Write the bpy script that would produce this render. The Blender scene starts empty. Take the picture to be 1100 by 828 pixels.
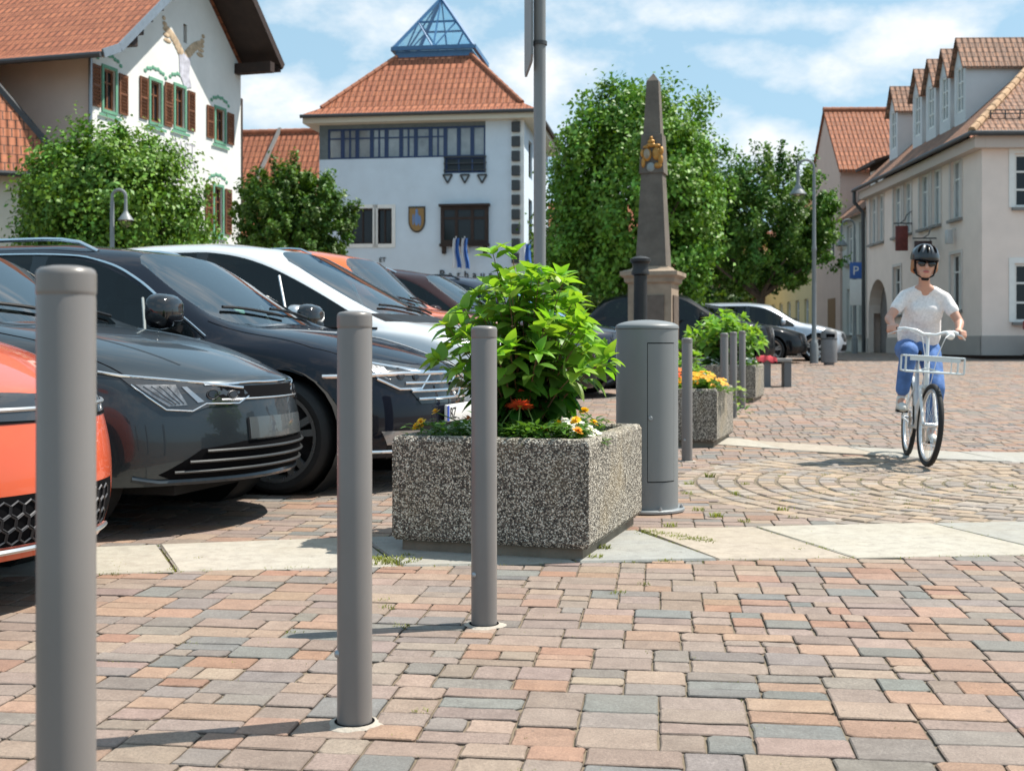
import bpy, bmesh, math, random
import numpy as np
from math import sin, cos, pi, radians, sqrt, atan2
from mathutils import Vector, Matrix
from mathutils.bvhtree import BVHTree
from mathutils.geometry import delaunay_2d_cdt

SC = bpy.context.scene
COL = SC.collection
RND = random.Random(7)

# ------------------------------------------------------------------ camera, sky, sun, exposure
CAM_H = 0.92
cam_d = bpy.data.cameras.new('camera')
cam = bpy.data.objects.new('camera', cam_d)
COL.objects.link(cam)
cam.location = (0, 0, CAM_H)
cam.rotation_euler = (radians(90), 0, 0)
cam_d.sensor_width = 36
cam_d.lens = 1300 / 1100 * 36
cam_d.shift_y = -0.040
cam_d.clip_end = 2000
cam_d.clip_start = 0.05
cam_d.dof.use_dof = True
cam_d.dof.focus_distance = 4.6
cam_d.dof.aperture_fstop = 6.3
SC.camera = cam

SUN_EL = radians(58.5)
SUN_AZ = atan2(0.965, 0.262)          # clockwise from +Y
SUN_V = Vector((sin(SUN_AZ) * cos(SUN_EL), cos(SUN_AZ) * cos(SUN_EL), sin(SUN_EL)))
sun_d = bpy.data.lights.new('sun', 'SUN')
sun_d.energy = 5.0
sun_d.angle = radians(0.53)
sun_d.color = (1.0, 0.94, 0.84)
sun = bpy.data.objects.new('sun', sun_d)
COL.objects.link(sun)
sun.location = SUN_V * 50
sun.rotation_euler = (-SUN_V).to_track_quat('-Z', 'Y').to_euler()

SC.view_settings.view_transform = 'Standard'
SC.view_settings.look = 'None'
SC.view_settings.exposure = 0.55
SC.view_settings.gamma = 1.0

W = bpy.data.worlds.new('World')
SC.world = W
W.use_nodes = True


class NT:
    """small node-tree writer"""
    def __init__(s, tree):
        s.t = tree
        s.n = tree.nodes
        s.l = tree.links

    def node(s, typ, **kw):
        nd = s.n.new(typ)
        ins = kw.pop('ins', {})
        for k, v in kw.items():
            setattr(nd, k, v)
        for k, v in ins.items():
            s.put(nd.inputs[k], v)
        return nd

    def put(s, sock, v):
        if isinstance(v, bpy.types.NodeSocket):
            s.l.new(v, sock)
        elif isinstance(v, bpy.types.Node):
            s.l.new(v.outputs[0], sock)
        else:
            if sock.type == 'RGBA' and len(v) == 3:
                v = tuple(v) + (1,)
            sock.default_value = v

    def m(s, op, a, b=0.0, c=None, clamp=False):
        nd = s.node('ShaderNodeMath', operation=op, use_clamp=clamp)
        s.put(nd.inputs[0], a)
        s.put(nd.inputs[1], b)
        if c is not None:
            s.put(nd.inputs[2], c)
        return nd.outputs[0]

    def mix(s, fac, a, b, mode='MIX'):
        nd = s.node('ShaderNodeMix', data_type='RGBA', blend_type=mode)
        s.put(nd.inputs[0], fac)
        s.put(nd.inputs[6], a)
        s.put(nd.inputs[7], b)
        return nd.outputs[2]

    def ramp(s, fac, p0, p1, c0=(0, 0, 0), c1=(1, 1, 1)):
        nd = s.node('ShaderNodeValToRGB')
        s.put(nd.inputs[0], fac)
        e = nd.color_ramp.elements
        e[0].position, e[1].position = p0, p1
        e[0].color, e[1].color = tuple(c0) + (1,), tuple(c1) + (1,)
        return nd.outputs[0]

    def noise(s, vec, scale, detail=3.0, rough=0.5, dim='3D'):
        nd = s.node('ShaderNodeTexNoise', noise_dimensions=dim)
        if vec is not None:
            s.put(nd.inputs['Vector'], vec)
        nd.inputs['Scale'].default_value = scale
        nd.inputs['Detail'].default_value = detail
        nd.inputs['Roughness'].default_value = rough
        return nd.outputs['Fac']


def make_sky():
    t = NT(W.node_tree)
    t.n.clear()
    sky = t.node('ShaderNodeTexSky', sky_type='NISHITA', sun_disc=False, sun_elevation=SUN_EL,
                 sun_rotation=SUN_AZ, altitude=400, air_density=1.0, dust_density=1.2, ozone_density=1.5)
    tc = t.node('ShaderNodeTexCoord')
    sp = t.node('ShaderNodeSeparateXYZ', ins={0: tc.outputs['Generated']})
    az = t.m('ARCTAN2', sp.outputs[0], sp.outputs[1])
    el = t.m('ARCSINE', sp.outputs[2])
    cv = t.node('ShaderNodeCombineXYZ', ins={0: t.m('MULTIPLY', az, 9.0), 1: t.m('MULTIPLY', el, 15.0), 2: 3.7})
    n1 = t.noise(cv, 1.0, 9.0, 0.60)
    n2 = t.noise(cv, 2.7, 7.0, 0.62)
    # cloud banks: azimuth, elevation, half widths (radians), tilt, weight
    banks = [(-.145, .262, .12, .030, -.12, .75), (-.21, .205, .06, .045, 0, 1.0), (-.115, .195, .05, .03, .1, .5),
             (.03, .225, .09, .07, .2, .95), (.115, .155, .09, .05, 0, .9), (.175, .262, .13, .016, -.08, .85),
             (.245, .215, .11, .020, -.22, 1.0), (.32, .238, .075, .030, .25, 1.0), (.20, .15, .06, .03, -.2, .8),
             (-.5, .20, .30, .06, 0, .8), (.75, .24, .32, .07, 0, .8), (1.6, .3, .5, .12, 0, .7), (-1.5, .3, .5, .12, 0, .8),
             (3.0, .35, .7, .14, 0, .7), (-2.6, .5, .5, .15, 0, .6), (.2, .62, .5, .12, 0, .5), (0.0, .06, .6, .05, 0, .7),
             (1.2, .9, 1.3, .22, 0.1, .9), (-.9, 1.05, 1.2, .2, -.1, .9), (2.9, 1.1, 1.5, .25, 0, .9), (1.9, .62, .5, .16, 0, .8), (2.4, .8, .4, .14, .1, .8)]
    f = None
    for a0, e0, ra, re, tl, wgt in banks:
        da = t.m('SUBTRACT', az, a0)
        de = t.m('SUBTRACT', el, e0)
        de = t.m('SUBTRACT', de, t.m('MULTIPLY', da, tl))
        q = t.m('ADD', t.m('POWER', t.m('ABSOLUTE', t.m('DIVIDE', da, ra)), 2.0),
                t.m('POWER', t.m('ABSOLUTE', t.m('DIVIDE', de, re)), 2.0))
        v = t.m('MULTIPLY', t.m('SUBTRACT', 1.0, q), wgt)
        f = v if f is None else t.m('MAXIMUM', f, v)
    f = t.m('MAXIMUM', f, -0.9)
    fld = t.m('ADD', t.m('MULTIPLY', f, 0.55), t.m('MULTIPLY', t.m('SUBTRACT', n1, 0.5), 3.0))
    dens = t.ramp(fld, 0.0, 0.75)
    shade = t.m('ADD', t.m('MULTIPLY', n2, 0.9), t.m('MULTIPLY', fld, 0.22), clamp=True)
    ccol = t.mix(shade, (6.0, 6.6, 7.2), (8.6, 8.65, 8.6))
    thin = t.m('MULTIPLY', dens, 0.93)
    skyc = t.mix(0.62, sky.outputs[0], (3.7, 5.9, 7.2))
    col = t.mix(thin, skyc, ccol)
    bg = t.node('ShaderNodeBackground', ins={'Color': col, 'Strength': 0.094})
    out = t.node('ShaderNodeOutputWorld')
    t.l.new(bg.outputs[0], out.inputs[0])


make_sky()

# ------------------------------------------------------------------ helpers
AX = Vector((0.2756, 0.9613, 0))      # along the parking row
CX = Vector((0.9613, -0.2756, 0))     # across it


def gz(y):
    """the square rises gently away from the camera"""
    if y <= 9:
        return 0.0
    if y <= 11:
        return 0.01 * (y - 9) ** 2 / 2
    if y <= 38:
        return 0.02 * (y - 10)
    if y <= 44:
        s = y - 38
        return 0.56 + 0.02 * s - 0.02 * s * s / 12
    return 0.62


def at(px, py, Y):
    """photo pixel and distance -> point in the place"""
    return Vector(((px - 550) * Y / 1300, Y, CAM_H + (370 - py) * Y / 1300))


def gp(px, Y):
    return Vector(((px - 550) * Y / 1300, Y, gz(Y)))


def thing(name, label, cat, loc=(0, 0, 0), rz=0.0, group=None):
    o = bpy.data.objects.new(name, None)
    COL.objects.link(o)
    o.empty_display_size = 0.2
    o.location = loc
    o.rotation_euler = (0, 0, rz)
    return tag(o, label, cat, group)


def tag(o, label=None, cat=None, group=None, kind=None):
    if label:
        o['label'] = label
    if cat:
        o['category'] = cat
    if group:
        o['group'] = group
    if kind:
        o['kind'] = kind
    return o


def kids(o):
    return [c for c in bpy.data.objects if c.parent == o]


def copy_tree(o, parent=None):
    c = o.copy()
    COL.objects.link(c)
    if parent is not None:
        c.parent = parent
    for ch in kids(o):
        copy_tree(ch, c)
    return c


class MB:
    def __init__(s):
        s.v, s.f, s.uv = [], [], {}

    def add(s, vs, fs, M=None):
        b = len(s.v)
        for p in vs:
            p = Vector(p)
            s.v.append(M @ p if M is not None else p)
        for f in fs:
            s.f.append([b + i for i in f])
        return b

    def box(s, x0, y0, z0, x1, y1, z1, M=None):
        vs = [(x0, y0, z0), (x1, y0, z0), (x1, y1, z0), (x0, y1, z0), (x0, y0, z1), (x1, y0, z1), (x1, y1, z1), (x0, y1, z1)]
        s.add(vs, [(0, 3, 2, 1), (4, 5, 6, 7), (0, 1, 5, 4), (1, 2, 6, 5), (2, 3, 7, 6), (3, 0, 4, 7)], M)

    def rbox(s, x0, y0, z0, x1, y1, z1, r=0.01, seg=2, M=None):
        bm = bmesh.new()
        bmesh.ops.create_cube(bm, size=1)
        for v in bm.verts:
            v.co = Vector(((x0 + x1) / 2 + v.co.x * (x1 - x0), (y0 + y1) / 2 + v.co.y * (y1 - y0), (z0 + z1) / 2 + v.co.z * (z1 - z0)))
        bmesh.ops.bevel(bm, geom=bm.edges[:], offset=r, segments=seg, affect='EDGES', profile=0.5)
        s.bm(bm, M)

    def bm(s, bm, M=None):
        bm.verts.index_update()
        s.add([v.co.copy() for v in bm.verts], [[v.index for v in f.verts] for f in bm.faces], M)
        bm.free()

    def bar(s, p0, p1, w, h, up=(0, 0, 1)):
        p0, p1 = Vector(p0), Vector(p1)
        d = (p1 - p0).normalized()
        r = d.cross(Vector(up))
        if r.length < 1e-4:
            r = d.cross(Vector((1, 0, 0)))
        r.normalize()
        u = r.cross(d)
        a, b = r * w / 2, u * h / 2
        vs = [p0 - a - b, p0 + a - b, p0 + a + b, p0 - a + b, p1 - a - b, p1 + a - b, p1 + a + b, p1 - a + b]
        s.add(vs, [(0, 3, 2, 1), (4, 5, 6, 7), (0, 1, 5, 4), (1, 2, 6, 5), (2, 3, 7, 6), (3, 0, 4, 7)])

    def tube(s, pts, r, n=10, cap=True, closed=False):
        pts = [Vector(p) for p in pts]
        k = len(pts)
        rs = r if isinstance(r, (list, tuple)) else [r] * k
        tang = []
        for i in range(k):
            if closed:
                d = pts[(i + 1) % k] - pts[i - 1]
            else:
                d = pts[min(i + 1, k - 1)] - pts[max(i - 1, 0)]
            tang.append(d.normalized())
        ref = Vector((0, 0, 1)) if abs(tang[0].z) < 0.9 else Vector((1, 0, 0))
        nrm = tang[0].cross(ref).normalized()
        b = len(s.v)
        for i in range(k):
            nrm = (nrm - tang[i] * nrm.dot(tang[i]))
            nrm = nrm.normalized() if nrm.length > 1e-6 else tang[i].orthogonal().normalized()
            bn = tang[i].cross(nrm)
            for j in range(n):
                t = 2 * pi * j / n
                s.v.append(pts[i] + nrm * (rs[i] * cos(t)) + bn * (rs[i] * sin(t)))
        for i in range(k if closed else k - 1):
            for j in range(n):
                a0 = b + i * n + j
                a1 = b + i * n + (j + 1) % n
                i2 = (i + 1) % k
                s.f.append([a0, a1, b + i2 * n + (j + 1) % n, b + i2 * n + j])
        if cap and not closed:
            s.f.append([b + j for j in range(n)][::-1])
            s.f.append([b + (k - 1) * n + j for j in range(n)])

    def lathe(s, prof, n=24, M=None, sx=1.0, sy=1.0, cap=True):
        vs, fs = [], []
        for r, z in prof:
            for j in range(n):
                t = 2 * pi * j / n
                vs.append((r * cos(t) * sx, r * sin(t) * sy, z))
        k = len(prof)
        for i in range(k - 1):
            for j in range(n):
                fs.append((i * n + j, i * n + (j + 1) % n, (i + 1) * n + (j + 1) % n, (i + 1) * n + j))
        if cap and prof[0][0] > 1e-5:
            fs.append(tuple(range(n))[::-1])
        if cap and prof[-1][0] > 1e-5:
            fs.append(tuple((k - 1) * n + j for j in range(n)))
        s.add(vs, fs, M)

    def ell(s, c, r, M=None, n=16, m=10):
        prof = [(max(1e-6, sin(pi * i / m)), -cos(pi * i / m)) for i in range(m + 1)]
        T = Matrix.Translation(Vector(c)) @ Matrix.Diagonal((r[0], r[1], r[2], 1))
        if M is not None:
            T = M @ T
        s.lathe(prof, n, T)

    def prism(s, poly, z0, z1, M=None):
        n = len(poly)
        vs = [(p[0], p[1], z0) for p in poly] + [(p[0], p[1], z1) for p in poly]
        fs = [tuple(range(n))[::-1], tuple(range(n, 2 * n))]
        for i in range(n):
            j = (i + 1) % n
            fs.append((i, j, n + j, n + i))
        s.add(vs, fs, M)

    def caps(s, p0, r0, p1, r1, n=12):
        """tapered capsule"""
        p0, p1 = Vector(p0), Vector(p1)
        L = (p1 - p0).length
        q = (p1 - p0).to_track_quat('Z', 'Y').to_matrix().to_4x4() if L > 1e-6 else Matrix.Identity(4)
        prof = [(max(1e-6, r0 * cos(t)), r0 * sin(t)) for t in [-pi / 2 + pi / 2 * i / 4 for i in range(5)]]
        prof += [(max(1e-6, r1 * cos(t)), L + r1 * sin(t)) for t in [pi / 2 * i / 4 for i in range(5)]]
        s.lathe(prof, n, Matrix.Translation(p0) @ q)

    def build(s, name, mat, parent=None, loc=None, smooth=35, recalc=True, weld=False):
        me = bpy.data.meshes.new(name)
        me.from_pydata([tuple(p) for p in s.v], [], s.f)
        if recalc:
            bm = bmesh.new()
            bm.from_mesh(me)
            if weld:
                bmesh.ops.remove_doubles(bm, verts=bm.verts[:], dist=1e-5)
            bmesh.ops.recalc_face_normals(bm, faces=bm.faces[:])
            bm.to_mesh(me)
            bm.free()
        if smooth:
            me.shade_smooth()
            me.set_sharp_from_angle(angle=radians(smooth))
        me.update()
        o = bpy.data.objects.new(name, me)
        COL.objects.link(o)
        if mat is not None:
            me.materials.append(mat)
        if parent is not None:
            o.parent = parent
        if loc is not None:
            o.location = loc
        return o


def text_obj(name, body, size, mat, parent, M, ext=0.01, align='CENTER'):
    cu = bpy.data.curves.new(name, 'FONT')
    cu.body = body
    cu.size = size
    cu.extrude = ext
    cu.align_x = align
    t = bpy.data.objects.new(name, cu)
    COL.objects.link(t)
    bpy.context.view_layer.update()
    me = bpy.data.meshes.new_from_object(t.evaluated_get(bpy.context.evaluated_depsgraph_get()))
    bpy.data.objects.remove(t)
    o = bpy.data.objects.new(name, me)
    COL.objects.link(o)
    me.materials.clear()
    me.materials.append(mat)
    me.transform(M)
    o.parent = parent
    return o


# ------------------------------------------------------------------ materials
_pm = {}


def pm(name, col, rough=0.6, metal=0.0, var=0.0, vs=6.0, bump=0.0, bs=60.0, coat=0.0, spec=0.5, attr=None, trans=0.0, dirt=0.0,
       dirtcol=(0.1, 0.085, 0.07), emit=None):
    if name in _pm:
        return _pm[name]
    m = bpy.data.materials.new(name)
    m.use_nodes = True
    t = NT(m.node_tree)
    t.n.clear()
    out = t.node('ShaderNodeOutputMaterial')
    b = t.node('ShaderNodeBsdfPrincipled')
    tc = t.node('ShaderNodeTexCoord')
    ob = tc.outputs['Object']
    c = tuple(col) + (1,)
    if attr:
        an = t.node('ShaderNodeAttribute', attribute_name=attr)
        c = an.outputs['Color']
    if var > 0:
        nz = t.noise(ob, vs, 5.0, 0.6)
        lo = t.mix(1.0, c, (1 - var, 1 - var, 1 - var), 'MULTIPLY')
        hi = t.mix(1.0, c, (1 + var, 1 + var, 1 + var), 'MULTIPLY')
        c = t.mix(t.ramp(nz, 0.3, 0.7), lo, hi)
    if dirt > 0:
        nz2 = t.noise(ob, vs * 0.37, 6.0, 0.65)
        c = t.mix(t.m('MULTIPLY', t.ramp(nz2, 0.48, 0.75), dirt), c, dirtcol)
    t.put(b.inputs['Base Color'], c)
    rn = t.noise(ob, vs * 2.3, 3.0)
    t.put(b.inputs['Roughness'], t.m('ADD', rough - 0.06 * min(1, rough * 2), t.m('MULTIPLY', rn, 0.12 * min(1, rough * 2)), clamp=True))
    b.inputs['Metallic'].default_value = metal
    b.inputs['Specular IOR Level'].default_value = spec
    b.inputs['Coat Weight'].default_value = coat
    b.inputs['Coat Roughness'].default_value = 0.03
    if bump > 0:
        bn = t.node('ShaderNodeBump', ins={'Strength': bump, 'Distance': 0.01, 'Height': t.noise(ob, bs, 4.0)})
        t.put(b.inputs['Normal'], bn.outputs[0])
    sh = b.outputs[0]
    if trans > 0:
        tr = t.node('ShaderNodeBsdfTranslucent')
        t.put(tr.inputs[0], t.mix(1.0, c, (1.5, 1.6, 0.5), 'MULTIPLY'))
        mx = t.node('ShaderNodeMixShader', ins={0: trans})
        t.l.new(sh, mx.inputs[1])
        t.l.new(tr.outputs[0], mx.inputs[2])
        sh = mx.outputs[0]
    t.l.new(sh, out.inputs[0])
    _pm[name] = m
    return m


def glass_mat(name, tint, ior=1.5, rough=0.0, dark=0.0):
    if name in _pm:
        return _pm[name]
    m = bpy.data.materials.new(name)
    m.use_nodes = True
    t = NT(m.node_tree)
    t.n.clear()
    out = t.node('ShaderNodeOutputMaterial')
    fr = t.node('ShaderNodeFresnel', ins={'IOR': ior})
    tr = t.node('ShaderNodeBsdfTransparent', ins={0: tint})
    gl = t.node('ShaderNodeBsdfGlossy', ins={0: (1, 1, 1), 'Roughness': rough})
    geo = t.node('ShaderNodeNewGeometry')
    fac = t.m('MULTIPLY', fr.outputs[0], t.m('SUBTRACT', 1.0, geo.outputs['Backfacing']))      # no false total reflection inside a thin pane
    mx = t.node('ShaderNodeMixShader', ins={0: fac})
    t.l.new(tr.outputs[0], mx.inputs[1])
    t.l.new(gl.outputs[0], mx.inputs[2])
    t.l.new(mx.outputs[0], out.inputs[0])
    _pm[name] = m
    return m


def tile_mat(name, c1, c2, cm, row=0.30, col=0.20, bump=0.9):
    """clay roof tiles on UVs in metres"""
    if name in _pm:
        return _pm[name]
    m = bpy.data.materials.new(name)
    m.use_nodes = True
    t = NT(m.node_tree)
    t.n.clear()
    out = t.node('ShaderNodeOutputMaterial')
    b = t.node('ShaderNodeBsdfPrincipled')
    uv = t.node('ShaderNodeUVMap')
    sp = t.node('ShaderNodeSeparateXYZ', ins={0: uv.outputs[0]})
    br = t.node('ShaderNodeTexBrick', offset=0.5)
    t.put(br.inputs['Vector'], uv.outputs[0])
    for k, v in (('Color1', c1), ('Color2', c2), ('Mortar', cm), ('Scale', 1.0), ('Mortar Size', 0.02), ('Mortar Smooth', 0.3),
                 ('Bias', 0.0), ('Brick Width', col), ('Row Height', row)):
        t.put(br.inputs[k], v)
    big = t.noise(uv.outputs[0], 0.9, 5.0, 0.65)
    fine = t.noise(uv.outputs[0], 7.0, 2.0)
    c = t.mix(t.m('MULTIPLY', t.ramp(big, 0.40, 0.75), 0.5), br.outputs[0], tuple(x * 0.45 for x in c1))
    c = t.mix(t.m('MULTIPLY', t.ramp(fine, 0.5, 0.75), 0.35), c, tuple(min(1, x * 1.5) for x in c1))
    t.put(b.inputs['Base Color'], c)
    b.inputs['Roughness'].default_value = 0.75
    b.inputs['Specular IOR Level'].default_value = 0.25
    saw = t.m('SUBTRACT', 1.0, t.m('FRACT', t.m('DIVIDE', sp.outputs[1], row)))
    sn = t.m('MULTIPLY', t.m('SINE', t.m('MULTIPLY', sp.outputs[0], 2 * pi / col)), 0.35)
    bp = t.node('ShaderNodeBump', ins={'Strength': bump, 'Distance': 0.05, 'Height': t.m('ADD', saw, sn)})
    t.put(b.inputs['Normal'], bp.outputs[0])
    t.l.new(b.outputs[0], out.inputs[0])
    _pm[name] = m
    return m


def plaster(name, col, var=0.05, dirt=0.12):
    return pm(name, col, rough=0.9, var=var, vs=1.3, bump=0.25, bs=45, dirt=dirt, dirtcol=tuple(x * 0.6 for x in col), spec=0.2)


M_DARK = pm('dark_void', (0.006, 0.006, 0.007), rough=0.8, spec=0.04)
M_WHITE = pm('white_paint', (0.76, 0.76, 0.74), rough=0.45, var=0.04)
M_GREYST = pm('sill_stone', (0.23, 0.22, 0.21), rough=0.8, var=0.1, bump=0.2)
M_PANE = pm('window_pane', (0.018, 0.02, 0.024), rough=0.12, spec=0.35)
M_PANEL = pm('curtained_pane', (0.26, 0.29, 0.31), rough=0.05, var=0.35, vs=1.1, spec=0.9)
# ------------------------------------------------------------------ ground
def ground_sheet():
    xs = sorted(set(list(np.linspace(-40, 40, 33)) + [-400, -150, 150, 400]))
    ys = sorted(set(list(np.linspace(-4, 60, 65)) + [-60, -20, 90, 200, 500]))
    vs = [(x, y, gz(y) - 0.009) for y in ys for x in xs]
    n = len(xs)
    fs = [(j * n + i, j * n + i + 1, (j + 1) * n + i + 1, (j + 1) * n + i) for j in range(len(ys) - 1) for i in range(n - 1)]
    m = MB()
    m.add(vs, fs)
    mt = bpy.data.materials.new('joint_sand')
    mt.use_nodes = True
    t = NT(mt.node_tree)
    b = t.n['Principled BSDF']
    tc = t.node('ShaderNodeTexCoord')
    n1 = t.noise(tc.outputs['Object'], 0.6, 6.0, 0.6)
    n2 = t.noise(tc.outputs['Object'], 60.0, 3.0)
    c = t.mix(t.ramp(n1, 0.35, 0.7), (0.16, 0.125, 0.085), (0.27, 0.21, 0.145))
    c = t.mix(t.m('MULTIPLY', n2, 0.5), c, (0.07, 0.06, 0.045))
    t.put(b.inputs['Base Color'], c)
    b.inputs['Roughness'].default_value = 0.95
    tag(m.build('ground', mt, smooth=0), kind='structure')


ground_sheet()


def stone_mat(name, rough=0.85, grain=0.25, stain=0.35, stcol=(0.30, 0.26, 0.22)):
    m = bpy.data.materials.new(name)
    m.use_nodes = True
    t = NT(m.node_tree)
    b = t.n['Principled BSDF']
    an = t.node('ShaderNodeAttribute', attribute_name='stone')
    tc = t.node('ShaderNodeTexCoord')
    ob = tc.outputs['Object']
    g = t.noise(ob, 150.0, 4.0, 0.75)
    md = t.noise(ob, 14.0, 5.0, 0.65)
    bg = t.noise(ob, 0.9, 5.0, 0.6)
    c = t.mix(t.ramp(g, 0.3, 0.75), t.mix(1.0, an.outputs['Color'], (1 - grain,) * 3, 'MULTIPLY'),
              t.mix(1.0, an.outputs['Color'], (1 + grain,) * 3, 'MULTIPLY'))
    c = t.mix(t.m('MULTIPLY', t.ramp(md, 0.42, 0.70), 0.65), c, t.mix(1.0, an.outputs['Color'], (0.66, 0.64, 0.64), 'MULTIPLY'))
    lg = t.noise(ob, 5.0, 6.0, 0.7)
    c = t.mix(t.m('MULTIPLY', t.ramp(lg, 0.52, 0.78), 0.45), c, t.mix(1.0, an.outputs['Color'], (1.28, 1.26, 1.22), 'MULTIPLY'))
    c = t.mix(t.m('MULTIPLY', t.ramp(bg, 0.45, 0.72), stain), c, stcol)
    sp = t.noise(ob, 33.0, 2.0, 0.5)
    c = t.mix(t.m('MULTIPLY', t.ramp(sp, 0.70, 0.74), 0.4), c, (0.07, 0.06, 0.055))
    t.put(b.inputs['Base Color'], c)
    b.inputs['Roughness'].default_value = rough
    b.inputs['Specular IOR Level'].default_value = 0.3
    bp = t.node('ShaderNodeBump', ins={'Strength': 0.45, 'Distance': 0.004, 'Height': t.m('ADD', g, t.m('MULTIPLY', md, 1.5))})
    t.put(b.inputs['Normal'], bp.outputs[0])
    return m


M_PAVER = stone_mat('paver', grain=.38, stain=.34, stcol=(0.25, 0.205, 0.175))
M_COBBLE = stone_mat('cobble', grain=0.3)
M_FLAG = stone_mat('flagstone', grain=0.18, stain=0.5, stcol=(0.33, 0.28, 0.20))


class Stones:
    """many bevelled stones in one surface, one colour attribute per stone"""
    def __init__(s):
        s.v, s.f, s.c = [], [], []

    def stone(s, poly, z, col, bev=0.006, deep=0.02, skirt=True):
        n = len(poly)
        cx = sum(p[0] for p in poly) / n
        cy = sum(p[1] for p in poly) / n
        b = len(s.v)
        tx, ty = RND.uniform(-.004, .004), RND.uniform(-.004, .004)
        for p in poly:
            dx, dy = p[0] - cx, p[1] - cy
            L = sqrt(dx * dx + dy * dy) or 1
            k = max(0.0, 1 - 1.4 * bev / L)
            s.v.append((cx + dx * k, cy + dy * k, gz(p[1]) + z + tx * dx * 2 + ty * dy * 2))
        for p in poly:
            s.v.append((p[0], p[1], gz(p[1]) + z - bev * 0.8))
        s.f.append([b + i for i in range(n)])
        s.c.append(col)
        for i in range(n):
            j = (i + 1) % n
            s.f.append([b + n + i, b + n + j, b + j, b + i])
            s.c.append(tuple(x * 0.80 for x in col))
        if skirt:
            for p in poly:
                s.v.append((p[0], p[1], gz(p[1]) + z - deep))
            for i in range(n):
                j = (i + 1) % n
                s.f.append([b + 2 * n + i, b + 2 * n + j, b + n + j, b + n + i])
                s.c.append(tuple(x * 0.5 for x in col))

    def build(s, name, mat):
        me = bpy.data.meshes.new(name)
        me.from_pydata(s.v, [], s.f)
        at_ = me.attributes.new('stone', 'FLOAT_COLOR', 'FACE')
        a = np.ones((len(s.f), 4), dtype=np.float32)
        a[:, :3] = np.array(s.c, dtype=np.float32)
        at_.data.foreach_set('color', a.ravel())
        me.materials.append(mat)
        o = bpy.data.objects.new(name, me)
        COL.objects.link(o)
        return o


PAL = [((0.45, 0.30, 0.22), 3.4), ((0.43, 0.33, 0.265), 3.4), ((0.385, 0.295, 0.255), 4.5), ((0.355, 0.285, 0.258), 4.2), ((0.30, 0.27, 0.255), 3.4),
       ((0.25, 0.255, 0.255), 2.4), ((0.42, 0.25, 0.18), 1.8), ((0.37, 0.295, 0.26), 3)]
_tw = sum(w for _, w in PAL)


def paver_col():
    r = RND.uniform(0, _tw)
    for c, w in PAL:
        r -= w
        if r <= 0:
            break
    k = RND.uniform(0.88, 1.12)
    g = sum(c) / 3
    c = tuple((g + (x - g) * .88) * m_ for x, m_ in zip(c, (1.03, .985, .93)))
    return tuple(min(0.8, x * .72 * k * RND.uniform(0.97, 1.03)) for x in c)


def near_edge(x):      # front edge of the flagstone band
    return np.interp(x, [-9, -2.02, -1.2, .45, 2.3, 9], [3.9, 4.80, 4.93, 5.13, 5.30, 5.7])


def far_edge(x):
    return np.interp(x, [-9, -2.2, -.84, .9, 2.8, 9], [4.3, 5.40, 5.74, 6.06, 6.30, 6.8])


def band2_near(x):
    return np.interp(x, [1.2, 1.86, 2.84, 4.0, 9], [11.4, 10.95, 9.97, 9.44, 8.6])


CC = (3.45, 7.85)


def in_circle(x, y):
    if y < far_edge(x) - 0.02:
        return False
    if x > 1.0 and y > band2_near(x) + 0.02:
        return False
    d = sqrt((x - CC[0]) ** 2 + (y - CC[1]) ** 2)
    return d < 2.35 or x > CC[0]


def zone(x, y):
    if near_edge(x) + 0.03 < y < far_edge(x) - 0.03:
        return 'band'
    if x > 1.2 and band2_near(x) + 0.03 < y < band2_near(x) + 0.80:
        return 'band'
    if in_circle(x, y):
        return 'circle'
    return 'pave'


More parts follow.
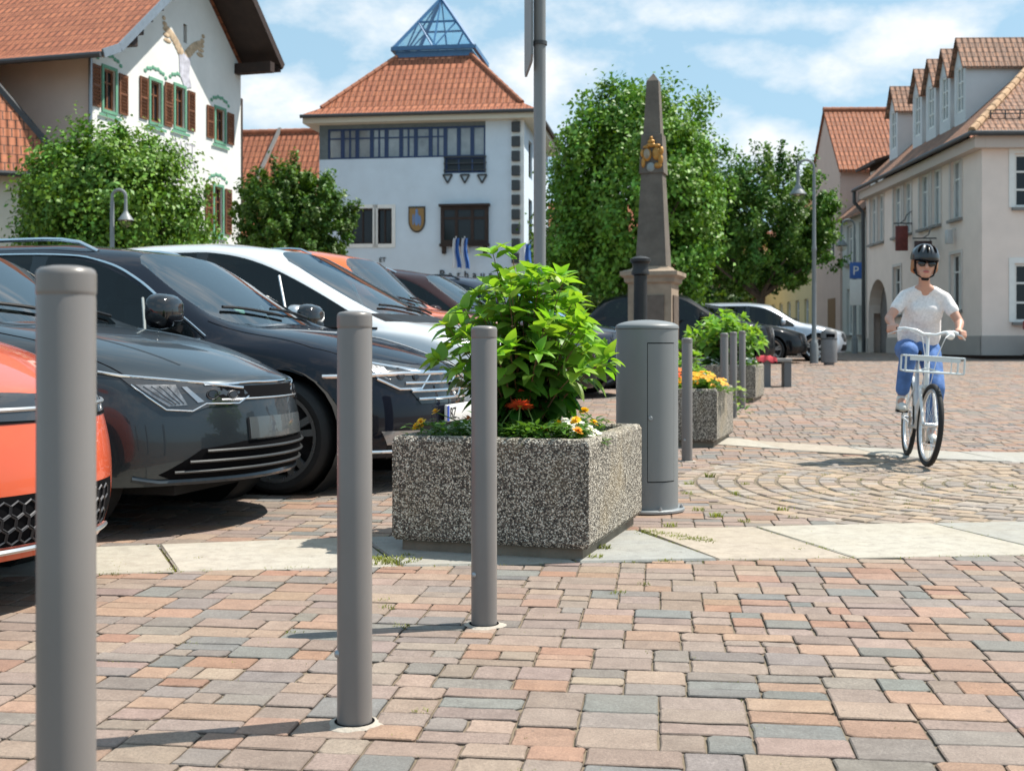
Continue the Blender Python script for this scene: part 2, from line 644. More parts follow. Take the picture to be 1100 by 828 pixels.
def lay_pavers():
    """lanes that run away from the camera; in each lane stones of one width and many lengths"""
    s = Stones()
    ang = radians(-7)
    ca, sa = cos(ang), sin(ang)
    R = lambda a, b: (a * ca - b * sa, a * sa + b * ca)

    def put(u0, v0, u1, v1):
        X, Y = R((u0 + u1) / 2, (v0 + v1) / 2)
        if Y < 0.9 or zone(X, Y) != 'pave':
            return
        near = Y < 9
        g = RND.uniform(.0015, .0035) if near else .004
        u0, v0, u1, v1 = u0 + g, v0 + g, u1 - g, v1 - g
        if near:
            a, b, c, d = [RND.uniform(.002, .007) if RND.random() < .85 else RND.uniform(.010, .020) for _ in range(4)]
            e = [RND.uniform(-.003, .002) for _ in range(4)]
            um, vm = u0 + (u1 - u0) * RND.uniform(.3, .7), v0 + (v1 - v0) * RND.uniform(.3, .7)
            cs = [(u0 + a, v0), (um, v0 - e[0]), (u1 - b, v0), (u1, v0 + b), (u1 + e[1], vm), (u1, v1 - c), (u1 - c, v1), (um, v1 + e[2]), (u0 + d, v1), (u0, v1 - d), (u0 - e[3], vm), (u0, v0 + a)]
        else:
            cs = [(u0, v0), (u1, v0), (u1, v1), (u0, v1)]
        j = .0012 if near else .003
        poly = [R(a + RND.uniform(-j, j), b + RND.uniform(-j, j)) for a, b in cs]
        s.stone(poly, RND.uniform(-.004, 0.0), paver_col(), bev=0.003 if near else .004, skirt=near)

    # short bands of rows; within each band the stones stand in stacks whose widths change from band to band
    v = 0.5
    while v < 42:
        D = .88 * RND.choice([.125, .25, .27, .36, .40, .50]) * (1.0 if v < 13 else 1.5)
        half = 1.4 + v * .52
        u = -half - RND.random() * .3 + v * .02
        while u < half + v * .02:
            w = .88 * RND.choice([.12, .15, .17, .19, .20, .22, .25]) * (1.0 if v < 13 else 1.2)
            n = max(1, int(round(D / (RND.choice([.095, .11, .12, .13]) * (1.0 if v < 13 else 1.5)))))
            cuts = [0.0] + sorted((k + RND.uniform(-.16, .16)) / n for k in range(1, n)) + [1.0]
            for k in range(n):
                a, b = v + D * cuts[k], v + D * cuts[k + 1]
                if w > .18 and RND.random() < .22:
                    f = RND.uniform(.36, .64)
                    put(u, a, u + w * f, b)
                    put(u + w * f, a, u + w, b)
                else:
                    put(u, a, u + w, b)
            u += w
        v += D
    tag(s.build('pavement', M_PAVER), kind='structure')


def lay_circle():
    s = Stones()
    r = 0.08
    pal = [(0.40, 0.34, 0.275), (0.36, 0.30, 0.255), (0.385, 0.35, 0.31), (0.31, 0.29, 0.275), (0.42, 0.34, 0.26)]
    while r < 6.5:
        h = 0.135
        n = max(5, int(2 * pi * (r + h / 2) / 0.15))
        ph = RND.uniform(0, 1)
        for i in range(n):
            t0 = 2 * pi * (i + ph) / n
            t1 = 2 * pi * (i + 1 + ph) / n
            tm = (t0 + t1) / 2
            if not in_circle(CC[0] + (r + h / 2) * cos(tm), CC[1] + (r + h / 2) * sin(tm)):
                continue
            if CC[0] + r * cos(tm) > 6.5:
                continue
            g = 0.006 / (r + h)
            poly = []
            for rr, tt in ((r + .010, t0 + g), (r + .010, t1 - g), (r + h - .010, t1 - g), (r + h - .010, t0 + g)):
                rr += RND.uniform(-.005, .005)
                poly.append((CC[0] + rr * cos(tt), CC[1] + rr * sin(tt)))
            c = RND.choice(pal)
            k = RND.uniform(.85, 1.15)
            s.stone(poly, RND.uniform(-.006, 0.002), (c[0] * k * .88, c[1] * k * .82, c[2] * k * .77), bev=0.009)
        r += h
    tag(s.build('cobble_circle', M_COBBLE), kind='structure')


def lay_bands():
    s = Stones()
    pal = [(0.40, 0.37, 0.31), (0.335, 0.335, 0.315), (0.42, 0.39, 0.335), (0.32, 0.325, 0.31), (0.40, 0.345, 0.285), (0.37, 0.36, 0.33)]
    tops = [-6.2, -5.1, -4.0, -2.95, -2.12, -1.62, -0.72, .02, .62, 1.22, 2.15, 3.0, 3.9, 4.8, 5.9]
    cols = [0, 1, 2, 3, 0, 2, 1, 3, 4, 2, 1, 4, 0, 1]
    for i in range(len(tops) - 1):
        x0, x1 = tops[i] + .006, tops[i + 1] - .006
        sk = 0.26
        poly = [(x0 + sk, float(near_edge(x0 + sk))), (x1 + sk, float(near_edge(x1 + sk))), (x1, float(far_edge(x1))), (x0, float(far_edge(x0)))]
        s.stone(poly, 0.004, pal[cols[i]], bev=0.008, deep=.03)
    x = 1.55
    while x < 8:
        w = RND.uniform(.6, 1.0)
        poly = [(x + .12, float(band2_near(x + .12))), (x + w + .11, float(band2_near(x + w + .11))),
                (x + w - .012, float(band2_near(x + w)) + .78), (x, float(band2_near(x)) + .78)]
        c = RND.choice(pal)
        s.stone(poly, 0.004, c, bev=0.008, deep=.03)
        x += w
    tag(s.build('flagstone_path', M_FLAG), kind='structure')


lay_pavers()
lay_circle()
lay_bands()


def weeds():
    """grass and moss in the joints"""
    vs, fs = [], []
    r = random.Random(3)

    def tuft(x, y, n, h, spread):
        h, n = h * .62, int(n * 1.2)
        for _ in range(n):
            a = r.uniform(0, 2 * pi)
            d = spread * sqrt(r.random())
            px, py = x + d * cos(a), y + d * sin(a) * .6
            a2 = r.uniform(0, 2 * pi)
            hh = h * r.uniform(.4, 1)
            lx, ly = cos(a2) * hh * .8, sin(a2) * hh * .8
            wx, wy = -sin(a2) * hh * .09, cos(a2) * hh * .09
            z = gz(py) - .008
            b = len(vs)
            vs.extend([(px - wx, py - wy, z), (px + wx, py + wy, z), (px + lx * .5 + wx, py + ly * .5 + wy, z + hh * .75),
                       (px + lx * .5 - wx, py + ly * .5 - wy, z + hh * .75), (px + lx, py + ly, z + hh * .95)])
            fs.append((b, b + 1, b + 2, b + 3))
            fs.append((b + 3, b + 2, b + 4))
    G = lambda px, py: ((px - 550) / 1300 * 1196 / (py - 370), 1196 / (py - 370))
    spots = [(350, 622, 10, .02), (409, 644, 16, .03), (314, 678, 14, .025), (204, 690, 14, .02), (432, 672, 24, .03), (417, 652, 18, .03),
             (455, 762, 22, .025), (437, 789, 14, .02), (320, 712, 8, .02), (285, 690, 8, .02), (662, 636, 26, .03), (692, 627, 20, .03),
             (716, 603, 30, .035), (627, 683, 8, .02), (785, 732, 8, .02), (700, 700, 8, .02), (860, 590, 14, .03), (560, 825, 14, .02),
             (868, 572, 16, .03), (820, 585, 10, .03), (310, 610, 16, .03), (210, 600, 22, .03), (640, 600, 40, .05), (648, 590, 40, .06),
             (770, 555, 40, .06), (750, 548, 26, .05), (740, 520, 26, .06), (762, 512, 30, .07), (800, 520, 20, .05), (840, 548, 26, .06),
             (800, 560, 20, .05), (790, 530, 22, .05), (852, 556, 16, .04), (738, 530, 20, .05), (720, 565, 30, .05)]
    for px, py, n, h in spots:
        x, y = G(px, py)
        tuft(x, y, n, h, .035)
    for i in range(70):     # a straggling line beside the planter and the flagstones
        k = i / 70
        x, y = G(690 + 75 * k + r.uniform(-6, 6), 571 + 12 * k + r.uniform(-2, 2))
        tuft(x, y, 10, .04, .04)
    for i in range(26):
        x, y = G(400 + r.uniform(-5, 45), 602 + r.uniform(-5, 5))
        tuft(x, y, 10, .05, .03)
    for i in range(34):
        k = i / 34
        x = -1.98 + .24 * k
        tuft(x + .18 + r.uniform(-.02, .02), float(far_edge(-2)) + (float(near_edge(-1.9)) - float(far_edge(-2))) * k, 6, .025, .03)
    tops = [-2.95, -2.12, -1.62, -0.72, .02, .62, 1.22, 2.15, 3.0]
    for tx in tops:          # joints between the slabs
        for i in range(26):
            k = r.random()
            if r.random() < .45:
                continue
            x = tx + .26 * k
            tuft(x + r.uniform(-.012, .012), float(far_edge(tx)) + (float(near_edge(tx + .26)) - float(far_edge(tx))) * k, 6, .03, .02)
    for i in range(150):     # along both edges of the slab strip
        x = r.uniform(-2.4, 2.9)
        e = near_edge(x) if r.random() < .6 else far_edge(x)
        tuft(x, float(e) + r.uniform(-.015, .015), r.randint(3, 8), .028, .03)
    for i in range(260):
        y = r.uniform(2.4, 9)
        x = r.uniform(-.35, .42) * y
        tuft(x, y, r.randint(2, 7), r.uniform(.008, .02), .03)
    for i in range(160):
        tt = r.uniform(pi * .75, pi * 1.25)
        rr = r.choice([.08 + .135 * k for k in range(17)])
        x, y = CC[0] + rr * cos(tt), CC[1] + rr * sin(tt)
        if in_circle(x, y):
            tuft(x, y, r.randint(4, 10), .025, .05)
    m = MB()
    m.add(vs, fs)
    o = m.build('weeds', pm('weed_green', (0.20, 0.22, 0.045), rough=0.7, var=.5, vs=3, trans=.25), smooth=0, recalc=False)
    tag(o, 'small grass tufts growing in the paving joints', 'weeds', kind='stuff')


weeds()
# ------------------------------------------------------------------ buildings
T_ORANGE = tile_mat('orange_tiles', (0.37, 0.135, 0.07), (0.29, 0.10, 0.055), (0.10, 0.04, 0.025), row=0.33, col=0.24)
T_RED = tile_mat('red_tiles', (0.36, 0.13, 0.065), (0.27, 0.095, 0.05), (0.07, 0.035, 0.025), row=0.30, col=0.20)
T_MOTTLE = tile_mat('mottled_tiles', (0.34, 0.175, 0.11), (0.215, 0.125, 0.09), (0.07, 0.045, 0.035), row=0.20, col=0.19, bump=0.7)
M_FRAMEW = pm('white_frame', (0.72, 0.72, 0.70), rough=0.5)
M_BROWN = pm('brown_timber', (0.17, 0.065, 0.028), rough=0.6, var=0.25, vs=4)
M_DBROWN = pm('dark_timber', (0.030, 0.016, 0.012), rough=0.7, var=0.3, vs=3)
M_GREEN = pm('green_surround', (0.13, 0.33, 0.22), rough=0.7, var=0.15, vs=3)
M_ZINC = pm('zinc', (0.30, 0.33, 0.36), rough=0.4, metal=0.7, var=0.1)
M_DGREY = pm('dark_grey_metal', (0.045, 0.05, 0.055), rough=0.5, var=0.15)


class Bld:
    """a house in its own frame: x along its front (to the right as you face it), y into its depth"""
    def __init__(s, name, label, x, y, rot, z=None, group=None):
        s.rot = rot
        s.z = gz(y) if z is None else z
        s.o = Vector((x, y, s.z))
        s.ux = Vector((cos(rot), sin(rot), 0))
        s.uy = Vector((-sin(rot), cos(rot), 0))
        s.root = thing(name, label, 'house', s.o, rot, group)

    def sx(s, px, o=None, u=None):
        o = o or s.o
        u = u or s.ux
        k = (px - 550) / 1300
        return (o.x - k * o.y) / (k * u.y - u.x)

    def zx(s, py, t, o=None, u=None):
        o = o or s.o
        u = u or s.ux
        Y = o.y + u.y * t
        return CAM_H + (370 - py) * Y / 1300 - s.z

    def rect(s, x0, y0, x1, y1):
        a, b = s.sx(x0), s.sx(x1)
        m = (a + b) / 2
        return (a, s.zx(y1, m), b, s.zx(y0, m))


def wall(mb, o, u, w, h, ops=(), t=0.2, z0=0.0):
    """a wall sheet with real openings and reveals; u runs to the right seen from outside"""
    o, u = Vector(o), Vector(u)
    n = u.cross(Vector((0, 0, 1)))
    P = lambda a, z, d=0.0: o + u * a + Vector((0, 0, z)) - n * d
    xs = sorted({0.0, w} | {q[0] for q in ops} | {q[2] for q in ops})
    zs = sorted({z0, h} | {q[1] for q in ops} | {q[3] for q in ops})
    xs = [x for x in xs if 0 <= x <= w]
    zs = [z for z in zs if z0 <= z <= h]
    for i in range(len(xs) - 1):
        for j in range(len(zs) - 1):
            cx, cz = (xs[i] + xs[i + 1]) / 2, (zs[j] + zs[j + 1]) / 2
            if any(q[0] < cx < q[2] and q[1] < cz < q[3] for q in ops):
                continue
            mb.add([P(xs[i], zs[j]), P(xs[i + 1], zs[j]), P(xs[i + 1], zs[j + 1]), P(xs[i], zs[j + 1])], [(0, 1, 2, 3)])
    for x0, a0, x1, a1 in ops:
        q = [(x0, a0), (x1, a0), (x1, a1), (x0, a1)]
        for i in range(4):
            a, b = q[i], q[(i + 1) % 4]
            mb.add([P(*a), P(*b), P(*b, t), P(*a, t)], [(0, 1, 2, 3)])


def window(parent, o, u, q, nx=2, nz=2, frame=None, pane=None, depth=0.14, fw=0.06, sill=None, surround=None, sw=0.12, name='window'):
    """frame and glazing bars as the window, with pane, sill and surround under it"""
    o, u = Vector(o), Vector(u)
    n = u.cross(Vector((0, 0, 1)))
    x0, z0, x1, z1 = q
    P = lambda a, z, d: o + u * a + Vector((0, 0, z)) - n * d

    def slab(m, a0, b0, a1, b1, d0, d1):
        vs = [P(a0, b0, d0), P(a1, b0, d0), P(a1, b1, d0), P(a0, b1, d0), P(a0, b0, d1), P(a1, b0, d1), P(a1, b1, d1), P(a0, b1, d1)]
        m.add(vs, [(0, 1, 2, 3), (7, 6, 5, 4), (0, 4, 5, 1), (1, 5, 6, 2), (2, 6, 7, 3), (3, 7, 4, 0)])
    m = MB()
    e = 0.002
    slab(m, x0 + e, z0 + e, x0 + fw, z1 - e, depth - .04, depth + .03)
    slab(m, x1 - fw, z0 + e, x1 - e, z1 - e, depth - .04, depth + .03)
    slab(m, x0 + fw, z0 + e, x1 - fw, z0 + fw, depth - .04, depth + .03)
    slab(m, x0 + fw, z1 - fw, x1 - fw, z1 - e, depth - .04, depth + .03)
    for i in range(1, nx):
        c = x0 + (x1 - x0) * i / nx
        slab(m, c - fw * .45, z0 + fw, c + fw * .45, z1 - fw, depth - .03, depth + .02)
    for j in range(1, nz):
        c = z0 + (z1 - z0) * (j / nz if nz != 2 else 0.68)
        slab(m, x0 + fw, c - fw * .35, x1 - fw, c + fw * .35, depth - .025, depth + .018)
    w = m.build(name, frame or M_FRAMEW, parent, smooth=0)
    g = MB()
    slab(g, x0 + fw * .6, z0 + fw * .6, x1 - fw * .6, z1 - fw * .6, depth + .004, depth + .012)
    g.build('pane', pane or M_PANE, w, smooth=0)
    if sill:
        k = MB()
        slab(k, x0 - .08, z0 - .09, x1 + .08, z0 - .004, -.12, -.002)
        k.build('sill', sill, w, smooth=0)
    if surround:
        k = MB()
        d0, d1 = -.035, -.003
        slab(k, x0 - sw, z0, x0 - e, z1, d0, d1)
        slab(k, x1 + e, z0, x1 + sw, z1, d0, d1)
        slab(k, x0 - sw, z1 + e, x1 + sw, z1 + sw, d0, d1)
        if not sill:
            slab(k, x0 - sw, z0 - sw, x1 + sw, z0 - e, d0, d1)
        k.build('surround', surround, w, smooth=0)
    return w


def roof_face(faces, name, mat, parent, th=0.12):
    """each face: points, first edge along the eave; UVs in metres"""
    me = bpy.data.meshes.new(name)
    vs, fs, uvs = [], [], []
    for pts in faces:
        pts = [Vector(p) for p in pts]
        ue = (pts[1] - pts[0]).normalized()
        nn = (pts[1] - pts[0]).cross(pts[-1] - pts[0]).normalized()
        if nn.z < 0:
            nn = -nn
        ve = nn.cross(ue)
        if ve.z < 0:
            ve = -ve
        b = len(vs)
        k = len(pts)
        vs += pts + [p - Vector((0, 0, th)) for p in pts]
        fs.append(list(range(b, b + k)))
        fs.append(list(range(b + k, b + 2 * k))[::-1])
        U = [((p - pts[0]).dot(ue), (p - pts[0]).dot(ve)) for p in pts]
        uvs.append(U)
        uvs.append(U[::-1])
        for i in range(k):
            j = (i + 1) % k
            fs.append([b + i, b + j, b + k + j, b + k + i])
            uvs.append([U[i], U[j], (U[j][0], U[j][1] + .1), (U[i][0], U[i][1] + .1)])
    me.from_pydata([tuple(v) for v in vs], [], fs)
    lay = me.uv_layers.new(name='UVMap')
    li = 0
    for U in uvs:
        for c in U:
            lay.data[li].uv = c
            li += 1
    me.materials.append(mat)
    o = bpy.data.objects.new(name, me)
    COL.objects.link(o)
    o.parent = parent
    return o


def ridge_caps(parent, p0, p1, mat, r=0.12):
    p0, p1 = Vector(p0), Vector(p1)
    n = max(1, int((p1 - p0).length / 0.38))
    m = MB()
    for i in range(n):
        a = p0.lerp(p1, i / n)
        b = p0.lerp(p1, (i + 1.12) / n)
        m.tube([a, b], [r, r * .86], n=8)
    m.build('ridge_caps', mat, parent)


M_CAP = pm('ridge_clay', (0.34, 0.13, 0.07), rough=0.8, var=0.3, vs=3)


# --- the white gabled house with shutters
def gable_house():
    B = Bld('gable_house', 'white gabled house with brown shutters, green window frames and deep dark eaves', -11.6, 33.35, radians(74))
    R = B.root
    w, dep = 8.4, 10.0
    zl, zr = 9.35 - B.z, 10.35 - B.z
    tn = 0.84
    xr = 4.95
    zt = zl + tn * xr + .1
    white = plaster('white_render', (0.74, 0.75, 0.73))
    side = plaster('pink_beige_render', (0.76, 0.66, 0.59))
    wins = []
    for (a, y0, b, y1) in [(111, 75, 123.5, 119), (161.5, 88, 172.5, 132), (188, 94, 198, 137), (231.5, 118, 241, 152), (230, 201, 238.5, 250)]:
        wins.append(B.rect(a, y0, b, y1))
    att = B.rect(197, 27, 203, 47)
    m = MB()
    wall(m, (0, 0, 0), (1, 0, 0), w, zl, wins)
    # gable triangle with the attic opening left as a recess
    a0, b0, a1, b1 = att
    zrw = zr
    top = lambda x: (zl + tn * x) if x < xr else (zrw + tn * (w - x))
    cuts = [0, a0, a1, xr, w] if a1 < xr else [0, xr, a0, a1, w]
    cuts = sorted(cuts)
    for i in range(len(cuts) - 1):
        x0, x1 = cuts[i], cuts[i + 1]
        if abs(x0 - a0) < 1e-6:
            m.add([(x0, 0, zl), (x1, 0, zl), (x1, 0, b0), (x0, 0, b0)], [(0, 1, 2, 3)])
            m.add([(x0, 0, b1), (x1, 0, b1), (x1, 0, top(x1)), (x0, 0, top(x0))], [(0, 1, 2, 3)])
            m.add([(x0, 0, b0), (x0, .3, b0), (x0, .3, b1), (x0, 0, b1)], [(0, 1, 2, 3)])
            m.add([(x1, 0, b0), (x1, .3, b0), (x1, .3, b1), (x1, 0, b1)], [(0, 1, 2, 3)])
        else:
            m.add([(x0, 0, zl), (x1, 0, zl), (x1, 0, top(x1)), (x0, 0, top(x0))], [(0, 1, 2, 3)])
    m.build('wall', white, R, smooth=0, recalc=False)
    m = MB()
    wall(m, (0, dep, 0), (0, -1, 0), dep - .004, zl)
    m.add([(0, dep, zl), (w, dep, zr), (w, dep, 0), (0, dep, 0)], [(0, 1, 2, 3)])
    wall(m, (w, .004, 0), (0, 1, 0), dep - .004, zr)
    m.build('side_wall', side, R, smooth=0, recalc=False)
    window(R, (0, 0, 0), (1, 0, 0), att, 1, 1, M_BROWN, M_PANE, depth=.2, fw=.05)
    orn = MB()
    for i, q in enumerate(wins):
        wd = window(R, (0, 0, 0), (1, 0, 0), q, 2, 2, M_BROWN, M_PANE, depth=.10, fw=.07, surround=M_GREEN, sw=.09)
        # painted flourish above the lintel and a green sill board
        o = MB()
        cx = (q[0] + q[2]) / 2
        for k in range(9):
            u = -1 + k / 4
            o.ell((cx + u * .55, -.012, q[3] + .22 + .16 * (1 - u * u) + .03 * (k % 2)), (.085, .008, .06), n=8, m=5)
        o.build('painted_flourish', M_GREEN, wd)
        o = MB()
        o.box(q[0] - .25, -.06, q[1] - .22, q[2] + .25, -.04, q[1] - .14)
        o.build('sill_board', M_GREEN, wd)
        sw_ = .42
        rows = [(q[0] - .13 - sw_ - .03, q[0] - .16), (q[2] + .17, q[2] + .17 + sw_)]
        for x0, x1 in rows:
            s = MB()
            s.box(x0, -.05, q[1], x0 + .06, -.012, q[3])
            s.box(x1 - .06, -.05, q[1], x1, -.012, q[3])
            n = 12
            for k in range(n):
                z = q[1] + (q[3] - q[1]) * (k + .5) / n
                s.bar((x0 + .06, -.03, z), (x1 - .06, -.03, z), .035, (q[3] - q[1]) / n * .85, up=(0, -.5, 1))
            for z in (q[1], (q[1] + q[3]) / 2 - .04, q[3] - .08):
                s.box(x0 + .06, -.048, z, x1 - .06, -.014, z + .08)
            s.build('shutter', M_BROWN, wd, smooth=0)
    # painted emblem on the gable: two flourishes over a narrow shield
    em = MB()
    cx, cz = B.sx(197.5), B.zx(62, B.sx(197.5))
    for sgn in (-1, 1):
        for k in range(7):
            a = k / 6
            em.ell((cx + sgn * (.22 + .75 * a), -.014, cz + .15 + .75 * a - .25 * a * a), (.20, .01, .15 - .05 * a), n=10, m=6)
        for k in range(5):
            em.ell((cx + sgn * (.95 + .05 * k), -.014, cz + .30 + .16 * k), (.22 - .03 * k, .01, .07), n=8, m=5)
    em.build('painted_emblem', pm('mural_tan', (0.50, 0.38, 0.26), rough=.9, var=.4, vs=5), R)
    em = MB()
    em.prism([(cx - .3, cz + .1), (cx - .25, cz - .6), (cx + .05, cz - .95), (cx + .45, cz - .85), (cx + .30, cz - .55), (cx + .36, cz + .1)], -.02, -.003,
             Matrix(((1, 0, 0, 0), (0, 0, 1, 0), (0, 1, 0, 0), (0, 0, 0, 1))))
    em.build('painted_shield', pm('mural_blue', (0.50, 0.50, 0.57), rough=.9, var=.3, vs=5), R)
    mt = pm('faded_lettering', (0.38, 0.37, 0.42), rough=.9)
    RX = Matrix.Rotation(radians(90), 4, 'X')
    for txt, py in (('GAST', 162), ('HAUS', 175)):
        s0 = B.sx(196)
        text_obj('lettering', txt, .62, mt, R, Matrix.Translation((s0, -.004, B.zx(py + 4.5, s0))) @ RX, ext=.003)
    # roof
    oh, ob = 1.4, 0.35
    yl0, yl1 = -oh, dep + .6
    Lx = -.75
    e1 = (Lx, yl0, zl + tn * Lx + .12)
    flare = (Lx - .75, yl0, e1[2] - .32)
    rt = (xr, zl + tn * xr + .12)
    rx = w + ob
    rz = rt[1] - tn * (rx - xr)
    roof_face([[(flare[0], yl1, flare[2]), (flare[0], yl0, flare[2]), (Lx, yl0, e1[2]), (Lx, yl1, e1[2])],
               [(Lx, yl1, e1[2]), (Lx, yl0, e1[2]), (xr, yl0, rt[1]), (xr, yl1, rt[1])],
               [(rx, yl0, rz), (rx, yl1, rz), (xr, yl1, rt[1]), (xr, yl0, rt[1])]], 'roof', T_ORANGE, R)
    m = MB()      # boarded soffit and barge boards
    d = .13
    m.add([(Lx, yl0 + .02, e1[2] - d), (xr, yl0 + .02, rt[1] - d), (xr, -.006, rt[1] - d), (Lx, -.006, e1[2] - d)], [(0, 1, 2, 3)])
    m.add([(rx, yl0 + .02, rz - d), (xr, yl0 + .02, rt[1] - d), (xr, -.006, rt[1] - d), (rx, -.006, rz - d)], [(0, 1, 2, 3)])
    for k in range(9):
        x = .3 + k * (xr - .3) / 8.5
        m.bar((x, yl0 + .03, zl + tn * x - .08), (x, -.01, zl + tn * x - .08), .1, .12)
    m.bar((w - .3, yl0 + .05, rz - .18), (w - .3, -.01, rz - .18), .30, .34)
    m.bar((rx - .1, yl0 + .06, rz - .12), (rx - .1, dep, rz - .12), .18, .2)
    m.bar((.35, yl0 + .25, zl - .05), (.35, -.01, zl - .05), .28, .30)
    m.bar((1.05, yl0 + .5, zl + .45), (1.05, -.01, zl + .45), .24, .28)
    m.bar((xr, yl0 + .2, rt[1] - .5), (xr, -.01, rt[1] - .5), .28, .3)
    m.build('soffit', M_DBROWN, R, smooth=0)
    m = MB()
    m.bar((xr, yl0 - .02, rt[1] - .04), (rx, yl0 - .02, rz - .04), .05, .26, up=(0, 0, 1))
    m.build('barge_board', M_DBROWN, R, smooth=0)
    m = MB()
    m.bar((xr, yl0 - .02, rt[1] - .02), (Lx, yl0 - .02, e1[2] - .02), .06, .22)
    m.bar((Lx, yl0 - .02, e1[2] - .02), (flare[0], yl0 - .02, flare[2] - .02), .06, .22)
    m.build('barge_board', M_ZINC, R, smooth=0)
    m = MB()
    m.tube([(flare[0] - .06, yl0, flare[2] - .06), (flare[0] - .06, yl1, flare[2] - .06)], .08, n=8)
    m.build('gutter', M_DGREY, R)
    m = MB()
    m.tube([(-.10, -.05, 0.0), (-.10, -.05, zl - .3)], .055, n=8)
    m.build('downpipe', M_ZINC, R)
    m = MB()      # timber gallery on the far side
    m.box(w + .004, .25, 4.9, w + .75, 3.6, 5.15)
    m.box(w + .004, .3, 9.0, w + .55, 3.6, 9.2)
    m.box(w + .5, .3, 5.15, w + .7, .5, 9.0)
    m.box(w + .004, .28, 5.15, w + .62, .38, 9.0)
    m.bar((w + .02, .5, 4.3), (w + .7, .5, 4.9), .14, .14)
    m.build('timber_gallery', M_DBROWN, R, smooth=0)


gable_house()


# --- low house with a hipped roof at the left edge
def hipped_house():
    rot = atan2(.43, .9)
    ex, ey = (78 - 550) / 1300 * 31, 31.0
    B = Bld('hipped_house', 'low white house at the left edge with an orange hipped roof and skylight', ex, ey, rot)
    R = B.root
    z = 5.25 - B.z
    ov = .45
    w, dep = 9.0, 8.0
    m = MB()
    wall(m, (-w, ov, 0), (1, 0, 0), w - ov, z - .05, [(1.0, .9, 2.1, 2.4), (5.2, .9, 6.3, 2.4)])
    wall(m, (-ov, ov + .004, 0), (0, 1, 0), dep - 2 * ov, z - .05)
    m.build('wall', plaster('cream_white_render', (0.66, 0.63, 0.55)), R, smooth=0, recalc=False)
    for q in [(1.0, .9, 2.1, 2.4), (5.2, .9, 6.3, 2.4)]:
        window(R, (-w, ov, 0), (1, 0, 0), q, 2, 2)
    p = 1.42
    h = dep / 2 * p
    roof_face([[(-w - .5, 0, z), (0, 0, z), (-dep / 2, dep / 2, z + h), (-w - .5, dep / 2, z + h)],
               [(0, 0, z), (0, dep, z), (-dep / 2, dep / 2, z + h)],
               [(0, dep, z), (-w - .5, dep, z), (-w - .5, dep / 2, z + h), (-dep / 2, dep / 2, z + h)]], 'roof', T_RED, R)
    m = MB()
    m.bar((0.02, 0, z + .03), (-dep / 2, dep / 2, z + h + .05), .10, .16)
    m.build('hip_flashing', M_DGREY, R, smooth=0)
    m = MB()
    m.tube([(-w - .5, -.07, z - .05), (.05, -.07, z - .05)], .07, n=8)
    m.build('gutter', M_DGREY, R)
    m = MB()
    m.tube([(-2.3, -.05, z - .1), (-2.3, .15, z - .35), (-2.3, .36, z - .5), (-2.3, .36, 0)], .05, n=8)
    m.build('downpipe', M_WHITE, R)
    m = MB()
    sx = -3.05
    a, b = .22, .33
    m.add([(sx - .4, dep / 2 * a, z + h * a + .14), (sx + .4, dep / 2 * a, z + h * a + .14), (sx + .4, dep / 2 * b, z + h * b + .16), (sx - .4, dep / 2 * b, z + h * b + .16),
           (sx - .4, dep / 2 * a, z + h * a - .02), (sx + .4, dep / 2 * a, z + h * a - .02), (sx + .4, dep / 2 * b, z + h * b - .02), (sx - .4, dep / 2 * b, z + h * b - .02)],
          [(0, 1, 2, 3), (0, 1, 5, 4), (1, 2, 6, 5), (2, 3, 7, 6), (3, 0, 4, 7)])
    m.build('skylight', M_PANE, R, smooth=0)


hipped_house()


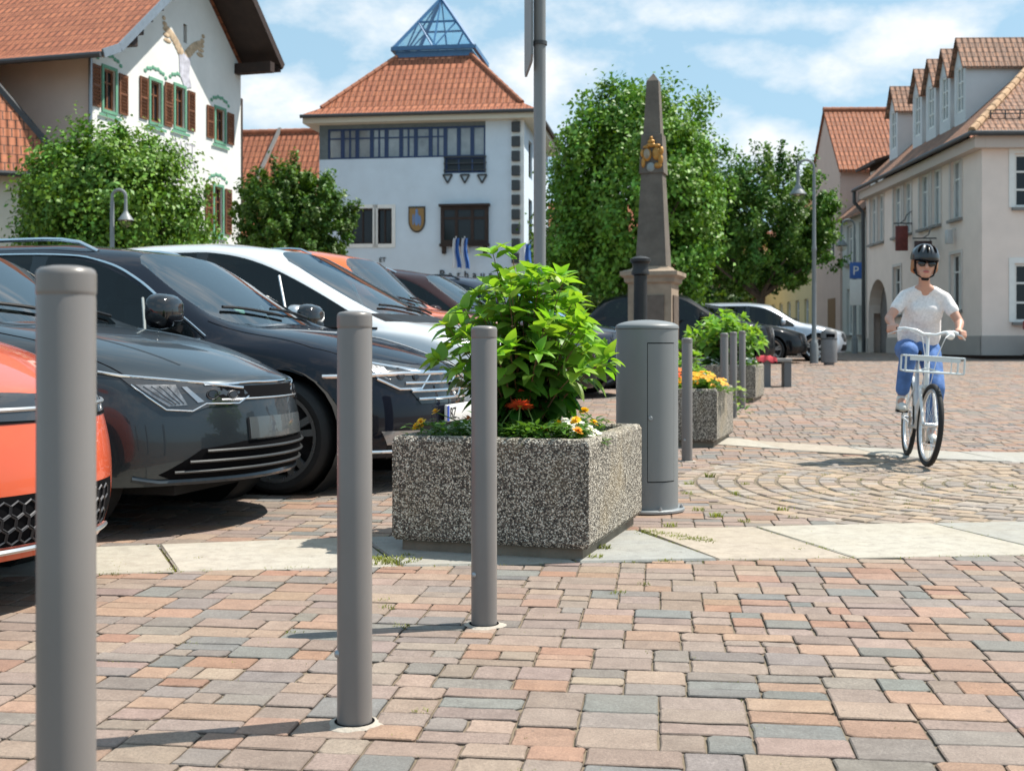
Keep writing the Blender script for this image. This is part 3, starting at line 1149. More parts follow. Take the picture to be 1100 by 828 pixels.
# --- town hall with the glass pyramid
def town_hall():
    B = Bld('town_hall', 'pale blue town hall with an orange pyramid roof topped by a glass pyramid', -7.18, 45.1, radians(-8))
    R = B.root
    w, dep = 7.67, 8.2
    blue = plaster('pale_blue_render', (0.62, 0.72, 0.82), dirt=.10)
    zt = 9.3 - B.z
    zb0, zb1 = B.zx(170, 3), B.zx(137, 3)
    strip = [B.sx(352), zb0, B.sx(521.5), zb1]
    low = [B.sx(478), B.zx(186, B.sx(500)), B.sx(521.5), zb0 - .001]
    w1, w2 = B.rect(376, 224, 402, 262), B.rect(404.5, 224, 421, 262)
    bay = B.rect(474, 222, 525, 262)
    m = MB()
    wall(m, (0, 0, 0), (1, 0, 0), w, zb0, [w1, w2, (low[0], low[1], low[2], zb0), bay])
    m.add([(strip[2], 0, zb0), (w, 0, zb0), (w, 0, zt), (strip[2], 0, zt)], [(0, 1, 2, 3)])
    sidew = [(1.5, 4.2, 2.6, 5.8), (3.6, 4.2, 4.7, 5.8), (1.5, 6.6, 2.6, 8.0), (3.6, 6.6, 4.7, 8.0), (5.6, 6.6, 6.7, 8.0)]
    wall(m, (w, .004, 0), (0, 1, 0), dep - .008, zt, sidew)
    wall(m, (0, dep, 0), (0, -1, 0), dep - .004, zt)
    wall(m, (w, dep, 0), (-1, 0, 0), w, zt)
    m.build('wall', blue, R, smooth=0, recalc=False)
    m = MB()      # grey metal cladding round the window band
    m.box(0.0, .03, zb0 + .004, strip[0], .25, zt - .004)
    m.box(strip[0], .03, zb1, strip[2], .25, zt - .004)
    m.box(.0, .30, zb0 - .2, strip[2], .34, zt - .01)
    m.build('metal_cladding', pm('lead_cladding', (0.13, 0.16, 0.17), rough=.6, var=.15), R, smooth=0)
    bluef = pm('blue_frame', (0.02, 0.045, 0.13), rough=.4)
    n = 8
    step = (low[0] - strip[0]) / n
    bands = [(strip[0] + i * step, zb0, strip[0] + (i + 1) * step, zb1) for i in range(n)]
    for i, q in enumerate(bands):
        window(R, (0, 0, 0), (1, 0, 0), q, 2 if i % 2 else 1, 2, bluef, M_PANEL, depth=.10, fw=.07)
    step = (low[2] - low[0]) / 3
    for i in range(3):
        window(R, (0, 0, 0), (1, 0, 0), (low[0] + i * step, zb0 + .002, low[0] + (i + 1) * step, zb1), 1, 1, bluef, M_PANEL, depth=.10, fw=.07)
    window(R, (0, 0, 0), (1, 0, 0), (low[0], low[1], low[2], zb0 - .002), 3, 1, bluef, M_PANE, depth=.10, fw=.07)
    m = MB()
    for z in (low[1] + .1, low[1] + .35, low[1] + .6, zb0 - .02):
        m.bar((low[0] - .05, -.06, z), (low[2] + .05, -.06, z), .03, .03)
    m.bar((low[0], -.06, low[1]), (low[0], -.06, zb0), .04, .04)
    m.bar((low[2], -.06, low[1]), (low[2], -.06, zb0), .04, .04)
    m.build('railing', M_DGREY, R, smooth=0)
    for k in range(3):       # three open triangle brackets
        c = B.sx(481 + 18.5 * k)
        z = B.zx(188, c)
        m = MB()
        for a, b in (((-.17, 0), (.17, 0)), ((-.17, 0), (0, -.3)), ((.17, 0), (0, -.3))):
            m.bar((c + a[0], -.04, z + a[1]), (c + b[0], -.04, z + b[1]), .06, .05, up=(0, 1, 0))
        m.build('triangle_bracket', M_DGREY, R, smooth=0)
    for q in (w1, w2):
        window(R, (0, 0, 0), (1, 0, 0), q, 2, 1, M_DBROWN, M_PANE, depth=.16, fw=.06, surround=M_WHITE, sw=.14)
    # timber bay
    wd = window(R, (0, 0, 0), (1, 0, 0), bay, 3, 2, M_DBROWN, M_PANE, depth=-.10, fw=.13, name='bay_window')
    m = MB()
    m.box(bay[0] - .06, -.24, bay[3], bay[2] + .06, .0, bay[3] + .08)
    m.box(bay[0] - .04, -.2, bay[1] - .10, bay[2] + .04, .0, bay[1])
    m.box(bay[0] + .002, -.13, bay[1], bay[0] + .05, -.002, bay[3])
    m.box(bay[2] - .05, -.13, bay[1], bay[2] - .002, -.002, bay[3])
    for k in range(3):
        x = bay[0] + .12 + k * (bay[2] - bay[0] - .24) / 2
        m.box(x - .07, -.15, bay[1] - .36, x + .07, -.002, bay[1] - .10)
    m.build('bay_trim', M_DBROWN, wd, smooth=0)
    # coat of arms
    c, z0, z1 = B.sx(448), B.zx(250, B.sx(448)), B.zx(222, B.sx(448))
    hw = (B.sx(457) - B.sx(439)) / 2
    zz = z1 - z0

    def shield(k):
        return [(c - hw * k, z1 - zz * (1 - k) / 2), (c + hw * k, z1 - zz * (1 - k) / 2)] + \
               [(c + hw * k * cos(t), z0 + zz * .45 - zz * .45 * k * sin(t)) for t in [pi / 2 * i / 6 for i in range(7)]] + \
               [(c - hw * k * cos(t), z0 + zz * .45 - zz * .45 * k * sin(t)) for t in [pi / 2 * (5 - i) / 6 for i in range(6)]]
    SW = Matrix(((1, 0, 0, 0), (0, 0, 1, 0), (0, 1, 0, 0), (0, 0, 0, 1)))
    m = MB()
    m.prism(shield(1.0), -.05, -.003, SW)
    co = m.build('coat_of_arms', pm('shield_dark', (0.05, 0.04, 0.03), rough=.6), R, smooth=0)
    m = MB()
    m.prism(shield(.86), -.062, -.051, SW)
    m.build('shield_field', pm('shield_gold', (0.28, 0.17, 0.06), rough=.6), co, smooth=0)
    m = MB()
    m.ell((c, -.065, z0 + zz * .52), (hw * .28, .012, zz * .26))
    m.ell((c, -.065, z0 + zz * .82), (hw * .16, .012, zz * .08))
    m.ell((c - hw * .42, -.065, z0 + zz * .5), (hw * .10, .012, zz * .22))
    m.ell((c + hw * .38, -.065, z0 + zz * .45), (hw * .14, .012, zz * .2))
    m.build('shield_figure', pm('shield_blue', (0.14, 0.24, 0.45), rough=.6), co)
    RX = Matrix.Rotation(radians(90), 4, 'X')
    let = pm('black_letters', (0.02, 0.02, 0.025), rough=.5)
    for i, ch in enumerate('Rathaus'):
        s0 = B.sx(475.5 + 8.6 * i)
        text_obj('letter', ch, .42 if i == 0 else .36, let, R, Matrix.Translation((s0, -.03, B.zx(298.5, s0))) @ RX, ext=.025)
    s0 = B.sx(411)
    text_obj('lettering', 'ET', .24, let, R, Matrix.Translation((s0, -.02, B.zx(281.5, s0))) @ RX, ext=.015)
    # white corner strip with a ladder of dark blocks
    m = MB()
    xs0 = B.sx(549.5)
    m.box(B.sx(559), -.06, 0, w + .03, -.003, zt - .1)
    m.box(xs0, -.03, 0, B.sx(559), -.003, zt - .1)
    qs = m.build('corner_strip', M_WHITE, R, smooth=0)
    z = B.zx(283, w)
    while z < zt - .35:
        m = MB()
        m.rbox(xs0 + .015, -.16, z, B.sx(559), -.034, z + .37, r=.02, seg=1)
        m.build('dark_block', M_DGREY, qs, smooth=0)
        z += .53
    for q in sidew:
        window(R, (w, .004, 0), (0, 1, 0), q, 2, 2, M_DBROWN, M_PANE, depth=.12)
    # roof
    ov = .55
    ze = B.zx(125, 1) - .02
    x0, x1, y0, y1 = -ov, w + ov, -ov, dep + ov
    cx, cy = w / 2 + .05, dep / 2 - .4
    t = 1.48
    zt2 = 12.05 - B.z
    A = [(x0, y0, ze), (x1, y0, ze), (x1, y1, ze), (x0, y1, ze)]
    k = .86
    # slight kick at the eaves
    mid = [(cx + (p[0] - cx) * k, cy + (p[1] - cy) * k, ze + .36) for p in A]
    top = [(cx - t, cy - t, zt2), (cx + t, cy - t, zt2), (cx + t, cy + t, zt2), (cx - t, cy + t, zt2)]
    fs = []
    for i in range(4):
        j = (i + 1) % 4
        fs.append([A[i], A[j], mid[j], mid[i]])
        fs.append([mid[i], mid[j], top[j], top[i]])
    roof_face(fs, 'roof', T_ORANGE, R, th=.06)
    for i in range(4):
        ridge_caps(R, mid[i], top[i], M_CAP, r=.10)
    m = MB()
    m.box(x0 + .06, y0 + .06, ze - .30, x1 - .06, y1 - .06, ze - .065)
    m.build('cornice', pm('cream_cornice', (0.62, 0.58, 0.48), rough=.8), R, smooth=0)
    m = MB()
    m.tube([(x0, y0 - .05, ze - .06), (x1 + .05, y0 - .05, ze - .06), (x1 + .05, y1, ze - .06)], .07, n=8)
    m.build('gutter', M_DGREY, R)
    # glass pyramid
    steel = pm('blue_steel', (0.055, 0.16, 0.32), rough=.4, var=.1)
    gl = glass_mat('pyramid_glass', (0.78, 0.90, 0.95), ior=2.0)
    t2 = t + .12
    zb, za = zt2 + .30, 14.7 - B.z
    q = [Vector((cx - t2, cy - t2, zb)), Vector((cx + t2, cy - t2, zb)), Vector((cx + t2, cy + t2, zb)), Vector((cx - t2, cy + t2, zb))]
    ap = Vector((cx, cy, za))
    m = MB()
    for i in range(4):
        a, b = q[i], q[(i + 1) % 4]
        m.bar(a, ap, .11, .11)
        m.bar(a, b, .14, .16)
        a2, b2 = a.lerp(ap, .52), b.lerp(ap, .52)
        m.bar(a2, b2, .07, .07)
        mm = a.lerp(b, .5)
        m.bar(mm, a2.lerp(b2, .5), .06, .06)
        m.bar(mm, a2, .05, .05)
        m.bar(mm, b2, .05, .05)
        m.bar(a2.lerp(b2, .5), ap, .05, .05)
    py_ = m.build('glass_pyramid', steel, R, smooth=0)
    m = MB()
    m.box(cx - t - .02, cy - t - .02, zt2 - .05, cx + t + .02, cy + t + .02, zb - .08)
    m.build('pyramid_kerb', steel, py_, smooth=0)
    m = MB()
    for i in range(4):
        a, b = q[i], q[(i + 1) % 4]
        nn = (b - a).cross(ap - a).normalized() * .012
        m.add([a, b, ap, a - nn, b - nn, ap - nn], [(0, 1, 2), (5, 4, 3), (0, 3, 4, 1), (1, 4, 5, 2), (2, 5, 3, 0)])
    m.build('pane', gl, py_, smooth=0)
    return B


TH = town_hall()


# --- plain houses further off
def plain_house(name, label, x, y, rot, w, dep, zw, zr, matw, roofm, wins=(), axis='x', ov=.35, pane=None, sill=None, sidewins=(), group=None):
    B = Bld(name, label, x, y, rot, group=group)
    R = B.root
    m = MB()
    wall(m, (0, 0, 0), (1, 0, 0), w, zw, wins)
    wall(m, (w, .003, 0), (0, 1, 0), dep - .006, zw, sidewins)
    wall(m, (w, dep, 0), (-1, 0, 0), w, zw)
    wall(m, (0, dep - .003, 0), (0, -1, 0), dep - .006, zw)
    if axis == 'x':
        for X in (0.0, w):
            m.add([(X, 0, zw), (X, dep, zw), (X, dep / 2, zr - .05)], [(0, 1, 2)])
        r = (zr - zw) / (dep / 2)
        e = zw - r * ov + .05
        fs = [[(-ov * .4, -ov, e), (w + ov * .4, -ov, e), (w + ov * .4, dep / 2, zr), (-ov * .4, dep / 2, zr)],
              [(w + ov * .4, dep + ov, e), (-ov * .4, dep + ov, e), (-ov * .4, dep / 2, zr), (w + ov * .4, dep / 2, zr)]]
        rg = ((-ov * .4, dep / 2, zr), (w + ov * .4, dep / 2, zr))
    else:
        for Yy in (0.0, dep):
            m.add([(0, Yy, zw), (w, Yy, zw), (w / 2, Yy, zr - .05)], [(0, 1, 2)])
        r = (zr - zw) / (w / 2)
        e = zw - r * ov + .05
        fs = [[(-ov, dep + ov * .4, e), (-ov, -ov * .4, e), (w / 2, -ov * .4, zr), (w / 2, dep + ov * .4, zr)],
              [(w + ov, -ov * .4, e), (w + ov, dep + ov * .4, e), (w / 2, dep + ov * .4, zr), (w / 2, -ov * .4, zr)]]
        rg = ((w / 2, -ov * .4, zr), (w / 2, dep + ov * .4, zr))
    m.build('wall', matw, R, smooth=0, recalc=False)
    roof_face(fs, 'roof', roofm, R)
    ridge_caps(R, *rg, M_CAP)
    for q in wins:
        window(R, (0, 0, 0), (1, 0, 0), q, 2, 2, M_FRAMEW, pane or M_PANE, sill=sill)
    for q in sidewins:
        window(R, (w, .003, 0), (0, 1, 0), q, 2, 2, M_FRAMEW, pane or M_PANE, sill=sill)
    return B


hb = plain_house('low_house', 'low house with a plain orange tiled roof left of the blue town hall', -13.6, 49.8, radians(-8), 7.0, 6.5, 5.0, 9.55,
                 plaster('cream_render', (0.60, 0.54, 0.40)), T_ORANGE, [(1, 1, 2, 2.4), (3, 1, 4, 2.4), (5, 1, 6, 2.4)])
m = MB()
m.bar((2.35, -.3, 4.95), (3.1, 3.25, 9.68), .14, .1)
m.build('verge_strip', M_GREYST, hb.root, smooth=0)

far_lab = ['cream house glimpsed under the tree left of the stone obelisk', 'brick red roofed house seen between the obelisk and the dark tree']
plain_house('far_house', far_lab[0], 1.5, 63, 0, 9.0, 8, 4.6, 8.0, plaster('cream_far', (0.62, 0.55, 0.36)), T_RED,
            [(1, .9, 2, 2.5), (3, .9, 4, 2.5), (5, .9, 6, 2.5), (7, .9, 8, 2.5)])
plain_house('far_house', far_lab[1], 10.8, 69, 0, 8.5, 8, 3.2, 7.0, plaster('grey_far', (0.42, 0.38, 0.33)), T_RED,
            [(1, .9, 2, 2.3), (3, .9, 4, 2.3), (5, .9, 6, 2.3)])

# yellow row house, pink house, grey house: all on the right hand side of the street, fronts facing the square
NWEST = radians(-91.0)
plain_house('yellow_house', 'pale yellow house at the far end of the right hand row behind the tree', 14.4, 70, NWEST, 13.2, 8, 6.3, 10.0,
            plaster('pale_yellow', (0.58, 0.50, 0.30)), T_RED,
            [(1.2 + 2 * i, .9, 2.1 + 2 * i, 2.5) for i in range(6)] + [(1.2 + 2 * i, 3.7, 2.1 + 2 * i, 5.2) for i in range(6)], pane=M_PANEL)
ph = plain_house('pink_house', 'pink house with a steep orange tiled roof behind the grey house', 14.0, 56.5, NWEST, 5.2, 8, 7.9, 10.75,
                 plaster('dusty_pink', (0.60, 0.46, 0.40)), T_RED, [(3.3, 4.1, 4.3, 5.6)], axis='y', ov=.25)
m = MB()
m.box(3.1, -.02, 0.0, 4.4, -.003, 2.3)
m.build('door', pm('brown_door', (0.18, 0.10, 0.05), rough=.6), ph.root, smooth=0)


def grey_house():
    wins = [(.7, .7, 1.5, 2.6), (2.6, .7, 3.4, 2.6), (.7, 3.6, 1.5, 5.2), (2.6, 3.6, 3.4, 5.2)]
    B = plain_house('grey_house', 'narrow grey green house between the pink house and the dormered corner house', 13.98, 51.2, NWEST, 4.1, 7, 5.75, 8.6,
                    plaster('grey_green', (0.46, 0.48, 0.46)), T_MOTTLE, wins, pane=M_PANEL, sill=M_GREYST)
    R = B.root
    m = MB()     # low shed dormer
    m.box(1.6, .7, 6.35, 3.9, 2.6, 7.55)
    d = m.build('dormer', M_DBROWN, R, smooth=0)
    m = MB()
    m.add([(1.3, .2, 7.5), (4.15, .2, 7.5), (4.15, 3.3, 8.45), (1.3, 3.3, 8.45), (1.3, .2, 7.38), (4.15, .2, 7.38), (4.15, 3.3, 8.33), (1.3, 3.3, 8.33)],
          [(0, 1, 2, 3), (4, 5, 6, 7), (0, 1, 5, 4), (1, 2, 6, 5), (2, 3, 7, 6), (3, 0, 4, 7)])
    m.build('dormer_roof', M_DBROWN, d, smooth=0)
    for x in (1.85, 2.95):
        m = MB()
        m.box(x, .66, 6.6, x + .65, .697, 7.3)
        m.build('dormer_window', M_FRAMEW, d, smooth=0)


grey_house()


# --- corner house with five dormers
def dormer_house():
    B = Bld('corner_house', 'pinkish beige corner house with a row of five tall dormers on its tiled roof', 13.74, 47.0, radians(-91.35))
    R = B.root
    w, dep = 12.35, 12.0
    zb = B.z
    zt = 6.95 - zb
    wl = plaster('pink_beige_wall', (0.80, 0.685, 0.62), dirt=.14)
    ups = [(1021.5, 175, 1033, 233), (988, 186, 997.5, 244), (1001, 181, 1010.5, 240), (960, 199, 968, 253), (971, 195, 979, 250), (935, 211, 941, 266), (943, 208, 949, 263)]
    gnd = [(1021.5, 285, 1033, 352), (960, 297, 968, 352)]
    W = [B.rect(*q) for q in ups]
    W2 = [B.rect(*q) for q in gnd]
    z_t, z_s = sum(q[3] for q in W) / len(W), sum(q[1] for q in W) / len(W)
    W = [(q[0], z_s, q[2], z_t) for q in W]
    W2 = [(q[0], 1.35, q[2], 3.05) for q in W2]
    ax0, ax1 = B.sx(933), B.sx(953)
    ah = B.zx(300, (ax0 + ax1) / 2)
    side_o = B.o + B.ux * w
    sz = lambda py, t: CAM_H + (370 - py) * (side_o.y + B.uy.y * t) / 1300 - zb
    su = B.sx(1089.5, side_o, B.uy)
    S1 = (su, sz(223, su), su + 1.15, sz(165, su))
    S2 = (su, sz(346, su), su + 1.15, sz(283, su))
    S3, S4 = (su + 3.2, S1[1], su + 4.35, S1[3]), (su + 3.2, S2[1], su + 4.35, S2[3])
    arch_r = (ax1 - ax0) / 2
    m = MB()
    arc_box = (ax0, -.01, ax1, ah)
    wall(m, (0, 0, 0), (1, 0, 0), w, zt, W + W2 + [arc_box], z0=-.01)
    # spandrels of the arch
    cxa, cza = (ax0 + ax1) / 2, ah - arch_r
    for i in range(12):
        t0, t1 = pi * i / 12, pi * (i + 1) / 12
        p0, p1 = (cxa - arch_r * cos(t0), cza + arch_r * sin(t0)), (cxa - arch_r * cos(t1), cza + arch_r * sin(t1))
        m.add([(p0[0], 0, p0[1]), (p1[0], 0, p1[1]), (p1[0], 0, ah), (p0[0], 0, ah)], [(0, 1, 2, 3)])
        m.add([(p0[0], 0, p0[1]), (p1[0], 0, p1[1]), (p1[0], .6, p1[1]), (p0[0], .6, p0[1])], [(0, 1, 2, 3)])
    wall(m, (w, .003, -.01), (0, 1, 0), dep - .006, zt, [S1, S2, S3, S4])
    wall(m, (w, dep, 0), (-1, 0, 0), w, zt)
    wall(m, (0, dep, 0), (0, -1, 0), dep, zt)
    m.build('wall', wl, R, smooth=0, recalc=False)
    m = MB()
    m.box(ax0, .45, 0, ax1, .5, ah)
    m.build('gate', pm('dim_gate', (0.16, 0.15, 0.15), rough=.7, var=.2), R, smooth=0)
    m = MB()       # base course and string course
    m.box(ax1 + .05, -.05, -.01, w + .05, -.003, .55)
    m.box(w + .003, -.05, -.01, w + .05, dep, .55)
    m.box(0.02, -.04, -.01, ax0 - .05, -.003, .55)
    m.build('plinth', plaster('plinth_grey', (0.40, 0.37, 0.35)), R, smooth=0)
    sur = pm('pale_surround', (0.60, 0.56, 0.53), rough=.8, var=.05)
    for q in W:
        window(R, (0, 0, 0), (1, 0, 0), q, 2, 2, M_FRAMEW, M_PANEL, depth=.12, fw=.07, sill=M_GREYST, surround=sur, sw=.10)
    for q in W2:
        window(R, (0, 0, 0), (1, 0, 0), q, 2, 2, M_FRAMEW, M_PANE, depth=.12, fw=.07, sill=M_GREYST, surround=sur, sw=.10)
    for q in (S1, S2, S3, S4):
        window(R, (w, .003, 0), (0, 1, 0), q, 2, 3, M_FRAMEW, M_PANE, depth=.10, fw=.08, sill=M_GREYST, surround=M_WHITE, sw=.16)
    # roof, hipped at the near end
    ov = .42
    tn = .90
    ze = zt - .02
    h = (dep / 2 + ov) * tn
    xr = w + ov - (dep / 2 + ov)
    roof_face([[(-.1, -ov, ze), (w + ov, -ov, ze), (xr, dep / 2, ze + h), (-.1, dep / 2, ze + h)],
               [(w + ov, -ov, ze), (w + ov, dep + ov, ze), (xr, dep / 2, ze + h)],
               [(w + ov, dep + ov, ze), (-.1, dep + ov, ze), (-.1, dep / 2, ze + h), (xr, dep / 2, ze + h)]], 'roof', T_MOTTLE, R, th=.08)
    ridge_caps(R, (w + ov, -ov, ze + .04), (xr, dep / 2, ze + h + .04), pm('hip_clay', (0.46, 0.29, 0.17), rough=.85, var=.3, vs=3), r=.12)
    m = MB()
    m.box(-.02, -.30, ze - .42, w + .30, -.003, ze - .09)
    m.box(w + .003, .0, ze - .42, w + .30, dep, ze - .09)
    m.build('cornice', pm('cornice_beige', (0.55, 0.47, 0.42), rough=.85), R, smooth=0)
    m = MB()
    m.tube([(-.1, -ov - .06, ze - .04), (w + ov + .06, -ov - .06, ze - .04), (w + ov + .06, dep, ze - .04)], .075, n=8)
    m.build('gutter', M_DGREY, R)
    m = MB()
    m.tube([(.06, -ov - .04, ze - .08), (.06, -ov - .04, ze - .5), (.06, -.12, ze - .9), (.06, -.10, 0)], .075, n=8)
    m.build('downpipe', M_DGREY, R)
    m = MB()
    for i in range(24):          # snow guard
        y = .3 + i * .42
        m.bar((w + ov - .55, y, ze + .55 * tn), (w + ov - .55, y, ze + .55 * tn + .22), .03, .03)
    for k in range(2):
        m.bar((w + ov - .55, .3, ze + .55 * tn + .12 + .1 * k), (w + ov - .55, 10, ze + .55 * tn + .12 + .1 * k), .025, .025)
    m.build('snow_guard', M_DGREY, R, smooth=0)
    dw = plaster('dormer_white', (0.58, 0.60, 0.62))
    for s0 in (8.75, 7.32, 5.90, 4.42, 1.55):
        y0 = .62
        hw = .52
        z0 = ze + (y0 + ov) * tn - .05
        z1 = 9.72 - zb
        z2 = 10.55 - zb
        yb = (z1 - ze) / tn - ov + .1
        yb2 = (z2 - ze) / tn - ov + .1
        q = (s0 - .30, z0 + .42, s0 + .30, z1 - .05)
        m = MB()
        wall(m, (s0 - hw, y0, 0), (1, 0, 0), 2 * hw, z1, [(q[0] - s0 + hw, q[1], q[2] - s0 + hw, q[3])], t=.1, z0=z0)
        m.add([(s0 - hw, y0, z1), (s0 + hw, y0, z1), (s0, y0, z2)], [(0, 1, 2)])
        for sg in (-1, 1):
            m.add([(s0 + sg * hw, y0, z0 - .2), (s0 + sg * hw, yb, z1 - .1), (s0 + sg * hw, yb, z1), (s0 + sg * hw, y0, z1)], [(0, 1, 2, 3)])
        d = m.build('dormer', dw, R, smooth=0, recalc=False)
        window(d, (s0 - hw, y0, 0), (1, 0, 0), (q[0] - s0 + hw, q[1], q[2] - s0 + hw, q[3]), 2, 3, M_FRAMEW, M_PANEL, depth=.06, fw=.06, name='dormer_window')
        o2 = .13
        e = z1 - (z2 - z1) / hw * o2
        roof_face([[(s0 - hw - o2, yb2, e + .04), (s0 - hw - o2, y0 - .15, e + .04), (s0, y0 - .15, z2 + .06), (s0, yb2, z2 + .06)],
                   [(s0 + hw + o2, y0 - .15, e + .04), (s0 + hw + o2, yb2, e + .04), (s0, yb2, z2 + .06), (s0, y0 - .15, z2 + .06)]], 'dormer_roof', T_MOTTLE, d, th=.06)
    m = MB()
    c = B.sx(1026.5)
    m.rbox(c - .10, -.30, B.zx(262, c), c + .10, -.10, B.zx(247, c), r=.03)
    m.bar((c, -.1, B.zx(246, c)), (c, .0, B.zx(246, c)), .04, .04)
    m.build('wall_lantern', pm('lantern_pale', (0.45, 0.47, 0.48), rough=.4), R)
    return B


DH = dormer_house()


def hanging_signs():
    # two projecting shop signs on the corner house, on iron brackets
    for px, py, w, h, col, lab in ((980, 256, .42, .85, (0.16, 0.03, 0.025), 'dark red projecting shop sign on an iron bracket, left of the helmet'),
                                   (1006, 268, .55, .55, (0.05, 0.022, 0.022), 'dark brown projecting shop sign on an iron bracket, right of the helmet')):
        s = DH.sx(px)
        p = DH.o + DH.ux * s
        z = CAM_H + (370 - py) * p.y / 1300
        t = thing('shop_sign', lab, 'sign', (p.x, p.y, z), DH.rot)
        m = MB()
        m.rbox(-.05, -.15 - w, -h / 2, .05, -.15, h / 2, r=.02)
        b = m.build('board', pm('sign_' + str(px), col, rough=.5, var=.3, vs=8), t)
        m = MB()
        m.bar((0, -.2 - w, h / 2 + .08), (0, -.004, h / 2 + .08), .04, .04)
        m.tube([(0, -.02, h / 2 + .5), (0, -.2, h / 2 + .35), (0, -.25, h / 2 + .2), (0, -.4, h / 2 + .1)], .018, n=6)
        m.bar((0, -.2, h / 2 - .02), (0, -.2, h / 2 + .08), .02, .02)
        m.build('bracket', M_DGREY, t, smooth=0)


hanging_signs()
# ------------------------------------------------------------------ trees
def leaf_mat(name, col, trans=0.16, rough=0.5):
    m = bpy.data.materials.new(name)
    m.use_nodes = True
    t = NT(m.node_tree)
    t.n.clear()
    out = t.node('ShaderNodeOutputMaterial')
    an = t.node('ShaderNodeAttribute', attribute_name='leaf')
    b = t.node('ShaderNodeBsdfPrincipled')
    c = t.mix(1.0, an.outputs['Color'], col, 'MULTIPLY')
    t.put(b.inputs['Base Color'], c)
    b.inputs['Roughness'].default_value = rough
    b.inputs['Specular IOR Level'].default_value = 0.35
    tr = t.node('ShaderNodeBsdfTranslucent')
    t.put(tr.inputs[0], t.mix(1.0, c, (1.6, 1.55, 0.6), 'MULTIPLY'))
    mx = t.node('ShaderNodeMixShader', ins={0: trans})
    t.l.new(b.outputs[0], mx.inputs[1])
    t.l.new(tr.outputs[0], mx.inputs[2])
    t.l.new(mx.outputs[0], out.inputs[0])
    return m


M_BARK = pm('bark', (0.10, 0.075, 0.055), rough=0.9, var=0.35, vs=5, bump=0.6, bs=25)


def leaf_cloud(name, mat, parent, blobs, n, size, seed, clump=0.32, shell=0.62, droop=0.0, nclump=None, spiky=0.0):
    """thousands of small folded leaves gathered in clumps through the volume of the crown"""
    g = np.random.default_rng(seed)
    vol = np.array([b[3] * b[4] * b[5] for b in blobs])
    nc = nclump or max(50, n // 130)
    which = g.choice(len(blobs), nc, p=vol / vol.sum())
    B = np.array(blobs, dtype=float)[which]
    d = g.normal(size=(nc, 3))
    d /= np.linalg.norm(d, axis=1)[:, None]
    rad = shell + (1.0 - shell) * g.random(nc) ** 0.6
    inner = g.random(nc) < 0.25
    rad[inner] = 0.25 + 0.5 * g.random(inner.sum())
    rad *= 1 + 0.10 * g.normal(size=nc) * (~inner)
    cen = B[:, :3] + d * B[:, 3:6] * rad[:, None]
    ci = g.integers(0, nc, n)
    cs = clump * (0.6 + 1.0 * g.random(nc))
    off = g.normal(size=(n, 3)) * (cs[ci] * 0.55)[:, None]
    if spiky > 0:      # shoots that point outward and up
        k = g.random(n) ** 1.3 * spiky
        off = d[ci] * k[:, None] * cs[ci][:, None] + off * 0.4
        off[:, 2] += k * cs[ci] * 0.8
    P = cen[ci] + off
    P[:, 2] -= droop * np.linalg.norm(off[:, :2], axis=1)
    nm = d[ci] * 0.9 + g.normal(size=(n, 3)) * 0.65 + np.array([0, 0, 0.45])
    nm /= np.linalg.norm(nm, axis=1)[:, None]
    a = np.cross(nm, g.normal(size=(n, 3)))
    a[:, 2] -= 0.35
    a -= nm * (a * nm).sum(1)[:, None]
    a /= np.linalg.norm(a, axis=1)[:, None]
    b = np.cross(nm, a)
    s = size * (0.6 + 0.8 * g.random(n))[:, None]
    V = np.empty((n, 4, 3))
    V[:, 0] = P - a * s * .5
    V[:, 1] = P + b * s * .33 + nm * s * .10
    V[:, 2] = P + a * s * .55 - nm * s * .08
    V[:, 3] = P - b * s * .33 + nm * s * .10
    me = bpy.data.meshes.new(name)
    me.vertices.add(4 * n)
    me.vertices.foreach_set('co', V.ravel().astype(np.float32))
    me.loops.add(4 * n)
    me.loops.foreach_set('vertex_index', np.arange(4 * n, dtype=np.int32))
    me.polygons.add(n)
    me.polygons.foreach_set('loop_start', np.arange(0, 4 * n, 4, dtype=np.int32))
    me.update(calc_edges=True)
    at_ = me.attributes.new('leaf', 'FLOAT_COLOR', 'FACE')
    k = (0.65 + 0.7 * g.random(n)) * (0.8 + 0.4 * g.random(nc))[ci]
    hue = g.random(n) * 0.28 + (g.random(nc) * 0.25)[ci]
    c = np.ones((n, 4), dtype=np.float32)
    c[:, 0] = k * (0.80 + hue)
    c[:, 1] = k
    c[:, 2] = k * (1.1 - hue)
    at_.data.foreach_set('color', c.ravel())
    me.materials.append(mat)
    o = bpy.data.objects.new(name, me)
    COL.objects.link(o)
    o.parent = parent
    return o


def trunk(parent, h, r, limbs, seed, lean=0.0):
    q = random.Random(seed)
    m = MB()
    m.tube([(0, 0, -.1), (lean * .3, 0, h * .33), (lean * .6, .03, h * .66), (lean, 0, h)], [r * 1.25, r, r * .9, r * .7], n=10)
    m.build('trunk', M_BARK, parent)
    for i in range(limbs[0]):
        a = 2 * pi * i / limbs[0] + q.uniform(-.4, .4)
        L = limbs[1] * q.uniform(.7, 1.1)
        up = q.uniform(.5, 1.2)
        p = [Vector((lean, 0, h - .15))]
        for k in range(3):
            p.append(p[-1] + Vector((cos(a) * L / 3, sin(a) * L / 3, up * L / 3)) + Vector((q.uniform(-.1, .1), q.uniform(-.1, .1), 0)))
        m = MB()
        m.tube(p, [r * .55, r * .4, r * .25, r * .08], n=7)
        m.build('limb', M_BARK, parent)


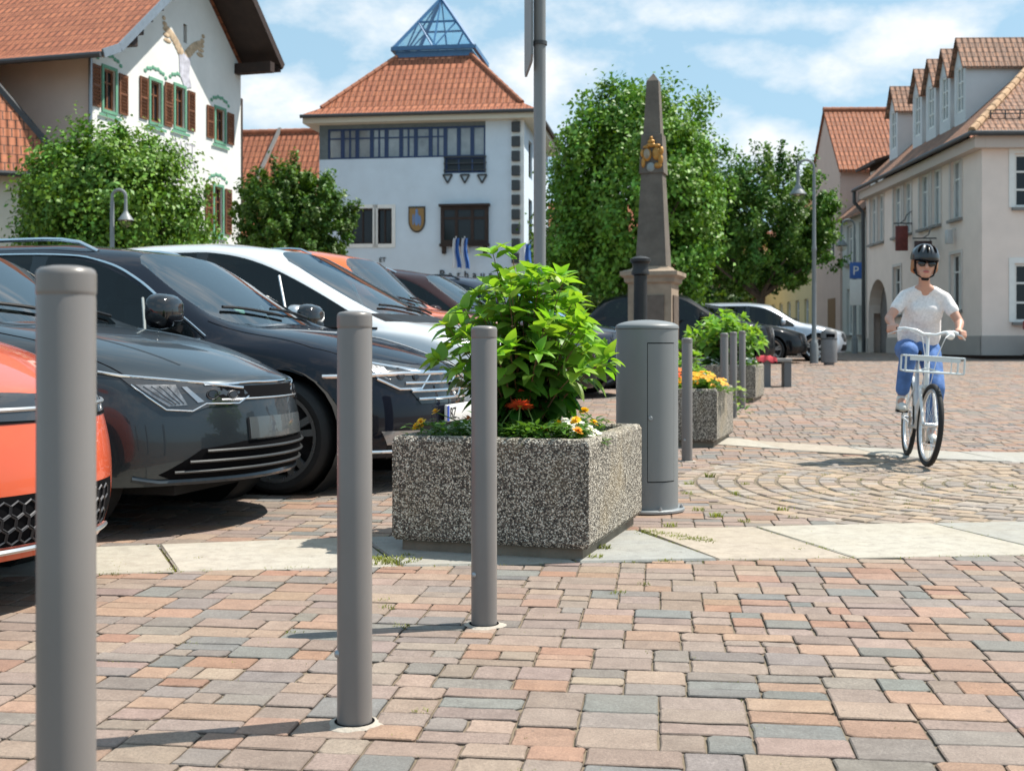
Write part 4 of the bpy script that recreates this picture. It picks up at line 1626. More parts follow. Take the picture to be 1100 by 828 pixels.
L_BRIGHT = leaf_mat('linden_leaf', (0.115, 0.255, 0.034))
L_MID = leaf_mat('bush_leaf', (0.105, 0.225, 0.032))
L_DARK = leaf_mat('conifer_leaf', (0.07, 0.155, 0.026), trans=.2)
L_FEATHER = leaf_mat('feathery_leaf', (0.085, 0.19, 0.03))
L_FAR = leaf_mat('far_leaf', (0.060, 0.120, 0.028), trans=.25)


def trees():
    p = gp(122, 28)
    t = thing('round_tree', 'round clipped leafy tree in front of the white gabled house', 'tree', p)
    trunk(t, 1.9, .13, (7, 1.5), 1)
    bl = []
    q = random.Random(11)
    cz = at(122, 222, 28).z - p.z
    bl = [(0, 0, cz, 2.0, 2.0, 1.65), (.2, -.1, cz + .9, 1.2, 1.2, .85), (-1.0, 0, cz - .2, 1.15, 1.3, 1.1), (1.1, 0, cz - .35, 1.1, 1.3, 1.1),
          (-.3, -.6, cz + .25, 1.4, 1.2, 1.2), (.3, 0, cz + 1.55, .35, .3, .35), (0, 0, cz - 1.0, 1.9, 1.7, .9)]
    leaf_cloud('crown', L_MID, t, bl, 50000, .112, 5, clump=.30, droop=.3, nclump=560, shell=.72)
    p = gp(316, 36)
    t = thing('round_tree', 'dense ball shaped green tree in front of the low orange roofed house', 'tree', p)
    trunk(t, 1.7, .12, (7, 1.2), 2)
    cz = at(316, 236, 36).z - p.z
    bl = [(0, 0, cz, 1.65, 1.6, 1.4), (-.8, 0, cz - .1, .9, 1, 1.05), (.8, 0, cz - .2, .95, 1, 1.0), (0, -.3, cz + .5, 1.2, 1, .85), (0, 0, cz - 1.1, 1.5, 1.4, .9)]
    leaf_cloud('crown', L_DARK, t, bl, 42000, .115, 6, clump=.24, spiky=.9, nclump=520)
    # linden behind the obelisk
    p = gp(684, 32)
    t = thing('linden_tree', 'tall bright green linden tree behind the stone obelisk', 'tree', p)
    trunk(t, 2.3, .2, (9, 2.0), 3)
    zc = lambda py: at(684, py, 32).z - p.z
    xo = lambda px: (px - 684) * 32 / 1300
    bl = [(0, 0, zc(205), 2.15, 2.1, 2.4), (xo(655), 0, zc(140), 1.25, 1.3, 1.25), (xo(712), 0, zc(130), 1.05, 1.2, 1.1), (xo(676), 0, zc(122), .9, .9, .75),
          (xo(735), 0, zc(190), 1.15, 1.3, 1.3), (xo(628), 0, zc(200), 1.0, 1.3, 1.4), (xo(620), 0, zc(255), .9, 1.2, 1.1), (xo(742), 0, zc(245), .85, 1.2, 1.2),
          (xo(650), -.5, zc(280), 1.3, 1.4, .9), (xo(720), -.4, zc(285), 1.2, 1.4, .9)]
    leaf_cloud('crown', L_BRIGHT, t, bl, 62000, .125, 7, clump=.33, droop=.12, nclump=520)
    # conifer-like tree on the right
    p = gp(817, 39)
    t = thing('broad_tree', 'dark feathery tree over the parked black car right of the obelisk', 'tree', p)
    trunk(t, 2.0, .17, (8, 1.9), 4)
    zc = lambda py: at(822, py, 39).z - p.z
    xo = lambda px: (px - 822) * 39 / 1300
    bl = [(0, 0, zc(255), 2.0, 1.9, 1.75), (xo(832), 0, zc(205), 1.1, 1.2, .95), (xo(834), 0, zc(196), .5, .6, .5), (xo(868), 0, zc(240), 1.1, 1.3, 1.2), (xo(800), 0, zc(225), 1.0, 1.2, 1.0),
          (xo(800), 0, zc(285), 1.4, 1.4, .85), (xo(862), 0, zc(285), 1.1, 1.3, .85), (xo(785), 0, zc(270), 1.0, 1.2, .9)]
    leaf_cloud('crown', L_FEATHER, t, bl, 48000, .125, 8, clump=.32, spiky=1.3)
    # greenery further off
    for px, Y, w, h, n, sd, lab in ((600, 46, 1.6, 2.1, 9000, 21, 'leafy tree seen behind the grey pole right of the town hall'),
                                    (775, 52, 2.0, 2.3, 9000, 22, 'distant tree between the linden and the dark feathery tree'),
                                    (640, 56, 2.4, 2.2, 9000, 23, 'distant tree low behind the linden, left of the obelisk')):
        p = gp(px, Y)
        t = thing('far_tree', lab, 'tree', p)
        trunk(t, 1.6, .14, (5, 1.3), sd)
        leaf_cloud('crown', L_FAR, t, [(0, 0, 2.9, w, w, h * .8), (.4, 0, 3.9, w * .65, w * .6, h * .6), (-.5, 0, 3.4, w * .7, w * .7, h * .6)], n, .2, sd, clump=.36)


trees()
# ------------------------------------------------------------------ cars
def paint(name, col, metal=0.0, rough=0.3, coat=1.0):
    return pm(name, col, rough=max(rough, .4) if metal == 0 else rough, metal=metal, coat=coat * (.7 if max(col) < .03 else 1), spec=0.02 if max(col) < .03 else .12, var=.03, vs=2)


M_GLASSW = glass_mat('windscreen_glass', (0.60, 0.70, 0.68), ior=2.9)
M_GLASSS = glass_mat('side_glass', (0.16, 0.19, 0.20), ior=1.5)
M_TRIM = pm('black_trim', (0.010, 0.010, 0.011), rough=.45, spec=.2)
M_GLOSSB = pm('gloss_black', (0.008, 0.008, 0.01), rough=.08, coat=.6)
M_CHROME = pm('chrome', (0.80, 0.81, 0.82), rough=.12, metal=1.0)
M_SATIN = pm('satin_silver', (0.62, 0.63, 0.64), rough=.3, metal=.9)
M_TYRE = pm('tyre_rubber', (0.017, 0.017, 0.018), rough=.8, var=.2, vs=9, bump=.2)
M_RIM = pm('alloy_rim', (0.50, 0.51, 0.52), rough=.28, metal=.85)
M_RIMD = pm('dark_rim', (0.05, 0.05, 0.055), rough=.4, metal=.5)
M_LAMP = pm('lamp_inside', (0.42, 0.43, 0.45), rough=.15, metal=.8)
M_LENS = pm('lamp_dark', (0.03, 0.032, 0.036), rough=.06, coat=1.0)
M_SEAT = pm('seat_cloth', (0.06, 0.06, 0.065), rough=.8)
M_PLATEW = pm('plate_white', (0.75, 0.75, 0.73), rough=.4)
M_PLATEB = pm('plate_blue', (0.02, 0.06, 0.35), rough=.4)


def inside(poly, x, y):
    c = False
    n = len(poly)
    for i in range(n):
        x0, y0 = poly[i]
        x1, y1 = poly[i - 1]
        if (y0 > y) != (y1 > y) and x < (x1 - x0) * (y - y0) / (y1 - y0) + x0:
            c = not c
    return c


class Car:
    """one body: a cage of cross sections, subdivided, split into body, glass and trim; details are laid on that surface"""
    def __init__(s, name, label, P, mat, loc, rz, lev=3, group=None):
        s.P = P
        s.mat = mat
        s.root = thing(name, label, 'car', loc, rz, group)
        s.cage(lev)

    def cage(s, lev):
        P = s.P
        hm = P['W'] / 2
        L, H, nz, xc, zc, xw, zw = P['L'], P['H'], P['nz'], -P['xc'], P['zc'], -P['xw'], P['zw']
        b0, b1, gc = P['b0'], P['b1'], P.get('gc', .18)
        xr, zr, xg, zg = -P['xr'], P['zr'], -P['xg'], P['zg']
        z3, z2 = P.get('z3', .54), .34
        lerp = lambda a, b, t: a + (b - a) * t
        hood = lambda t: lerp(nz + .045, zc, 1 - (1 - t) ** 1.65)
        hx = lambda t: lerp(-.06, xc, t)
        S = []

        def st(x, off, k, zs, y5, z5, y6, z6, y7, z7, z8, seam=''):
            S.append(dict(x=x, off=off, hw=hm * k, zs=zs, c=[(y5, z5), (y6, z6), (y7, z7), (0.0, z8)], seam=seam))
        st(-.06, P.get('round', .42), .87, nz - .04, .80 * hm, nz - .012, .66 * hm, nz, .36 * hm, nz + .035, nz + .045)
        for t, off, k in ((.28, .27, .955), (.66, .13, .99)):
            z = hood(t)
            st(hx(t), off, k, lerp(nz - .03, b0, t ** .7), .85 * hm, z - .045, .74 * hm, z - .015, .42 * hm, z - .002, z)
        st(xc, .22, 1.0, b0, .895 * hm, b0 + .022, .79 * hm, zc - .028, .42 * hm, zc - .004, zc)
        st(xw, .10, 1.0, lerp(b0, b1, .25), P['y5'] * hm, zw - .085, (P['y5'] - .085) * hm, zw - .025, .36 * hm, zw - .004, zw)
        xb = -P['xb']
        zB = lerp(zw, H, .8)
        st(xb + .04, .03, 1.0, lerp(b0, b1, .45), P['y5'] * hm, zB - .105, (P['y5'] - .085) * hm, zB - .045, .36 * hm, zB - .004, zB)
        st(xb - .04, .03, 1.0, lerp(b0, b1, .48), P['y5'] * hm, zB - .103, (P['y5'] - .085) * hm, zB - .043, .36 * hm, zB - .002, zB + .002)
        xC = -P['xC']
        st(xC, .0, .995, lerp(b0, b1, .8), (P['y5'] - .015) * hm, H - .125, (P['y5'] - .10) * hm, H - .06, .35 * hm, H - .014, H - .008)
        st(xr, -.02, .975, lerp(b0, b1, .95), (P['y5'] - .05) * hm, zr - .11, (P['y5'] - .14) * hm, zr - .055, .34 * hm, zr - .008, zr)
        st(xg, -.10, .95, b1, .83 * hm, b1 + .025, .72 * hm, zg - .02, .38 * hm, zg, zg)
        st(-L + .02, -.26, .90, b1 - .10, .78 * hm, b1 - .07, .66 * hm, zg - .10, .36 * hm, zg - .08, zg - .08)
        s.S = S
        bm = bmesh.new()
        cr = bm.edges.layers.float.new('crease_edge')
        ncol = 8

        def r_of(y, hw):
            return min(1.0, (abs(y) / hw)) ** 2.6
        G = []
        for i, q in enumerate(S):
            hw = q['hw']
            pts = []
            gq = gc + P.get('chin', .03) * (1.0, .45, .1)[i] if i < 3 else gc
            for (y, z) in ((hw - .055, gq), (hw - .012, max(z2, gq + .09)), (hw, z3), (hw - .035, q['zs'])):
                pts.append((q['x'] - q['off'], y, z))
            for (y, z) in q['c']:
                pts.append((q['x'] - q['off'] * r_of(y, hw), y, z))
            row = []
            for p in pts:
                if p[1] < 1e-6:
                    v = bm.verts.new(p)
                    row.append((v, v))
                else:
                    row.append((bm.verts.new(p), bm.verts.new((p[0], -p[1], p[2]))))
            G.append(row)
        N = len(S)

        def face(vs, mi):
            vs2 = []
            for v in vs:
                if v not in vs2:
                    vs2.append(v)
            f = bm.faces.new(vs2)
            f.material_index = mi
            return f
        iW, iB, iC, iR, iG = 3, 5, 7, 8, 9
        qwin = P.get('rearq', False)
        for i in range(N - 1):
            for j in range(ncol - 1):
                mi = 0
                if i == 3 and j >= 5:
                    mi = 1
                if j == 3 and 3 <= i < (iR if qwin else iC):
                    mi = 2
                    if i == iB:
                        mi = 4
                if i == iR and j >= 5:
                    mi = 3
                for sd in (0, 1):
                    a, b, c, d = G[i][j][sd], G[i + 1][j][sd], G[i + 1][j + 1][sd], G[i][j + 1][sd]
                    face([a, b, c, d] if sd == 0 else [d, c, b, a], mi)
        # nose and tail

        def cap(i, xs, zsn, flip):
            q = S[i]
            hw = q['hw']
            rows = []
            for k, (jx, z) in enumerate(zip((2, 1, 0), zsn)):
                row = [G[i][jx]]
                for (y, _) in q['c']:
                    x = xs[k] - q['off'] * r_of(y, hw)
                    if y < 1e-6:
                        v = bm.verts.new((x, 0, z))
                        row.append((v, v))
                    else:
                        row.append((bm.verts.new((x, y, z)), bm.verts.new((x, -y, z))))
                rows.append(row)
            rows = [[G[i][3], G[i][4], G[i][5], G[i][6], G[i][7]]] + rows
            for k in range(3):
                for j in range(4):
                    for sd in (0, 1):
                        vs = [rows[k][j][sd], rows[k][j + 1][sd], rows[k + 1][j + 1][sd], rows[k + 1][j][sd]]
                        f = face(vs if (sd == 0) ^ flip else vs[::-1], 0)
            return rows
        fr = P.get('front', (0.0, 0.012, -.045))
        g0 = gc + P.get('chin', .03)
        cap(0, fr, (z3, max(z2, g0 + .09), g0), False)
        cap(N - 1, (-L, -L - .01, -L + .05), (z3 + .05, z2, gc + .05), True)
        bm.normal_update()
        bmesh.ops.recalc_face_normals(bm, faces=bm.faces[:])
        for e in bm.edges:
            ms = {f.material_index for f in e.link_faces}
            if len(ms) > 1:
                e[cr] = 0.55
        for j in range(3, 7):
            for sd in (0, 1):
                e = bm.edges.get((G[0][j][sd], G[0][j + 1][sd]))
                if e:
                    e[cr] = .45
        for i in range(0, N - 1):
            for sd in (0, 1):
                e = bm.edges.get((G[i][3][sd], G[i + 1][3][sd]))
                if e:
                    e[cr] = max(e[cr], .30)
                e = bm.edges.get((G[i][2][sd], G[i + 1][2][sd]))
                if e:
                    e[cr] = max(e[cr], P.get('sidecrease', .25))
        me = bpy.data.meshes.new('cage')
        bm.to_mesh(me)
        bm.free()
        ob = bpy.data.objects.new('cage', me)
        COL.objects.link(ob)
        md = ob.modifiers.new('s', 'SUBSURF')
        md.levels = lev
        md.render_levels = lev
        bpy.context.view_layer.update()
        ev = bpy.data.meshes.new_from_object(ob.evaluated_get(bpy.context.evaluated_depsgraph_get()))
        bpy.data.objects.remove(ob)
        s.bvh = BVHTree.FromPolygons([v.co.copy() for v in ev.vertices], [list(p.vertices) for p in ev.polygons])
        # arches
        bm = bmesh.new()
        bm.from_mesh(ev)
        bpy.data.meshes.remove(ev)
        R = P['wr'] + .048
        wx = [-P['fo'], -P['fo'] - P['wb']]
        cz = P['wr'] + .012
        inn = set()
        for v in bm.verts:
            if abs(v.co.y) > hm * .55 and v.co.z < cz + R + .02:
                for x in wx:
                    if (v.co.x - x) ** 2 + (v.co.z - cz) ** 2 < R * R:
                        inn.add(v)
        kill = [f for f in bm.faces if all(v in inn for v in f.verts)]
        bmesh.ops.delete(bm, geom=kill, context='FACES')
        arc = set()
        for v in list(bm.verts):
            if v in inn and v.is_valid and v.link_faces:
                for x in wx:
                    d = sqrt((v.co.x - x) ** 2 + (v.co.z - cz) ** 2)
                    if d < R:
                        k = R / max(d, 1e-4)
                        v.co.x = x + (v.co.x - x) * k
                        v.co.z = cz + (v.co.z - cz) * k
                        arc.add(v)
        bmesh.ops.delete(bm, geom=[v for v in bm.verts if not v.link_faces], context='VERTS')
        ed = [e for e in bm.edges if len(e.link_faces) == 1 and all(v in arc for v in e.verts)]
        r = bmesh.ops.extrude_edge_only(bm, edges=ed)
        for g in r['geom']:
            if isinstance(g, bmesh.types.BMVert):
                g.co.y -= .07 * (1 if g.co.y > 0 else -1)
        names = [('body', s.mat), ('windscreen', M_GLASSW), ('side_window', M_GLASSS), ('rear_window', M_GLASSS), ('door_pillar', M_GLOSSB)]
        for mi, (nm, mt) in enumerate(names):
            b2 = bm.copy()
            bmesh.ops.delete(b2, geom=[f for f in b2.faces if f.material_index != mi], context='FACES')
            if mi == 2 or mi == 4:
                halves = (1, -1)
            else:
                halves = (0,)
            for h in halves:
                b3 = b2.copy()
                if h:
                    bmesh.ops.delete(b3, geom=[f for f in b3.faces if f.calc_center_median().y * h < 0], context='FACES')
                for f in b3.faces:
                    f.material_index = 0
                    f.smooth = True
                m2 = bpy.data.meshes.new(nm)
                b3.to_mesh(m2)
                b3.free()
                m2.set_sharp_from_angle(angle=radians(48))
                m2.materials.append(mt)
                o = bpy.data.objects.new(nm, m2)
                COL.objects.link(o)
                o.parent = s.root
            b2.free()
        bm.free()
        # wells, underbody, wheels, cabin
        m = MB()
        for x in wx:
            for sg in (-1, 1):
                prof = [(0.001, 0), (R + .015, 0), (R + .015, .28)]
                M = Matrix.Translation((x, sg * (hm - .33), cz)) @ Matrix.Rotation(-sg * pi / 2, 4, 'X')
                vs, fs = [], []
                n = 28
                for (rr, zz) in prof:
                    for k in range(n):
                        t = 2 * pi * k / n
                        vs.append((rr * cos(t), rr * sin(t), zz))
                for a in range(2):
                    for k in range(n):
                        fs.append((a * n + k, a * n + (k + 1) % n, (a + 1) * n + (k + 1) % n, (a + 1) * n + k))
                m.add(vs, fs, M)
        m.box(-L + .3, -hm * .62, gc + .015, -.28, hm * .62, gc + .06)
        m.build('underbody', pm('underbody_black', (0.006, 0.006, 0.006), rough=.9), s.root, smooth=30)
        for x in wx:
            for sg in (-1, 1):
                s.wheel(x, sg)
        m = MB()
        for y in (-.37, .37):
            xs = -(P['xb'] - .08)
            fl = b0 - .42
            m.rbox(xs - .05, y - .24, fl, xs + .45, y + .24, fl + .2, r=.05)
            m.rbox(xs - .22, y - .24, fl + .12, xs - .02, y + .24, fl + .72, r=.07)
            m.rbox(xs - .2, y - .13, fl + .74, xs - .08, y + .13, fl + .93, r=.05)
        m.build('seat', M_SEAT, s.root)
        m = MB()
        m.rbox(xc - .55, -hm * .78, b0 - .22, xc - .02, hm * .78, b0 - .01, r=.06)
        m.box(-L + .5, -hm * .8, b0 - .5, xc - .1, hm * .8, b0 - .46)
        m.build('dashboard', pm('dash_grey', (0.13, 0.14, 0.145), rough=.7), s.root)
        m = MB()
        c = Vector((xc - .62, .37, b0 + .02))
        m.tube([c + Vector((-.18 * .45 * sin(t) * 1.0, .18 * cos(t), .17 * sin(t))) for t in [2 * pi * k / 20 for k in range(20)]], .016, n=6, closed=True)
        m.build('steering_wheel', M_TRIM, s.root)

    def wheel(s, x, sg):
        P = s.P
        wr = P['wr']
        hm = P['W'] / 2
        rr = wr * .755
        M = Matrix.Translation((x, sg * (hm - .025), wr)) @ Matrix.Rotation(-sg * pi / 2, 4, 'X')
        m = MB()
        wd = .215
        prof = [(rr - .01, -.02), (rr + .02, 0.0), (wr - .035, 0.004), (wr - .008, -.02), (wr, -.05), (wr, -wd + .05), (wr - .01, -wd + .02), (wr - .04, -wd), (rr, -wd)]
        m.lathe(prof, 40, M, cap=False)
        w = m.build('wheel', M_TYRE, s.root)
        m = MB()
        m.lathe([(rr + .012, -.004), (rr - .012, -.012), (rr - .03, -.06), (rr - .03, -wd + .02)], 40, M, cap=False)
        ns = P.get('spokes', 5)
        for k in range(ns):
            a = 2 * pi * k / ns + .3
            for da in ((-.17, .17) if P.get('twin', True) else (0,)):
                p0 = Vector((.055 * cos(a + da * .5), .055 * sin(a + da * .5), -.030))
                p1 = Vector(((rr - .012) * cos(a + da), (rr - .012) * sin(a + da), -.022))
                wsp = .034 if P.get('twin', True) else .06
                d = (p1 - p0).normalized()
                side = d.cross(Vector((0, 0, 1))) * wsp / 2
                vs = [p0 - side, p0 + side, p1 + side * 1.25, p1 - side * 1.25]
                vs = vs + [v - Vector((0, 0, .035)) for v in vs]
                m.add(vs, [(0, 1, 2, 3), (7, 6, 5, 4), (0, 4, 5, 1), (1, 5, 6, 2), (2, 6, 7, 3), (3, 7, 4, 0)], M)
        m.lathe([(.001, -.016), (.06, -.020), (.068, -.045)], 20, M)
        m.build('rim', P.get('rimmat', M_RIM), w)
        m = MB()
        m.lathe([(.001, -.10), (rr - .035, -.10)], 24, M)
        m.build('brake_disc', M_RIMD, w)

    # ---- surface details
    def cast(s, p, d):
        h = s.bvh.ray_cast(Vector(p), Vector(d).normalized())
        if h[0] is None:
            return None, None
        n = h[1] if h[1].dot(Vector(d)) < 0 else -h[1]
        return h[0], n

    def patch(s, name, poly, mat, frame, off=.004, step=.03, parent=None, mirror=False, th=.012, label=None):
        """lay a flat outline onto the body surface as a thin shell; frame: (origin, u, v, direction)"""
        o, u, v, d = [Vector(q) for q in frame]
        out = []
        n = len(poly)
        for i in range(n):
            a, b = poly[i], poly[(i + 1) % n]
            L = sqrt((a[0] - b[0]) ** 2 + (a[1] - b[1]) ** 2)
            k = max(1, int(L / step))
            for j in range(k):
                out.append((a[0] + (b[0] - a[0]) * j / k, a[1] + (b[1] - a[1]) * j / k))
        ne = len(out)
        pts = [Vector(p) for p in out]
        xs, ys = [p[0] for p in out], [p[1] for p in out]
        x = min(xs) + step / 2
        while x < max(xs):
            y = min(ys) + step / 2
            while y < max(ys):
                if inside(out, x, y) and min((x - p[0]) ** 2 + (y - p[1]) ** 2 for p in out) > (step * .45) ** 2:
                    pts.append(Vector((x, y)))
                y += step
            x += step
        r = delaunay_2d_cdt(pts, [(i, (i + 1) % ne) for i in range(ne)], [], 1, 1e-6)
        V, F = r[0], r[2]
        top, bot, ok = [], [], []
        for p in V:
            q, nn = s.cast(o + u * p.x + v * p.y, d)
            ok.append(q is not None)
            if q is None:
                q, nn = Vector((0, 0, 0)), Vector((0, 0, 1))
            top.append(q + nn * off)
            bot.append(q - nn * th)
        F = [f for f in F if all(ok[i] for i in f)]
        cnt = {}
        for f in F:
            for i in range(len(f)):
                e = (f[i], f[(i + 1) % len(f)])
                cnt[e] = 1
        m = MB()
        b = m.add(top, F)
        nb = len(top)
        m.v += bot
        for (i, j) in cnt:
            if (j, i) not in cnt:
                m.f.append([b + i, b + nb + i, b + nb + j, b + j])
        ob = None
        for sg in ((1, -1) if mirror else (1,)):
            m2 = MB()
            m2.add([(p[0], p[1] * sg, p[2]) for p in m.v], m.f)
            ob = m2.build(name, mat, parent or s.root, smooth=40)
            if label:
                ob['label'] = label
        return ob

    def front(s):
        return ((1.0, 0, 0), (0, 1, 0), (0, 0, 1), (-1, 0, 0))

    def side(s):
        return ((0, -3, 0), (1, 0, 0), (0, 0, 1), (0, 1, 0))

    def oblique(s, deg):
        """looking from the front right; u runs towards the nose"""
        a = radians(deg)
        d = Vector((-cos(a), sin(a), 0))
        u = Vector((sin(a), cos(a), 0))
        return (-d * 4.0, u, Vector((0, 0, 1)), d)

    def line(s, name, pts, mat, r, frame, off=.002, mirror=False, parent=None, n=6, closed=False):
        o, u, v, d = [Vector(q) for q in frame]
        path = []
        if len(pts) > 4 and not closed and name == 'window_trim':      # Catmull-Rom through the points
            P_ = [pts[0]] + list(pts) + [pts[-1]]
            sm = []
            for i in range(1, len(P_) - 2):
                for k in range(6):
                    t = k / 6
                    sm.append(tuple(.5 * (2 * P_[i][c] + (P_[i + 1][c] - P_[i - 1][c]) * t + (2 * P_[i - 1][c] - 5 * P_[i][c] + 4 * P_[i + 1][c] - P_[i + 2][c]) * t * t
                                          + (3 * P_[i][c] - P_[i - 1][c] - 3 * P_[i + 1][c] + P_[i + 2][c]) * t ** 3) for c in (0, 1)))
            pts = sm + [pts[-1]]
        for i in range(len(pts) - (0 if closed else 1)):
            a, b = pts[i], pts[(i + 1) % len(pts)]
            L = sqrt((a[0] - b[0]) ** 2 + (a[1] - b[1]) ** 2)
            k = max(1, int(L / .05))
            for j in range(k):
                path.append((a[0] + (b[0] - a[0]) * j / k, a[1] + (b[1] - a[1]) * j / k))
        if not closed:
            path.append(pts[-1])
        hit = []
        for p in path:
            q, nn = s.cast(o + u * p[0] + v * p[1], d)
            if q is not None:
                hit.append(q + nn * off)
        if len(hit) < 2:
            return
        ob = None
        for sg in ((1, -1) if mirror else (1,)):
            m = MB()
            m.tube([(p.x, p.y * sg, p.z) for p in hit], r, n=n)
            ob = m.build(name, mat, parent or s.root)
        return ob

    def mirrors(s, x, z, mat, k=1.0, big=1.0):
        hm = s.P['W'] / 2
        for sg in (-1, 1):
            m = MB()
            bm = bmesh.new()
            bmesh.ops.create_icosphere(bm, subdivisions=3, radius=1)
            for v in bm.verts:
                c = v.co
                p = Vector((abs(c.x) ** .8 * (1 if c.x > 0 else -1), abs(c.y) ** .7 * (1 if c.y > 0 else -1), abs(c.z) ** .7 * (1 if c.z > 0 else -1)))
                bk = 1.0 if p.x > 0 else .35
                v.co = Vector((p.x * .10 * bk * big, p.y * .125 * big, p.z * .092 * big))
            m.bm(bm, Matrix.Translation((x, sg * (hm + .07), z)) @ Matrix.Scale(k, 4))
            ms = m.build('wing_mirror', mat, s.root, smooth=60)
            m = MB()
            m.bar((x, sg * (hm - .10), z - .075 * big - .02), (x, sg * (hm + .05), z - .06 * big), .10, .05)
            m.build('mirror_arm', M_TRIM, ms)

    def rails(s, mat, x0, x1, y, dz=.045, r=.014):
        for sg in (-1, 1):
            pts = []
            for k in range(15):
                t = k / 14
                x = x0 + (x1 - x0) * t
                q, nn = s.cast((x, sg * y, 3), (0, 0, -1))
                e = min(1, t / .10, (1 - t) / .10)
                pts.append((x, sg * y, q.z + dz * sqrt(max(0, e)) + .004))
            m = MB()
            m.tube(pts, r, n=8)
            m.build('roof_rail', mat, s.root)

    def handles(s, mat, xs, z):
        for x in xs:
            q, nn = s.cast((x, -3, z), (0, 1, 0))
            for sg in (-1, 1):
                m = MB()
                m.rbox(-.105, -.018, -.018, .105, .018, .018, r=.015, M=Matrix.Translation((x, sg * (abs(q.y) + .012), z)))
                m.build('door_handle', mat, s.root)

    def wipers(s, z_base, mat=M_TRIM):
        """two arms lying on the windscreen"""
        P = s.P
        for y0, y1 in ((.05, -.52), (.62, .02)):
            pts = []
            for k in range(9):
                t = k / 8
                y = y0 + (y1 - y0) * t
                z = z_base + .035 + .05 * sin(pi * t * .5)
                q, nn = s.cast((1, y, z), (-1, 0, 0))
                if q is not None:
                    pts.append(q + nn * .02)
            m = MB()
            m.tube(pts, .011, n=6)
            m.build('wiper', mat, s.root)

    def plate(s, z, txt=None, y0=0.0, w=.52):
        q, nn = s.cast((1, y0, z), (-1, 0, 0))
        x = q.x + .018
        m = MB()
        m.rbox(x - .02, y0 - w / 2, z - .055, x, y0 + w / 2, z + .055, r=.006)
        p = m.build('number_plate', M_PLATEW, s.root)
        m = MB()
        m.box(x + .0005, y0 - w / 2 + .004, z - .05, x + .002, y0 - w / 2 + .045, z + .05)
        m.build('euro_band', M_PLATEB, p, smooth=0)
        if txt:
            M = Matrix.Translation((x + .002, y0 - w / 2 + .055, z - .037)) @ Matrix.Rotation(pi / 2, 4, 'Z') @ Matrix.Rotation(pi / 2, 4, 'X')
            text_obj('plate_text', txt, .105, M_TRIM, p, M, ext=.001, align='LEFT')
        return p

    def badge(s, z, r=.062, mat=None):
        """round badge with a V over a W"""
        q, nn = s.cast((1, 0, z), (-1, 0, 0))
        x = q.x + .016
        mat = mat or M_CHROME
        P = lambda a, b: (x, a * r, z + b * r)
        m = MB()
        m.lathe([(.001, -.02), (r * .98, -.02), (r * .98, -.004), (.001, -.004)], 28, Matrix.Translation((x, 0, z)) @ Matrix.Rotation(pi / 2, 4, 'Y'))
        b = m.build('badge', M_GLOSSB, s.root)
        m = MB()
        m.tube([P(cos(t), sin(t)) for t in [2 * pi * k / 28 for k in range(28)]], r * .12, n=8, closed=True)
        for a, c in (((-.36, .88), (-.02, .14)), ((.36, .88), (.02, .14)), ((-.80, .52), (-.36, -.80)), ((.80, .52), (.36, -.80)),
                     ((-.36, -.80), (-.02, -.02)), ((.36, -.80), (.02, -.02))):
            m.bar(P(*a), P(*c), r * .19, .012, up=(1, 0, 0))
        m.build('badge_emblem', mat, b)


K = 1.055     # the cars read slightly larger than their catalogue size here


def scaled(d):
    return {k: (v * K if isinstance(v, float) and k in ('L', 'W', 'H', 'nz', 'xc', 'zc', 'xw', 'zw', 'b0', 'b1', 'gc', 'xr', 'zr', 'xg', 'zg', 'xb', 'xC', 'fo', 'wb', 'wr', 'z3', 'round') else v)
            for k, v in d.items()}


HATCH = scaled(dict(chin=.065, L=4.28, W=1.79, H=1.49, nz=.675, xc=1.22, zc=.985, xw=2.02, zw=1.40, b0=.88, b1=.985, gc=.17, xr=3.72, zr=1.39, xg=4.12, zg=1.03,
                    xb=2.50, xC=3.35, y5=.735, fo=.87, wb=2.63, wr=.318, z3=.53, round=.46))
ESTATE = scaled(dict(L=4.77, W=1.83, H=1.56, nz=.70, xc=1.17, zc=1.0, xw=1.98, zw=1.475, b0=.885, b1=.985, gc=.18, xr=4.25, zr=1.48, xg=4.62, zg=1.06,
                     xb=2.55, xC=3.55, y5=.74, fo=.83, wb=2.79, wr=.335, z3=.56, round=.40, rearq=True))
MPV = scaled(dict(L=4.65, W=1.86, H=1.76, nz=.80, xc=1.0, zc=1.06, xw=2.16, zw=1.665, b0=.97, b1=1.08, gc=.19, xr=4.15, zr=1.67, xg=4.52, zg=1.12,
                  xb=2.75, xC=3.60, y5=.76, fo=.90, wb=2.75, wr=.33, z3=.60, round=.46, rearq=True))
SUV = scaled(dict(L=4.48, W=1.84, H=1.73, nz=.86, xc=1.20, zc=1.13, xw=2.00, zw=1.63, b0=1.02, b1=1.12, gc=.22, xr=3.95, zr=1.58, xg=4.32, zg=1.16,
                  xb=2.48, xC=3.35, y5=.745, fo=.88, wb=2.65, wr=.345, z3=.62, round=.40, rearq=True))
SUVT = dict(SUV, xc=1.40 * K, zc=1.20 * K, b0=1.08 * K, H=1.82 * K, zw=1.72 * K, zr=1.66 * K)
RZ = radians(-16)


def nose(px, Y):
    p = gp(px, Y)
    return p


